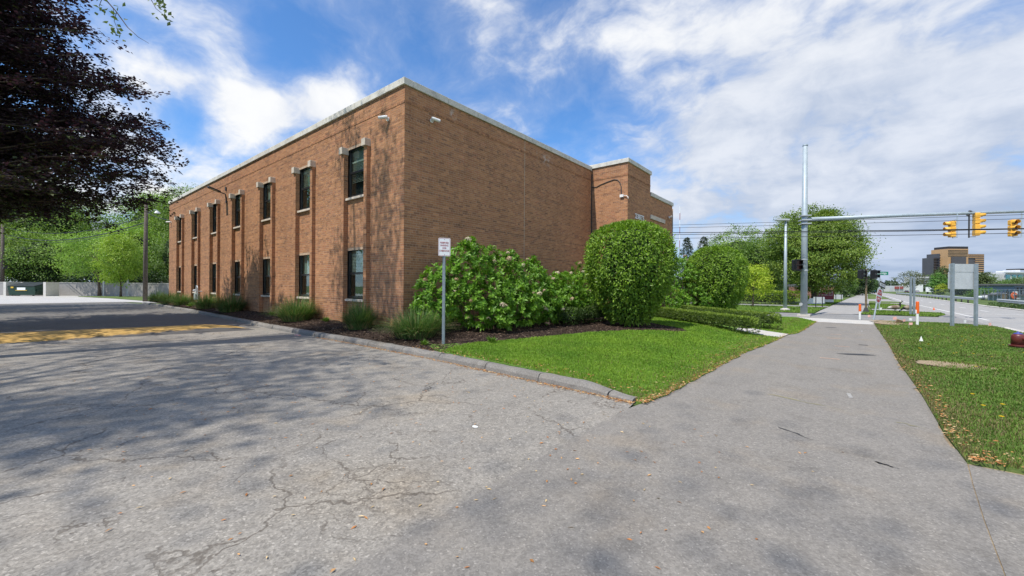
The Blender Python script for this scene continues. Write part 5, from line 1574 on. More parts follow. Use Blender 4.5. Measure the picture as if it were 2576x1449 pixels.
# ---- traffic signal with mast arm
AX = Vector((9.27, 4.40, 0)).normalized(); ARZ = math.atan2(AX.y, AX.x)
sp = thing('traffic_signal_pole', 'tall pale steel traffic signal pole with a long mast arm at the street corner', 'traffic signal', (-2.03, 29.9, 0.0))
MB().tube([(0, 0, 0.12), (0, 0, 10.15)], [0.18, 0.125], 20).build('pole', 'galv', sp, smooth=True)
MB().tube([(0, 0, 10.15), (0, 0, 10.22)], [0.145, 0.135], 16).build('cap', 'galv', sp)
MB().box((0, 0, 0.06), (0.62, 0.62, 0.12)).build('footing', 'walk_concrete', sp)
MB().tube([(-0.13, -0.165, 0.72), (-0.14, -0.185, 0.72)], [0.1, 0.1], 14).build('hand_hole_cover', 'galv_flat', sp)
mbx = MB(); mbx.box((0.02, 0.0, 5.72), (0.5, 0.5, 0.06), ARZ).box((0.02, 0, 5.98), (0.5, 0.5, 0.05), ARZ).box((0.02, 0, 5.5), (0.5, 0.5, 0.05), ARZ)
mbx.build('clamp', 'galv_flat', sp)
MB().tube([AX * 0.15 + Vector((0, 0, 5.76)), AX * 5.0 + Vector((0, 0, 5.84)), AX * 11.4 + Vector((0, 0, 5.86))], [0.125, 0.10, 0.062], 14).build('mast_arm', 'galv', sp, smooth=True)
for k, zz in enumerate((3.36, 2.74, 2.70)):
    MB().tube([(0, 0, zz), (0, 0, zz + 0.04)], [0.188, 0.188], 16).build('band', 'galv_flat', sp)


def traffic_light(name, label, loc, rz, nsec, body='signal_yellow', vis=True, hang=0.0, side=1, sec=0.30):
    """stack of signal sections with visors, facing local -y"""
    t = thing(name, label, 'traffic light', loc, rz, 'signal heads')
    for k in range(nsec):
        zc_ = sec * (nsec - 1 - k) + sec / 2
        h_ = MB(); h_.prism(rrect(0.30, sec * 0.96, 0.05, 3), 0, 0.20, lambda u, v, h: (u, 0.1 - h, zc_ + v))
        ho = h_.build('section', body, t)
        MB().tube([(0, -0.1, zc_), (0, -0.112, zc_)], [0.105, 0.10], 14).build('lens', 'signal_glass', ho)
        vs = []; n = 15
        for j in range(n):
            a = rad(-30 + 240 * j / (n - 1))
            for (yy, rr) in ((-0.1, 0.125), (-0.34, 0.122)):
                sl = 0.10 * max(0, -math.sin(a)) if yy < -0.2 else 0
                vs.append((rr * math.cos(a), yy + sl, zc_ + rr * math.sin(a)))
        vs += [(x * 0.95, y, zc_ + (z - zc_) * 0.95) for x, y, z in vs]
        m_ = 2 * n; fs = []
        for j in range(n - 1):
            a = 2 * j
            fs.append((a, a + 1, a + 3, a + 2)); fs.append((m_ + a, m_ + a + 2, m_ + a + 3, m_ + a + 1)); fs.append((a + 1, m_ + a + 1, m_ + a + 3, a + 3))
        MB().add(vs, fs).build('visor', body, ho, smooth=True)
    if hang:
        H = sec * nsec
        mbx = MB(); x = 0.36 * side
        mbx.tube([(x, 0.02, -0.06), (x, 0.02, H + hang)], 0.026, 8)
        mbx.tube([(x, 0.02, -0.04), (0.02 * side, 0.02, -0.04), (0, 0.02, 0.02)], 0.016, 6)
        mbx.tube([(x, 0.02, H + 0.03), (0.02 * side, 0.02, H + 0.05), (0, 0.02, H - 0.02)], 0.016, 6)
        mbx.build('hanger', 'galv', t)
    return t


def on_arm(s, z):
    return (-2.03 + AX.x * s, 29.9 + AX.y * s, z)


traffic_light('traffic_light', 'yellow three lamp signal head seen from the side, first along the mast arm', on_arm(7.14, 4.54), rad(-68), 3, hang=0.40, side=1)
traffic_light('traffic_light', 'yellow four lamp signal head in the middle of the mast arm', on_arm(8.22, 4.60), rad(104), 4, hang=0.0, sec=0.315)
MB_ = MB(); MB_.tube([on_arm(7.90, 4.50), on_arm(7.90, 5.98)], 0.035, 8); MB_.tube([on_arm(7.9, 4.55), on_arm(8.2, 4.55)], 0.016, 6); MB_.tube([on_arm(7.9, 5.96), on_arm(8.25, 5.9)], 0.02, 6); MB_.tube([on_arm(7.84, 5.72), on_arm(7.96, 5.98)], 0.07, 8)
hg = MB_.build('signal_hanger', 'dark_metal'); tag(hg, 'dark drop pipe carrying the four lamp signal head', 'signal hanger')
traffic_light('traffic_light', 'yellow three lamp signal head facing the viewer, last along the mast arm', on_arm(9.80, 4.53), rad(20), 3, hang=0.36, side=1)


def ped_head(name, label, loc, rz, w=0.42, h=0.64, group='pedestrian signal heads'):
    t = thing(name, label, 'pedestrian signal', loc, rz, group)
    MB().prism(rrect(w, h, 0.05, 3), 0, 0.24, lambda u, v, q: (u, 0.12 - q, h / 2 + v)).build('housing', 'signal_black', t)
    mbx = MB()
    for zc_ in (h * 0.27, h * 0.73):
        mbx.box((0, -0.24, zc_ + h * 0.2), (w * 0.86, 0.24, 0.02)); mbx.box((-w * 0.42, -0.21, zc_ + h * 0.03), (0.02, 0.18, h * 0.34)); mbx.box((w * 0.42, -0.21, zc_ + h * 0.03), (0.02, 0.18, h * 0.34))
    mbx.build('visor', 'signal_black', t)
    MB().box((0, -0.125, h / 2), (w * 0.7, 0.012, h * 0.8)).build('lens', 'signal_glass', t)
    mbx = MB(); mbx.tube([(0, 0.05, h), (0.30, 0.05, h + 0.03), (0.42, 0.05, h + 0.03)], 0.022, 6); mbx.tube([(0, 0.05, 0), (0.30, 0.05, -0.03), (0.42, 0.05, -0.03)], 0.022, 6)
    mbx.build('bracket', 'signal_black', t)
    return t


ped_head('pedestrian_signal', 'black pedestrian signal box clamped to the tall signal pole', (-2.38, 29.55, 2.72), rad(38))
pp = thing('pedestrian_pole', 'short rusty steel pole carrying two black pedestrian signals across the street', 'signal pole', (0.98, 38.1, 0.02))
MB().tube([(0, 0, 0.3), (0, 0, 3.05)], [0.062, 0.055], 12).build('pole', 'rust_steel', pp)
MB().tube([(0, 0, 0), (0, 0, 0.06), (0, 0, 0.34)], [0.2, 0.17, 0.075], 8).build('base', 'dark_metal', pp)
mbx = MB(); mbx.tube([tuple(Vector((0, 0, 3.02)) - RGT * 0.36), tuple(Vector((0, 0, 3.02)) + RGT * 0.36)], 0.025, 6); mbx.tube([tuple(Vector((0, 0, 2.36)) - RGT * 0.36), tuple(Vector((0, 0, 2.36)) + RGT * 0.36)], 0.025, 6)
mbx.build('crossbar', 'signal_black', pp)
a_ = Vector((0.98, 38.1, 2.40)) - RGT * 0.40; ped_head('pedestrian_signal', 'black pedestrian signal on the left of the short rusty pole', tuple(a_), rad(75), 0.44, 0.6)
a_ = Vector((0.98, 38.1, 2.38)) + RGT * 0.52; ped_head('pedestrian_signal', 'black pedestrian signal on the right of the short rusty pole', tuple(a_), rad(70), 0.46, 0.62)

# ---- pale lamp pole across the street
lp = thing('street_lamp', 'slim pale lamp pole with a flat head across the side street', 'street lamp', (-3.67, 37.0, 0.02))
MB().tube([(0, 0, 0.1), (0, 0, 6.7)], [0.13, 0.075], 14).build('pole', 'galv', lp, smooth=True)
MB().tube([(0, 0, 0), (0, 0, 0.1), (0, 0, 0.16)], [0.33, 0.31, 0.14], 14).build('base', 'walk_concrete', lp)
MB().box(tuple(Vector((0, 0, 6.82)) - RGT * 0.28), (0.95, 0.36, 0.13), rad(39)).build('lamp_head', 'galv_flat', lp, bevel=0.03)

# ---- back of the large sign
bs = thing('blank_sign', 'unpainted grey back of a large road sign on two steel channel posts', 'sign', (3.83, 25.75, 0.05), math.atan2(0.76, 0.80))
for sx in (-0.55, 0.55):
    p_ = MB(); p_.box((sx, -0.035, 1.33), (0.10, 0.012, 2.76)); p_.box((sx - 0.05, 0.0, 1.33), (0.012, 0.08, 2.76)); p_.box((sx + 0.05, 0, 1.33), (0.012, 0.08, 2.76))
    p_.build('post', 'post_steel', bs)
MB().prism(rrect(1.32, 0.34, 0.05), 0, 0.006, lambda u, v, h: (u, 0.05 + h, 2.52 + v)).build('panel', 'galv_flat', bs)
MB().prism(rrect(1.36, 0.74, 0.05), 0, 0.006, lambda u, v, h: (u, 0.06 + h, 1.985 + v)).build('panel', 'galv_flat', bs)
b2_ = thing('sign_post', 'bare twin channel sign post on the grass strip beyond the side street', 'post', (3.2, 36.6, 0.02), rad(45))
for sx in (-0.12, 0.12):
    p_ = MB(); u_post(p_, sx, 0, 0, 2.45, 0.12, 0.07); p_.build('post', 'post_steel', b2_)

# ---- leaning DO NOT ENTER and ONE WAY sign
ls = thing('leaning_sign', 'leaning red and white do not enter sign with a one way arrow plate', 'sign', (1.06, 28.5, 0.0), 0)
LM = Matrix.Rotation(rad(10.5), 4, FWD.normalized()) @ Matrix.Rotation(rad(72), 4, 'Z')
ls.matrix_world = Matrix.Translation((1.06, 28.5, -0.02)) @ LM
p_ = MB(); u_post(p_, 0, 0.03, 0, 2.2, 0.09, 0.05); p_.build('post', 'galv', ls)
MB().prism(rrect(0.76, 0.76, 0.04), 0, 0.005, lambda u, v, h: (u, -0.005 - h, 1.33 + v)).build('panel', 'sign_white', ls)
for s0, s1 in ((8, 172), (188, 352)):
    pts = [(0.34 * math.cos(rad(s0 + (s1 - s0) * k / 14)), 0.34 * math.sin(rad(s0 + (s1 - s0) * k / 14))) for k in range(15)]
    MB().prism(pts, 0, 0.003, lambda u, v, h: (u, -0.0105 - h, 1.33 + v)).build('disc', 'sign_red', ls)
mesh_text('lettering', 'DO NOT', 0.17, 'sign_white', ls, (0, -0.0145, 1.33 + 0.17), (PI / 2, 0, 0), extrude=0.001, sx=0.8)
mesh_text('lettering', 'ENTER', 0.17, 'sign_white', ls, (0, -0.0145, 1.33 - 0.17), (PI / 2, 0, 0), extrude=0.001, sx=0.8)
MB().prism(rrect(0.92, 0.31, 0.03), 0, 0.005, lambda u, v, h: (u + 0.1, -0.02 - h, 1.93 + v)).build('panel', 'sign_black', ls)
MB().prism([(-0.42, 0), (-0.26, 0.13), (-0.26, 0.075), (0.42, 0.075), (0.42, -0.075), (-0.26, -0.075), (-0.26, -0.13)], 0, 0.002, lambda u, v, h: (u + 0.1, -0.0255 - h, 1.93 + v)).build('arrow', 'sign_white', ls)
mesh_text('lettering', 'ONE WAY', 0.13, 'sign_black', ls, (0.17, -0.0285, 1.93), (PI / 2, 0, 0), extrude=0.001)
# ---- street name sign
sn = thing('street_name_sign', 'green street name blade on a thin post behind the leaning sign', 'street sign', (1.86, 42.3, 0.02), rad(40))
MB().tube([(0, 0, 0), (0, 0, 2.75)], 0.03, 8).build('post', 'galv', sn)
MB().prism(rrect(1.12, 0.26, 0.02), 0, 0.004, lambda u, v, h: (u + 0.12, -0.002 - h, 2.86 + v)).build('blade', 'sign_green', sn)
mesh_text('lettering', 'Coleridge', 0.22, 'sign_white', sn, (0.12, -0.0075, 2.87), (PI / 2, 0, 0), extrude=0.001)

# ---- orange topped marker posts
for x, y, h, lb in ((2.35, 25.1, 1.06, 'orange topped white marker post beside the big blank sign'), (0.5, 29.0, 0.78, 'shorter orange topped white marker post at the kerb ramp')):
    t = thing('marker_post', lb, 'marker post', (x, y, 0.05), 0, 'orange topped utility marker posts')
    MB().tube([(0, 0, -0.05), (0, 0, h * 0.5)], [0.05, 0.05], 12).build('lower_tube', 'marker_white', t)
    MB().tube([(0, 0, h * 0.5), (0, 0, h * 0.52), (0, 0, h * 0.97), (0, 0, h)], [0.055, 0.06, 0.056, 0.04], 12).build('cap', 'marker_orange', t)
    if h > 1:
        MB().box((-0.035, -0.045, h * 0.58), (0.06, 0.012, 0.16)).build('decal', 'sign_white', t)

# ---- fire hydrant
hy = thing('fire_hydrant', 'dark red fire hydrant with a blue cap at the right photo edge', 'fire hydrant', (3.50, 16.95, 0.05))
hy.scale = (0.86, 0.86, 0.88)
MB().lathe([(0.155, -0.1), (0.155, 0.10), (0.15, 0.105)], n=20).build('base', 'hydrant_red', hy, smooth=False)
MB().lathe([(0.20, 0.10), (0.20, 0.135), (0.165, 0.14)], n=20).build('flange', 'hydrant_red', hy)
MB().lathe([(0.15, 0.14), (0.15, 0.36), (0.14, 0.42), (0.115, 0.46)], n=20).build('barrel', 'hydrant_red', hy, smooth=True)
MB().lathe([(0.115, 0.46), (0.08, 0.49), (0.03, 0.50), (0.028, 0.535), (0.01, 0.54)], n=16).build('bonnet', 'hydrant_blue', hy, smooth=True)
mbx = MB(); d_ = RGT
mbx.tube([tuple(d_ * 0.1 + Vector((0, 0, 0.31))), tuple(d_ * 0.22 + Vector((0, 0, 0.30)))], [0.085, 0.085], 14); mbx.tube([tuple(d_ * 0.22 + Vector((0, 0, 0.30))), tuple(d_ * 0.31 + Vector((0, 0, 0.30)))], [0.07, 0.066], 14); mbx.tube([tuple(d_ * 0.31 + Vector((0, 0, 0.30))), tuple(d_ * 0.34 + Vector((0, 0, 0.30)))], [0.025, 0.025], 6)
mbx.build('nozzle', 'hydrant_red', hy)
mbx = MB(); d_ = -FWD
mbx.tube([tuple(d_ * 0.1 + Vector((0, 0, 0.33))), tuple(d_ * 0.2 + Vector((0, 0, 0.33)))], [0.055, 0.055], 12)
mbx.build('nozzle', 'hydrant_red', hy)

# ---- small marking flags, scraps and litter on the verge
def flag(label, x, y, h, mat, rz, s=0.10):
    t = thing('marking_flag', label, 'marking flag', (x, y, 0.06), rz, 'marking flags on the verge')
    MB().tube([(0, 0, -0.03), (0.01, 0, h)], 0.004, 5).build('wire', 'galv', t)
    MB().prism([(0, 0), (s * 1.1, 0.01), (s * 1.15, s), (0.0, s * 0.95)], 0, 0.003, lambda u, v, q: (u, q + 0.02 * math.sin(u * 40), h - s + v)).build('cloth', mat, t)
flag('pink and white flag near the tilted board at the street corner', 1.62, 26.0, 0.30, 'pink_flag', 0.6, 0.14)
flag('small pink flag left of the tall marker post', 1.95, 25.8, 0.22, 'pink_flag', 1.0, 0.12)
flag('pinkish flag in the grass nearer than the tall marker post', 1.90, 22.9, 0.24, 'pink_flag', 0.4, 0.10)
flag('white flag close against the tall marker post', 2.18, 26.2, 0.26, 'white_flag', 0.8, 0.12)
flag('white flag between the posts of the blank sign', 4.1, 27.6, 0.2, 'white_flag', 0.9, 0.14)
flag('tan flag at the road edge right of the blank sign', 4.55, 25.9, 0.2, 'pink_flag', 0.9, 0.13)
flag('white flag at the foot of the pedestrian signals', 1.75, 39.4, 0.28, 'white_flag', 0.7, 0.17)
flag('pink flag by the short marker post', 0.82, 29.1, 0.2, 'pink_flag', 0.7, 0.13)
wf = MB(); wf.add([(-0.055, 0, 0.03), (0.06, 0.02, 0.05), (0.0, 0.01, 0.24), (0.005, 0.06, 0.04)], [(0, 1, 2), (1, 3, 2), (3, 0, 2), (0, 3, 1)])
wo_ = wf.build('paper_cone', 'white_flag'); wo_.scale = (0.8, 0.8, 0.8); wo_.location = (1.68, 17.05, 0.06); tag(wo_, 'white folded paper standing in the verge grass', 'paper scrap')
brd = MB().box((0, 0, 0.1), (0.36, 0.05, 0.2)).build('tilted_board', 'earth'); brd.location = (1.82, 26.2, 0.04); brd.rotation_euler = (0.5, 0.3, 0.6); tag(brd, 'small brown board lying in the bare earth at the corner', 'board')
rc = MB().lathe([(0.07, 0), (0.06, 0.03), (0.02, 0.2), (0.01, 0.21)], n=10).build('small_cone', 'marker_orange'); rc.location = (5.4, 47.5, 0.0); tag(rc, 'tiny red cone on the road shoulder', 'cone')
cu_ = MB().lathe([(0.045, 0), (0.05, 0.008), (0.035, 0.012), (0.01, 0.014)], n=12).build('flattened_lid', 'white_flag'); cu_.location = (-3.28, 3.35, 0.002); cu_.scale = (0.8, 0.5, 1); tag(cu_, 'flattened white lid lying on the cracked asphalt', 'litter')
rd = MB().box((0, 0, 0.02), (0.22, 0.09, 0.03), 0.2).build('scrap', 'pink_flag', bevel=0.01); rd.location = (-13.6, 5.78, 0.0); tag(rd, 'red and white scrap in the gutter near the speed hump', 'litter')


# ---- geese
def goose(label, loc, rz, pts, radii, cols):
    t = thing('goose', label, 'goose', loc, rz, 'geese on the grass strip')
    mb_ = MB(); mb_.tube(pts, radii, 10)
    V = np.array(mb_.v); k = len(pts)
    me_o = mb_.build('body', 'goose_feather', t, smooth=True)
    at_ = me_o.data.attributes.new('col', 'FLOAT_COLOR', 'POINT')
    cc = np.ones((len(V), 4), dtype=np.float32); cc[:, :3] = np.repeat(np.array(cols), 10, axis=0)[:len(V)]
    at_.data.foreach_set('color', cc.ravel())
    for s in (-1, 1):
        MB().tube([(0.02, 0.06 * s, 0.24), (0.0, 0.06 * s, 0.1), (0.02, 0.06 * s, 0.02), (0.1, 0.06 * s, 0.0)], [0.022, 0.012, 0.011, 0.02], 6).build('leg', 'signal_black', t)
BR, BK, WH, TN = (0.16, 0.12, 0.085), (0.012, 0.012, 0.013), (0.6, 0.58, 0.54), (0.33, 0.27, 0.2)
goose('brown goose standing with its black neck raised on the grass strip', (2.6, 39.8, 0.04), rad(25),
      [(-0.52, 0, 0.30), (-0.40, 0, 0.31), (-0.22, 0, 0.33), (0.0, 0, 0.34), (0.16, 0, 0.37), (0.25, 0, 0.44), (0.28, 0, 0.55), (0.29, 0, 0.68), (0.31, 0, 0.76), (0.37, 0, 0.78), (0.43, 0, 0.765), (0.47, 0, 0.76)],
      [0.012, 0.06, 0.13, 0.165, 0.14, 0.08, 0.05, 0.042, 0.055, 0.05, 0.025, 0.01], [BK, WH, BR, BR, TN, BK, BK, BK, WH, BK, BK, BK])
goose('brown goose grazing with lowered neck on the grass strip', (3.3, 40.4, 0.04), rad(215),
      [(-0.52, 0, 0.30), (-0.40, 0, 0.31), (-0.22, 0, 0.33), (0.0, 0, 0.33), (0.17, 0, 0.31), (0.28, 0, 0.27), (0.38, 0, 0.22), (0.46, 0, 0.15), (0.52, 0, 0.10), (0.56, 0, 0.06), (0.59, 0, 0.03), (0.61, 0, 0.015)],
      [0.012, 0.06, 0.13, 0.165, 0.14, 0.085, 0.052, 0.043, 0.052, 0.045, 0.025, 0.01], [BK, WH, BR, BR, TN, BK, BK, BK, WH, BK, BK, BK])

# ---- guard rails and chain link fence beyond the road
def guardrail(label, pts, n_posts):
    t = thing('guardrail', label, 'guardrail', (0, 0, 0), 0, 'guardrails along the road')
    prof = [(0.0, 0.42), (-0.08, 0.47), (-0.08, 0.52), (0.0, 0.575), (0.0, 0.595), (-0.08, 0.65), (-0.08, 0.70), (0.0, 0.75), (0.02, 0.75), (0.02, 0.42)]
    vs = []; m_ = len(prof)
    for x, y in pts:
        vs += [(x + a, y, b) for a, b in prof]
    fs = [(j * m_ + i, j * m_ + (i + 1) % m_, (j + 1) * m_ + (i + 1) % m_, (j + 1) * m_ + i) for j in range(len(pts) - 1) for i in range(m_)]
    fs += [tuple(reversed(range(m_))), tuple(range((len(pts) - 1) * m_, len(pts) * m_))]
    MB().add(vs, fs).build('rail', 'galv_flat', t)
    ys = np.linspace(pts[0][1] + 0.3, pts[-1][1] - 0.3, n_posts)
    pr = None
    for y in ys:
        x = np.interp(y, [p[1] for p in pts], [p[0] for p in pts])
        if pr is None:
            pr = MB().box((0.09, 0, 0.35), (0.13, 0.15, 0.75)).build('post', 'dark_metal', t); o_ = pr
        else:
            o_ = pr.copy(); COL.objects.link(o_)
        o_.location = (x, y, 0)
guardrail('steel guardrail ending near the right photo edge', [(11.6, 40.0), (11.8, 52), (12.0, 60), (12.4, 67.0)], 12)
guardrail('long steel guardrail running off into the distance behind the blank sign', [(11.9 + rx(y) * 0.6 + (0.0 if y > 80 else 0.0), y) for y in np.linspace(74.5, 200, 14)], 30)
m, N = material('chain_link')
tr = N.n('ShaderNodeBsdfTransparent'); b = N.n('ShaderNodeBsdfPrincipled'); b.inputs['Base Color'].default_value = (0.16, 0.17, 0.18, 1); b.inputs['Roughness'].default_value = 0.6
g = N.n('ShaderNodeNewGeometry')
wv1 = N.n('ShaderNodeTexWave', wave_type='BANDS', bands_direction='DIAGONAL'); N.link(g.outputs['Position'], wv1.inputs[0]); wv1.inputs['Scale'].default_value = 5.0
mx = N.n('ShaderNodeMixShader'); N.link(N.smooth(wv1.outputs['Fac'], 0.2, 0.8, 0.18, 0.42), mx.inputs[0]); N.link(tr.outputs[0], mx.inputs[1]); N.link(b.outputs[0], mx.inputs[2])
o = N.n('ShaderNodeOutputMaterial'); N.link(mx.outputs[0], o.inputs[0])
fe = thing('chain_link_fence', 'grey chain link fence behind the guardrail', 'fence', (0, 0, 0))
fp = [(15.0, 70.0), (16.0, 80), (17.5, 95), (19, 120), (20, 150), (21, 190)]
MB().add([(x, y, 0.05) for x, y in fp] + [(x, y, 1.75) for x, y in fp], [(i, i + 1, i + 1 + len(fp), i + len(fp)) for i in range(len(fp) - 1)]).build('mesh_panel', 'chain_link', fe)
mbx = MB(); mbx.tube([(x, y, 1.78) for x, y in fp], 0.025, 5); mbx.build('top_rail', 'post_steel', fe)
for y in np.arange(70, 118, 4.0):
    x = np.interp(y, [p[1] for p in fp], [p[0] for p in fp]); MB().tube([(x, y, 0), (x, y, 1.82)], 0.035, 5).build('post', 'post_steel', fe)
# weeds under the near guardrail
r = np.random.default_rng(210); n = 2600
gx = np.where(r.random(n) < 0.5, r.normal(11.75, 0.22, n), r.normal(12.6, 0.6, n)); gy = r.uniform(42, 66, n)
gx = gx[np.sin(gy * 1.3) > -0.3]; gy = gy[np.sin(gy * 1.3) > -0.3]; n = len(gx)
wd_ = leaf_mesh('weeds', np.stack([gx, gy, r.uniform(0, 0.3, n)], 1), unit(rdirs(r, n) + np.array([0, 0, 1])), rdirs(r, n), 0.22, 0.1, colour_mix(r, n, (0.045, 0.090, 0.030), (0.120, 0.180, 0.060)), 'leaf', None)
tag(wd_, 'dark weeds growing under the near guardrail', 'weeds', kind='stuff')

# ---- church and shop signs across the street
cs = thing('church_sign', 'maroon church sign board with white lettering under the maple', 'sign', (-2.2, 60.0, 0.0), rad(37))
MB().prism([(-1.35, 0.45), (1.1, 0.45), (1.1, 1.6), (0.3, 1.6), (-0.2, 1.38), (-1.35, 1.12)], 0, 0.12, lambda u, v, h: (u, 0.06 - h, v)).build('board', 'sign_maroon', cs)
MB().box((0.55, -0.01, 0.3), (1.1, 0.1, 0.3)).build('notice_panel', 'sign_white', cs)
mesh_text('lettering', 'Northwest', 0.2, 'sign_white', cs, (0.98, -0.065, 1.22), (PI / 2, 0, 0), align='RIGHT', extrude=0.002)
mesh_text('lettering', 'Unitarian Universalist Church', 0.2, 'sign_white', cs, (0.98, -0.065, 0.98), (PI / 2, 0, 0), align='RIGHT', sx=0.85, extrude=0.002)
MB().add(*(lambda ro, ri, n: ([(0.88 + ro * math.cos(2 * PI * k / n), -0.063, 1.42 + ro * math.sin(2 * PI * k / n)) for k in range(n)] + [(0.88 + ri * math.cos(2 * PI * k / n), -0.063, 1.42 + ri * math.sin(2 * PI * k / n)) for k in range(n)], [(k, (k + 1) % n, n + (k + 1) % n, n + k) for k in range(n)]))(0.1, 0.08, 18)).build('emblem', 'sign_white', cs)
for sx in (-1.1, 0.9):
    MB().box((sx, 0.03, 0.25), (0.1, 0.1, 0.5)).build('post', 'dark_metal', cs)
wb = thing('banner_sign', 'white banner board low in front of the maroon church sign', 'sign', (-2.75, 54.6, 0.0), rad(38))
MB().box((0, 0, 0.36), (1.85, 0.03, 0.6)).build('panel', 'sign_white', wb)
for sx in (-1.0, 1.0):
    MB().box((sx, 0.03, 0.35), (0.09, 0.09, 0.75)).build('post', 'wall_post', wb)
for (x, y, w, zb, zt, px_, lb) in ((-1.95, 44.7, 0.95, 0.42, 0.95, 0.28, 'grey back of a small sign on two black stakes before the church sign'), (-0.95, 68.5, 1.1, 0.35, 0.95, 0.36, 'smaller pale sign back on black stakes farther along the path')):
    t = thing('small_sign', lb, 'sign', (x, y, 0), rad(38))
    MB().box((0, 0.03, (zb + zt) / 2), (w, 0.02, zt - zb)).build('panel', 'galv_flat', t)
    for sx in (-px_, px_):
        MB().box((sx, 0, zt / 2), (0.05, 0.03, zt)).build('post', 'sign_black', t)
rv = thing('shop_sign', 'white sign board with blue lettering and arc beside the far footpath', 'sign', (-1.0, 132.0, 0.0), rad(38))
MB().box((0, 0, 0.8), (3.1, 0.2, 1.35)).build('board', 'sign_white', rv)
mesh_text('lettering', 'REVIVAL', 0.52, 'sign_blue', rv, (0, -0.11, 0.85), (PI / 2, 0, 0), extrude=0.005, bold=0.01)
MB().box((0, -0.11, 0.55), (2.2, 0.02, 0.09)).build('underline', 'sign_blue', rv)
MB().add(*(lambda ro, ri, n: ([(ro * math.cos(PI * k / n), -0.106, 1.08 + ro * math.sin(PI * k / n)) for k in range(n + 1)] + [(ri * math.cos(PI * k / n), -0.106, 1.08 + ri * math.sin(PI * k / n)) for k in range(n + 1)], [(k, k + 1, n + 2 + k, n + 1 + k) for k in range(n)]))(0.34, 0.2, 12)).build('arc', 'sign_blue', rv)

# ---- overhead cables
def cable(label, p0, p1, sag, r_, n=24):
    pts = []
    for k in range(n + 1):
        u = k / n; p = Vector(p0).lerp(Vector(p1), u); p.z -= sag * 4 * u * (1 - u); pts.append(tuple(p))
    o_ = MB().tube(pts, r_, 5).build('overhead_cable', 'cable')
    return tag(o_, label, 'cable', 'overhead cables')
for k, (za, zb, rr, lb) in enumerate(((5.95, 5.0, 0.011, 'topmost of the five cables crossing before the signal pole'), (5.76, 4.82, 0.011, 'second cable from the top crossing before the signal pole'), (5.43, 4.38, 0.022, 'thick third cable from the top crossing before the signal pole'), (5.30, 4.36, 0.017, 'cable close under the thick one crossing before the signal pole'), (5.05, 4.18, 0.014, 'lowest of the five cables crossing before the signal pole'))):
    d_ = (zb - za) / 15.36
    cable(lb, (-24.0, 28.6 + 0.02 * k, za - d_ * 14.7 + 0.1), (16.0, 28.6 + 0.02 * k, zb + d_ * 9.96 + 0.1), 0.12, rr)
wp = thing('utility_pole', 'grey weathered wooden utility pole left of the brick building', 'utility pole', (-51.85, 8.0, 0))
MB().tube([(0, 0, -0.2), (0.02, 0, 5), (0.05, 0.03, 9.35)], [0.19, 0.165, 0.135], 12).build('pole', 'wood_pole', wp, smooth=True)
mbx = MB(); mbx.tube([(0.05, 0.03, 8.3), tuple(RGT * 0.7 + Vector((0, 0, 8.75))), tuple(RGT * 1.1 + Vector((0, 0, 8.7)))], 0.03, 6); mbx.build('lamp_arm', 'galv', wp)
MB().lathe([(0.06, 0.25), (0.12, 0.2), (0.26, 0.03), (0.24, 0.0), (0.02, -0.01)], c=tuple(RGT * 1.1 + Vector((0, 0, 8.4))), n=12).build('lamp_head', 'galv_flat', wp)
w2 = thing('utility_pole', 'second wooden utility pole cut off by the left photo edge', 'utility pole', (-94.8, -1.0, 0))
MB().tube([(0, 0, -0.2), (0, 0, 10.4)], [0.24, 0.16], 10).build('pole', 'wood_pole', w2, smooth=True)
MB().box((0.1, 0.3, 4.0), (0.5, 0.7, 0.5), 0.4, 0.7).build('transformer_box', 'dark_metal', w2)
cable('upper cable sagging from the wooden pole across the back lot', (-51.8, 8.0, 8.1), (-94.8, -1.0, 9.9), 1.3, 0.03)
cable('thick lower cable sagging from the wooden pole across the back lot', (-51.8, 8.0, 7.55), (-94.8, -1.0, 8.9), 1.35, 0.045)
cable('thin lowest cable sagging from the wooden pole across the back lot', (-51.8, 8.0, 7.3), (-94.8, -1.0, 8.3), 1.2, 0.02)
cable('service cable from the wooden pole to the far end of the facade', (-51.8, 8.0, 8.6), (-41.8, 7.9, 6.75), 0.15, 0.025)

# ---- back lot: screen wall, dumpster, stakes
YAW = rad(39.382)
sw = thing('screen_wall', 'low pale masonry screen wall across the back of the lot', 'wall', (0, 0, 0))
A0 = Vector((-95.5, -4.6, 0)); B0 = Vector((-66.0, 19.55, 0)); L0 = (B0 - A0).length; D0_ = (B0 - A0) / L0; RZ0 = math.atan2(D0_.y, D0_.x)
k = 0; s = 0.0
while s < L0 - 0.1:
    L = min(3.05, L0 - s); c_ = A0 + D0_ * (s + L / 2)
    MB().box((c_.x, c_.y, 0.88), (L - 0.012, 0.2, 1.76), RZ0).build('wall_panel', 'screen_wall', sw)
    MB().box((c_.x, c_.y, 1.80), (L - 0.01, 0.30, 0.07), RZ0).build('cap', 'wall_post', sw)
    s += 3.05
for x in (39.0, 137.0):
    p = at(x, 743, 55.2); p.z = 0.9
    MB().box((p.x + 0.35, p.y - 0.3, 0.92), (0.34, 1.6, 1.86), YAW).build('wing_wall', 'wall_post', sw)
dp = thing('dumpster', 'dark green steel dumpster standing before the screen wall', 'dumpster', tuple(Vector((-84.74 + 0.3, 1.59 - 0.25, 0.0))), YAW)
MB().add([(-1.7, -0.75, 0.12), (1.7, -0.75, 0.12), (1.7, 0.75, 0.12), (-1.7, 0.75, 0.12), (-1.78, -0.9, 1.25), (1.78, -0.9, 1.25), (1.78, 0.85, 1.75), (-1.78, 0.85, 1.75)], [(3, 2, 1, 0), (4, 5, 6, 7), (0, 1, 5, 4), (1, 2, 6, 5), (2, 3, 7, 6), (3, 0, 4, 7)]).build('body', 'dumpster_green', dp)
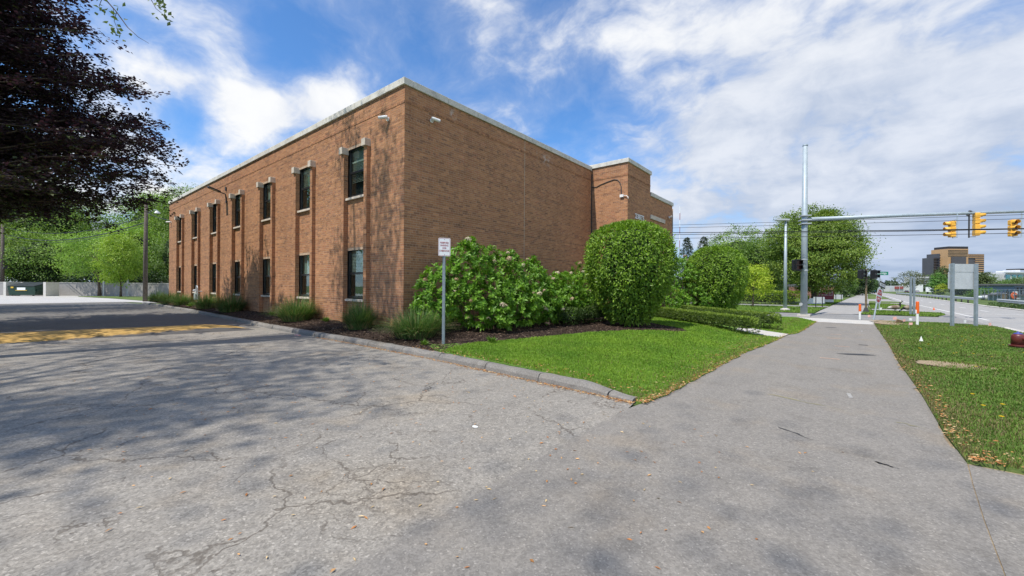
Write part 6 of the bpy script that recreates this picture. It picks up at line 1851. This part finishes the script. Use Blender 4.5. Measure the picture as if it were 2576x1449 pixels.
for sx in (-0.89, 0.89):
    MB().add([(sx - 0.86, -0.94, 1.26), (sx + 0.86, -0.94, 1.26), (sx + 0.86, 0.9, 1.78), (sx - 0.86, 0.9, 1.78), (sx - 0.86, -0.94, 1.32), (sx + 0.86, -0.94, 1.32), (sx + 0.86, 0.9, 1.84), (sx - 0.86, 0.9, 1.84)], [(3, 2, 1, 0), (4, 5, 6, 7), (0, 1, 5, 4), (1, 2, 6, 5), (2, 3, 7, 6), (3, 0, 4, 7)]).build('lid', 'dumpster_lid', dp)
for sx in (-1.86, 1.86):
    MB().box((sx, -0.1, 0.75), (0.16, 1.1, 0.22)).build('fork_pocket', 'dumpster_green', dp)
MB().box((0.0, -0.875, 0.95), (1.1, 0.02, 0.32)).build('label_plate', 'sign_white', dp)
MB().box((0.0, -0.87, 0.74), (1.5, 0.02, 0.07)).build('stripe', 'sticker_yellow', dp)
MB().box((-1.15, -0.91, 1.12), (0.36, 0.02, 0.2)).build('sticker', 'sticker_yellow', dp)
for sx in (-1.4, 1.4):
    MB().tube([(sx - 0.05, -0.7, 0.1), (sx + 0.05, -0.7, 0.1)], 0.1, 10).build('wheel', 'dumpster_lid', dp)
for (x, y, h, lb) in ((-79.3, 7.9, 2.1, 'pale stake post beside the wider yellow green sapling'), (-73.6, 9.6, 2.3, 'pale stake post beside the oval sapling')):
    t = MB().tube([(0, 0, 0), (0, 0, h)], 0.085, 8).build('stake_post', 'galv_flat'); t.location = (x, y, 0.02); tag(t, lb, 'post')

# ---- gas meter by the facade
gm = thing('gas_meter', 'grey green gas meter with a looped pipe among the grass clumps', 'gas meter', (-32.2, 7.45, 0.24))
MB().box((0, 0, 0.62), (0.36, 0.26, 0.42)).build('meter_body', 'meter_green', gm, bevel=0.05)
mbx = MB(); mbx.tube([(-0.12, 0, 0.8), (-0.12, 0, 1.2), (-0.06, 0, 1.3), (0.1, 0, 1.3), (0.18, 0, 1.2), (0.18, 0, -0.1)], 0.035, 8); mbx.tube([(-0.12, 0, 0.95), (-0.5, 0, 0.95), (-0.5, 0.4, 0.95)], 0.03, 8)
mbx.build('pipe', 'galv_flat', gm)
MB().lathe([(0.11, 0), (0.11, 0.06), (0.05, 0.1)], c=(-0.45, 0, 0.98), n=12).build('regulator', 'galv_flat', gm)

# ---- far right background
def far_tree(name, label, x0, x1, ytop, dep, c1, c2, seed, n=90, per=42, leaf=0.35, bot=0.18, group='trees beyond the road', limbs=14, inner=0.4, **kw):
    p = at((x0 + x1) / 2, 740, dep); H = at((x0 + x1) / 2, ytop, dep).z; R_ = (x1 - x0) / 2 / 1030.04 * dep
    zc_ = H * (0.5 + bot / 2)
    return tree(name, label, (p.x, p.y, 0), H * bot + 0.5, (p.x, p.y, zc_), (R_, R_, H - zc_), n, per, R_ * 0.17, leaf, c1, c2, max(0.12, H * 0.02), seed, group=group, limbs=limbs, inner=inner, **kw)


D1, D2 = (0.053, 0.083, 0.030), (0.128, 0.173, 0.068)
far_tree('broadleaf_tree', 'thin airy tree with open branches beyond the road, left of the towers', 2270, 2322, 684, 150, (0.090, 0.105, 0.053), (0.180, 0.210, 0.105), 301, 60, 30, 0.42, 0.35, lump_amp=0.5)
far_tree('broadleaf_tree', 'dull dark tree directly below the dark left tower', 2352, 2394, 672, 170, D1, D2, 302, 150, 45, 0.45, 0.05)
far_tree('young_tree', 'fresh green small tree below the left tower', 2343, 2377, 690, 135, (0.083, 0.195, 0.038), (0.180, 0.330, 0.075), 303, 90, 40, 0.35, 0.08)
far_tree('young_tree', 'yellow green bushy tree at the foot of the fresh green one', 2354, 2376, 714, 125, (0.240, 0.300, 0.030), (0.450, 0.510, 0.075), 304, 60, 36, 0.3, 0.1)
far_tree('broadleaf_tree', 'olive tree seen under and right of the blank sign', 2446, 2484, 680, 125, D1, (0.165, 0.210, 0.075), 305, 150, 45, 0.36, 0.05)
far_tree('broadleaf_tree', 'dark tree glimpsed between the blank sign posts', 2392, 2446, 698, 140, (0.030, 0.053, 0.021), (0.090, 0.120, 0.045), 306, 170, 45, 0.4, 0.02)
far_tree('broadleaf_tree', 'light green tree right of the olive one by the slim pole', 2478, 2506, 690, 150, (0.105, 0.165, 0.060), (0.225, 0.300, 0.120), 307, 80, 40, 0.36, 0.1)
far_tree('shrub_clump', 'bright green shrubs spilling over the chain link fence', 2448, 2508, 729, 88, (0.075, 0.180, 0.022), (0.195, 0.330, 0.045), 308, 120, 40, 0.26, 0.0, cat='shrub')
far_tree('broadleaf_tree', 'spreading tree in front of the white office at the photo edge', 2535, 2600, 696, 190, (0.075, 0.135, 0.045), (0.180, 0.255, 0.090), 309, 140, 42, 0.45, 0.25)
far_tree('broadleaf_tree', 'lower tree at the corner of the white office', 2502, 2548, 706, 185, (0.075, 0.150, 0.038), (0.165, 0.270, 0.075), 310, 120, 42, 0.42, 0.2)
far_tree('conifer_tree', 'dark evergreen at the left of the far footpath', 2136, 2186, 684, 118, (0.021, 0.045, 0.021), (0.068, 0.105, 0.045), 311, 190, 45, 0.34, 0.06, group='trees along the far footpath')
far_tree('broadleaf_tree', 'green tree far down the path beyond the dark evergreen', 2160, 2206, 694, 170, (0.045, 0.098, 0.027), (0.120, 0.195, 0.053), 312, 150, 42, 0.42, 0.08, group='trees along the far footpath')
far_tree('broadleaf_tree', 'fresh green tree between maple and dark evergreen', 2108, 2150, 690, 92, (0.075, 0.150, 0.030), (0.180, 0.285, 0.068), 313, 130, 45, 0.26, 0.12, group='trees along the far footpath')
far_tree('broadleaf_tree', 'distant tree low under the pedestrian signals', 2186, 2216, 716, 230, (0.045, 0.083, 0.030), (0.105, 0.165, 0.060), 314, 90, 40, 0.5, 0.05, group='trees along the far footpath')
r = np.random.default_rng(330); n = 15000
xx = r.uniform(2120, 2640, n); dp_ = r.uniform(560, 700, n)
zt = 9 + 4 * np.sin(xx * 0.11) + 3 * np.sin(xx * 0.31 + 1)
pts = np.array([tuple(at(a, 733, b)) for a, b in zip(xx, dp_)]); pts[:, 2] = zt * r.random(n) ** 0.7
tl = leaf_mesh('treeline', pts, rdirs(r, n), rdirs(r, n), 4.5 * r.uniform(0.6, 1.3, n), 3.2, colour_mix(r, n, (0.053, 0.083, 0.053), (0.112, 0.150, 0.090)), 'leaf_dark', None)
tag(tl, 'low bluish treeline along the horizon beyond the road', 'treeline', kind='stuff')
n = 9000; xx = r.uniform(1690, 2140, n); dp_ = r.uniform(85, 120, n); pts = np.array([tuple(at(a, 733, b)) for a, b in zip(xx, dp_)]); pts[:, 2] = (4.2 + 1.2 * np.sin(xx * 0.05)) * r.random(n) ** 0.7
tl = leaf_mesh('thicket', pts, rdirs(r, n), rdirs(r, n), 0.75 * r.uniform(0.6, 1.3, n), 0.5, colour_mix(r, n, (0.033, 0.068, 0.021), (0.090, 0.143, 0.045)), 'leaf_dark', None)
tag(tl, 'dark thicket closing the view behind the maple', 'thicket', kind='stuff')

plain('tower_glass', (0.055, 0.055, 0.065), 0.22, 0.1, 0.05, spec=0.6)
plain('tower_gold', (0.46, 0.27, 0.13), 0.35, 0.08, 0.05, spec=0.5)
plain('tower_roof', (0.03, 0.03, 0.035), 0.7)
plain('pale_panel', (0.50, 0.50, 0.49), 0.7, 0.06, 0.3)
plain('teal_glass', (0.06, 0.22, 0.27), 0.15, 0.1, 0.5, spec=0.6)
plain('brick_far', (0.26, 0.13, 0.09), 0.9, 0.12, 2.0)
plain('slate_blue', (0.20, 0.24, 0.32), 0.7, 0.06, 1.0)
plain('dark_panel', (0.025, 0.024, 0.022), 0.7)
plain('rail_red', (0.30, 0.06, 0.06), 0.7)


def slab(parent, name, mat, x0, x1, ytop, dep, thick, ybot=None, z0=None, dd=0.0):
    """upright block seen between two picture columns at a depth"""
    a = at(x0, 735, dep); b = at(x1, 735, dep); c = (a + b) / 2
    zt = at((x0 + x1) / 2, ytop, dep).z; zb = z0 if z0 is not None else (at((x0 + x1) / 2, ybot, dep).z if ybot else 0.0)
    w = (b - a).length
    cc = c + Vector((FWD.x, FWD.y, 0)).normalized() * (thick / 2 + dd)
    return MB().box((cc.x, cc.y, (zt + zb) / 2), (w, thick, zt - zb), math.atan2((b - a).y, (b - a).x)).build(name, mat, parent)


tw_ = thing('office_tower', 'tall golden glass office tower with a dark recessed front, middle of the three', 'office tower', tuple(at(2408, 735, 1400) * 1.0), 0, 'office towers on the skyline')
tw_.location = (0, 0, 0)
slab(tw_, 'shaft', 'tower_gold', 2383, 2435, 626, 1400, 55)
slab(tw_, 'glass_front', 'tower_glass', 2393, 2430, 646, 1398, 2)
slab(tw_, 'crown_roof', 'tower_roof', 2385, 2434.5, 620, 1402, 48, 626.2)
for k in range(5):
    slab(tw_, 'floor_band', 'tower_roof', 2384.5, 2434, 629.2 + k * 3.6, 1399, 1.5, 630.2 + k * 3.6)
tl_ = thing('office_tower', 'dark stepped glass office tower on the left of the golden one', 'office tower', (0, 0, 0), 0, 'office towers on the skyline')
slab(tl_, 'shaft', 'tower_glass', 2348, 2364, 648, 1430, 40); slab(tl_, 'upper_shaft', 'tower_glass', 2363, 2386, 638, 1425, 45)
for k in range(9):
    slab(tl_, 'floor_band', 'tower_roof', 2364.5, 2385, 641 + k * 6.5, 1423, 1.5, 642.6 + k * 6.5); slab(tl_, 'floor_band', 'tower_roof', 2348.5, 2363, 651 + k * 6.5, 1428, 1.5, 652.6 + k * 6.5)
tr_ = thing('office_tower', 'banded office tower on the right of the golden one', 'office tower', (0, 0, 0), 0, 'office towers on the skyline')
slab(tr_, 'shaft', 'tower_glass', 2435, 2475, 639, 1440, 45)
for k in range(13):
    slab(tr_, 'floor_band', 'tower_gold', 2453.5, 2474.5, 640.5 + k * 5.2, 1437, 2, 642.7 + k * 5.2)
for k in range(2):
    slab(tr_, 'floor_band', 'tower_gold', 2436, 2453, 640.5 + k * 5.2, 1437, 2, 642.7 + k * 5.2)
st_ = thing('striped_office', 'pale mid rise office with dark window stripes left of the towers', 'office building', (0, 0, 0))
slab(st_, 'wall', 'pale_panel', 2318, 2351, 696, 900, 40); slab(st_, 'penthouse', 'tower_roof', 2328, 2349, 693, 905, 30, 697); slab(st_, 'side_wing', 'tower_glass', 2302, 2318, 714, 902, 30)
for k in range(6):
    slab(st_, 'window_stripe', 'tower_glass', 2319, 2350.5, 700 + k * 5.6, 899, 1.2, 702.2 + k * 5.6)
wo2 = thing('white_office', 'pale office building with teal windows at the right photo edge', 'office building', (0, 0, 0))
slab(wo2, 'side_wall', 'pale_panel', 2511, 2531, 690, 302, 20); slab(wo2, 'wall', 'pale_panel', 2531, 2640, 685, 300, 25); slab(wo2, 'parapet', 'galv_flat', 2530, 2640, 684, 299, 1, 687.5)
for k in range(6):
    slab(wo2, 'window', 'teal_glass', 2532.5 + k * 15.2, 2541 + k * 15.2, 691.5, 299.4, 0.8, 711)
for x0, x1, yt in ((2536, 2548, 681), (2554, 2566, 679)):
    slab(wo2, 'roof_unit', 'white_metal', x0, x1, yt, 310, 8, 686)
slab(wo2, 'roof_canopy', 'tower_roof', 2562, 2640, 676, 312, 8, 678.5)
dl_ = thing('dark_pavilion', 'low dark flat roofed building behind the parked cars', 'building', (0, 0, 0))
slab(dl_, 'wall', 'dark_panel', 2491, 2548, 722, 150, 12); slab(dl_, 'fascia', 'roofing', 2489, 2530, 719, 149, 14, 723.5)
slab(dl_, 'door', 'pale_panel', 2493, 2497.5, 727, 149.8, 0.5, 733)
gh = thing('blue_grey_house', 'blue grey porch front with dark framing above the green shed', 'building', (0, 0, 0))
slab(gh, 'wall', 'slate_blue', 2553, 2640, 718, 95, 8); slab(gh, 'roof', 'roofing', 2551, 2640, 714, 94.5, 9.5, 718)
for k in range(4):
    slab(gh, 'porch_post', 'dark_panel', 2561 + k * 9, 2562.2 + k * 9, 723, 94.3, 0.2, 741)
slab(gh, 'porch_rail', 'dark_panel', 2554, 2640, 723.6, 94.2, 0.2, 724.8); slab(gh, 'porch_rail', 'dark_panel', 2554, 2640, 731.4, 94.2, 0.2, 732.3)
slab(gh, 'crate', 'white_metal', 2555, 2560.5, 733, 94.0, 0.6, 741)
gs = thing('green_shed', 'plain grey green shed wall at the right photo edge', 'shed', (0, 0, 0))
slab(gs, 'wall', 'meter_green', 2557, 2640, 744, 66, 4); slab(gs, 'roof', 'roofing', 2555, 2640, 741.5, 65.7, 4.8, 744); slab(gs, 'plaque', 'pale_panel', 2559, 2568, 749, 65.8, 0.15, 753)
os_ = thing('orange_board', 'round orange and white sign board beside the green shed', 'sign', tuple(at(2551, 758.5, 66)), YAW)
os_.location.z = 0
MB().lathe([(0.02, -0.04), (0.52, -0.04), (0.55, 0), (0.52, 0.04), (0.02, 0.04)], c=(0, 0, 0.85), n=20, ax='y').build('board', 'marker_orange', os_); MB().box((0.05, -0.05, 0.95), (0.55, 0.03, 0.16)).build('stripe', 'sign_white', os_)
for sx in (-0.95, 0.75):
    MB().tube([(sx, 0.1, 0), (sx, 0.1, 1.9)], 0.05, 6).build('post', 'dark_metal', os_)
MB().box((-1.3, 0.2, 0.55), (1.0, 0.06, 1.1), 0, 0.75).build('brace_board', 'rust_steel', os_)
rb_ = thing('brick_church', 'brown brick church wall glimpsed under the maple', 'building', (0, 0, 0))
slab(rb_, 'wall', 'brick_far', 2040, 2098, 722, 75, 6); slab(rb_, 'roof', 'roofing', 2036, 2102, 715, 75.5, 7, 722); slab(rb_, 'door', 'white_metal', 2061, 2064, 728, 74.8, 0.3)
rh = thing('far_house', 'small reddish house glimpsed between pole and brick building', 'house', (0, 0, 0))
slab(rh, 'wall', 'brick_far', 408, 430, 706, 95, 6); slab(rh, 'roof', 'roofing', 404, 440, 697, 95.5, 7, 706)
fr_ = thing('red_slat_building', 'low building with red and white uprights far along the road', 'building', (0, 0, 0))
slab(fr_, 'wall', 'pale_panel', 2248, 2302, 719, 420, 12); slab(fr_, 'block', 'white_metal', 2296, 2322, 716, 425, 12)
for k in range(5):
    slab(fr_, 'red_panel', 'rail_red', 2252 + k * 4.4, 2254.6 + k * 4.4, 720.5, 419, 0.6, 727)
slab(fr_, 'flank', 'pale_panel', 2222, 2238, 723.5, 418, 12)


# ---- vehicles far beyond the road
plain('car_black', (0.02, 0.02, 0.023), 0.25, 0.05, spec=0.6)
plain('car_white', (0.72, 0.73, 0.74), 0.3, 0.03, spec=0.5)
plain('car_silver', (0.32, 0.33, 0.34), 0.3, 0.05, spec=0.6)
plain('car_blue', (0.02, 0.12, 0.32), 0.3, 0.05)
plain('car_glass', (0.02, 0.025, 0.03), 0.1, 0.05, spec=0.7)
plain('tyre', (0.012, 0.012, 0.012), 0.8)


def car(label, p, rz, mat, L=4.5, Wd=1.8, H=1.45, cat='car'):
    t = thing('parked_car', label, cat, (p[0], p[1], 0), rz, 'vehicles beyond the road')
    k = L / 4.5; h = H / 1.45
    prof = [(-2.2, 0.28), (-2.25, 0.62), (-2.1, 0.9), (-1.35, 0.98), (1.0, 0.95), (2.05, 0.78), (2.22, 0.58), (2.2, 0.28)]
    MB().prism([(a * k, b * h) for a, b in prof], -Wd / 2, Wd / 2, lambda u, v, q: (u, q, v)).build('body', mat, t, bevel=0.06)
    cab = [(-1.75, 0.93), (-1.2, 1.40), (0.25, 1.45), (1.05, 0.93)]
    MB().prism([(a * k, b * h) for a, b in cab], -Wd * 0.43, Wd * 0.43, lambda u, v, q: (u, q, v)).build('window', 'car_glass', t)
    MB().prism([(-1.18 * k, 1.385 * h), (-1.12 * k, 1.45 * h), (0.2 * k, 1.49 * h), (0.28 * k, 1.44 * h)], -Wd * 0.435, Wd * 0.435, lambda u, v, q: (u, q, v)).build('roof', mat, t)
    for sx in (-1.38, 1.38):
        for sy in (-1, 1):
            w_ = MB().tube([(sx * k, sy * (Wd / 2 - 0.2), 0.32), (sx * k, sy * (Wd / 2 + 0.01), 0.32)], 0.32, 12).build('wheel', 'tyre', t)
            MB().tube([(sx * k, sy * (Wd / 2 + 0.01), 0.32), (sx * k, sy * (Wd / 2 + 0.02), 0.32)], 0.2, 10).build('rim', 'car_silver', w_)
    for sy in (-0.6, 0.6):
        MB().box((2.2 * k, sy, 0.62 * h), (0.06, 0.35, 0.14)).build('headlight', 'car_white', t)
        MB().box((-2.22 * k, sy, 0.7 * h), (0.06, 0.3, 0.16)).build('tail_light', 'sign_red', t)


car('black car parked right of the fence end', at(2522, 752, 84), rad(215), 'car_black')
car('dark pickup sized vehicle behind the black car', at(2503, 748, 100), rad(210), 'car_black', 4.8, 1.9, 1.75)
car('grey car left of two parked before the dark pavilion', at(2520, 741, 128), rad(300), 'car_silver')
car('dark grey car right of two parked before the dark pavilion', at(2541, 741, 126), rad(300), 'car_black')
car('white car low behind the fence end', at(2506, 757, 72), rad(200), 'car_white', 4.2, 1.8, 1.2)
car('dark car driving far away on the road behind the guardrail', at(2280, 737, 260), rad(95), 'car_black')
car('silver car far away behind the guardrail', at(2306, 737, 250), rad(100), 'car_silver')
tk = thing('white_truck', 'white box truck parked below the left tower', 'truck', tuple(at(2348, 738, 190)), YAW + 0.25); tk.location.z = 0
MB().box((-1.0, 0, 2.0), (4.2, 2.3, 2.3)).build('box_body', 'white_metal', tk, bevel=0.05); MB().box((2.1, 0, 1.35), (1.9, 2.1, 1.7), 0, 0.85).build('cab', 'car_white', tk, bevel=0.1); MB().box((2.55, 0, 1.75), (1.1, 2.0, 0.6)).build('windscreen', 'car_glass', tk)
for sx in (-2.0, 2.0):
    for sy in (-1.0, 1.0):
        MB().tube([(sx, sy - 0.12, 0.45), (sx, sy + 0.12, 0.45)], 0.45, 12).build('wheel', 'tyre', tk)
bx = thing('blue_truck', 'bright blue truck far along the footpath side of the road', 'truck', tuple(at(2191, 740, 190)), rad(95)); bx.location.z = 0
MB().box((0, 0, 2.2), (6.0, 2.4, 2.6)).build('box_body', 'car_blue', bx); MB().box((3.8, 0, 1.5), (1.6, 2.2, 2.0)).build('cab', 'car_blue', bx)
for sx in (-2.2, 3.6):
    for sy in (-1.0, 1.0):
        MB().tube([(sx, sy - 0.12, 0.48), (sx, sy + 0.12, 0.48)], 0.48, 10).build('wheel', 'tyre', bx)

# far poles and mast
for x, y0, dep, h, lb in ((2493, 735, 150, 9.0, 'slim pale pole right of the blank sign'), (2241, 735, 330, 10, 'distant pole left of the bare twin post'), (2263, 735, 360, 11, 'distant pole beside the leaning sign'), (2204, 735, 300, 11, 'distant pole near the blue truck')):
    p = at(x, y0, dep); t = MB().tube([(0, 0, 0), (0, 0, h)], [0.16, 0.1], 6).build('far_pole', 'galv_flat'); t.location = (p.x, p.y, 0); tag(t, lb, 'pole', 'far poles')
am = thing('radio_mast', 'thin red and white radio mast standing far behind the low wing', 'mast', tuple(at(1708.9, 735, 600))); am.location.z = 0
for k in range(6):
    MB().tube([(0, 0, 62 + k * 10), (0, 0, 72 + k * 10)], 0.42, 6).build('segment', 'rail_red' if k % 2 == 0 else 'sign_white', am)
MB().tube([(0, 0, 0), (0, 0, 62)], 0.45, 6).build('segment', 'galv_flat', am)

# ---- person far down the path
def person(label, loc, rz):
    t = thing('person', label, 'person', loc, rz)
    J = [(0, 0, 0.92), (0, 0, 1.15), (0, 0, 1.40), (0, 0, 1.52), (0.02, 0, 1.66), (0.0, 0.1, 0.88), (0.12, 0.1, 0.5), (0.22, 0.1, 0.06), (0.32, 0.1, 0.03), (0, -0.1, 0.88), (-0.04, -0.1, 0.48), (-0.22, -0.1, 0.1), (-0.12, -0.1, 0.03), (0, 0.19, 1.40), (-0.06, 0.24, 1.12), (0.06, 0.25, 0.9), (0, -0.19, 1.40), (0.08, -0.24, 1.12), (0.2, -0.24, 0.95)]
    Ed = [(0, 1), (1, 2), (2, 3), (3, 4), (0, 5), (5, 6), (6, 7), (7, 8), (0, 9), (9, 10), (10, 11), (11, 12), (2, 13), (13, 14), (14, 15), (2, 16), (16, 17), (17, 18)]
    rr = [0.15, 0.14, 0.16, 0.06, 0.11, 0.09, 0.065, 0.045, 0.04, 0.09, 0.065, 0.045, 0.04, 0.065, 0.05, 0.035, 0.065, 0.05, 0.035]
    me = bpy.data.meshes.new('body'); me.from_pydata(J, Ed, []); me.update()
    o_ = link_mesh('body', me, 'dark_panel', t)
    md = o_.modifiers.new('skin', 'SKIN'); sv = me.skin_vertices[0].data
    for i, q in enumerate(rr):
        sv[i].radius = (q, q)
    sv[0].use_root = True
    o_.modifiers.new('sub', 'SUBSURF').levels = 1
p = at(2171, 740, 175)
person('person in dark clothes walking far down the footpath', (p.x, p.y, 0.0), rad(80))
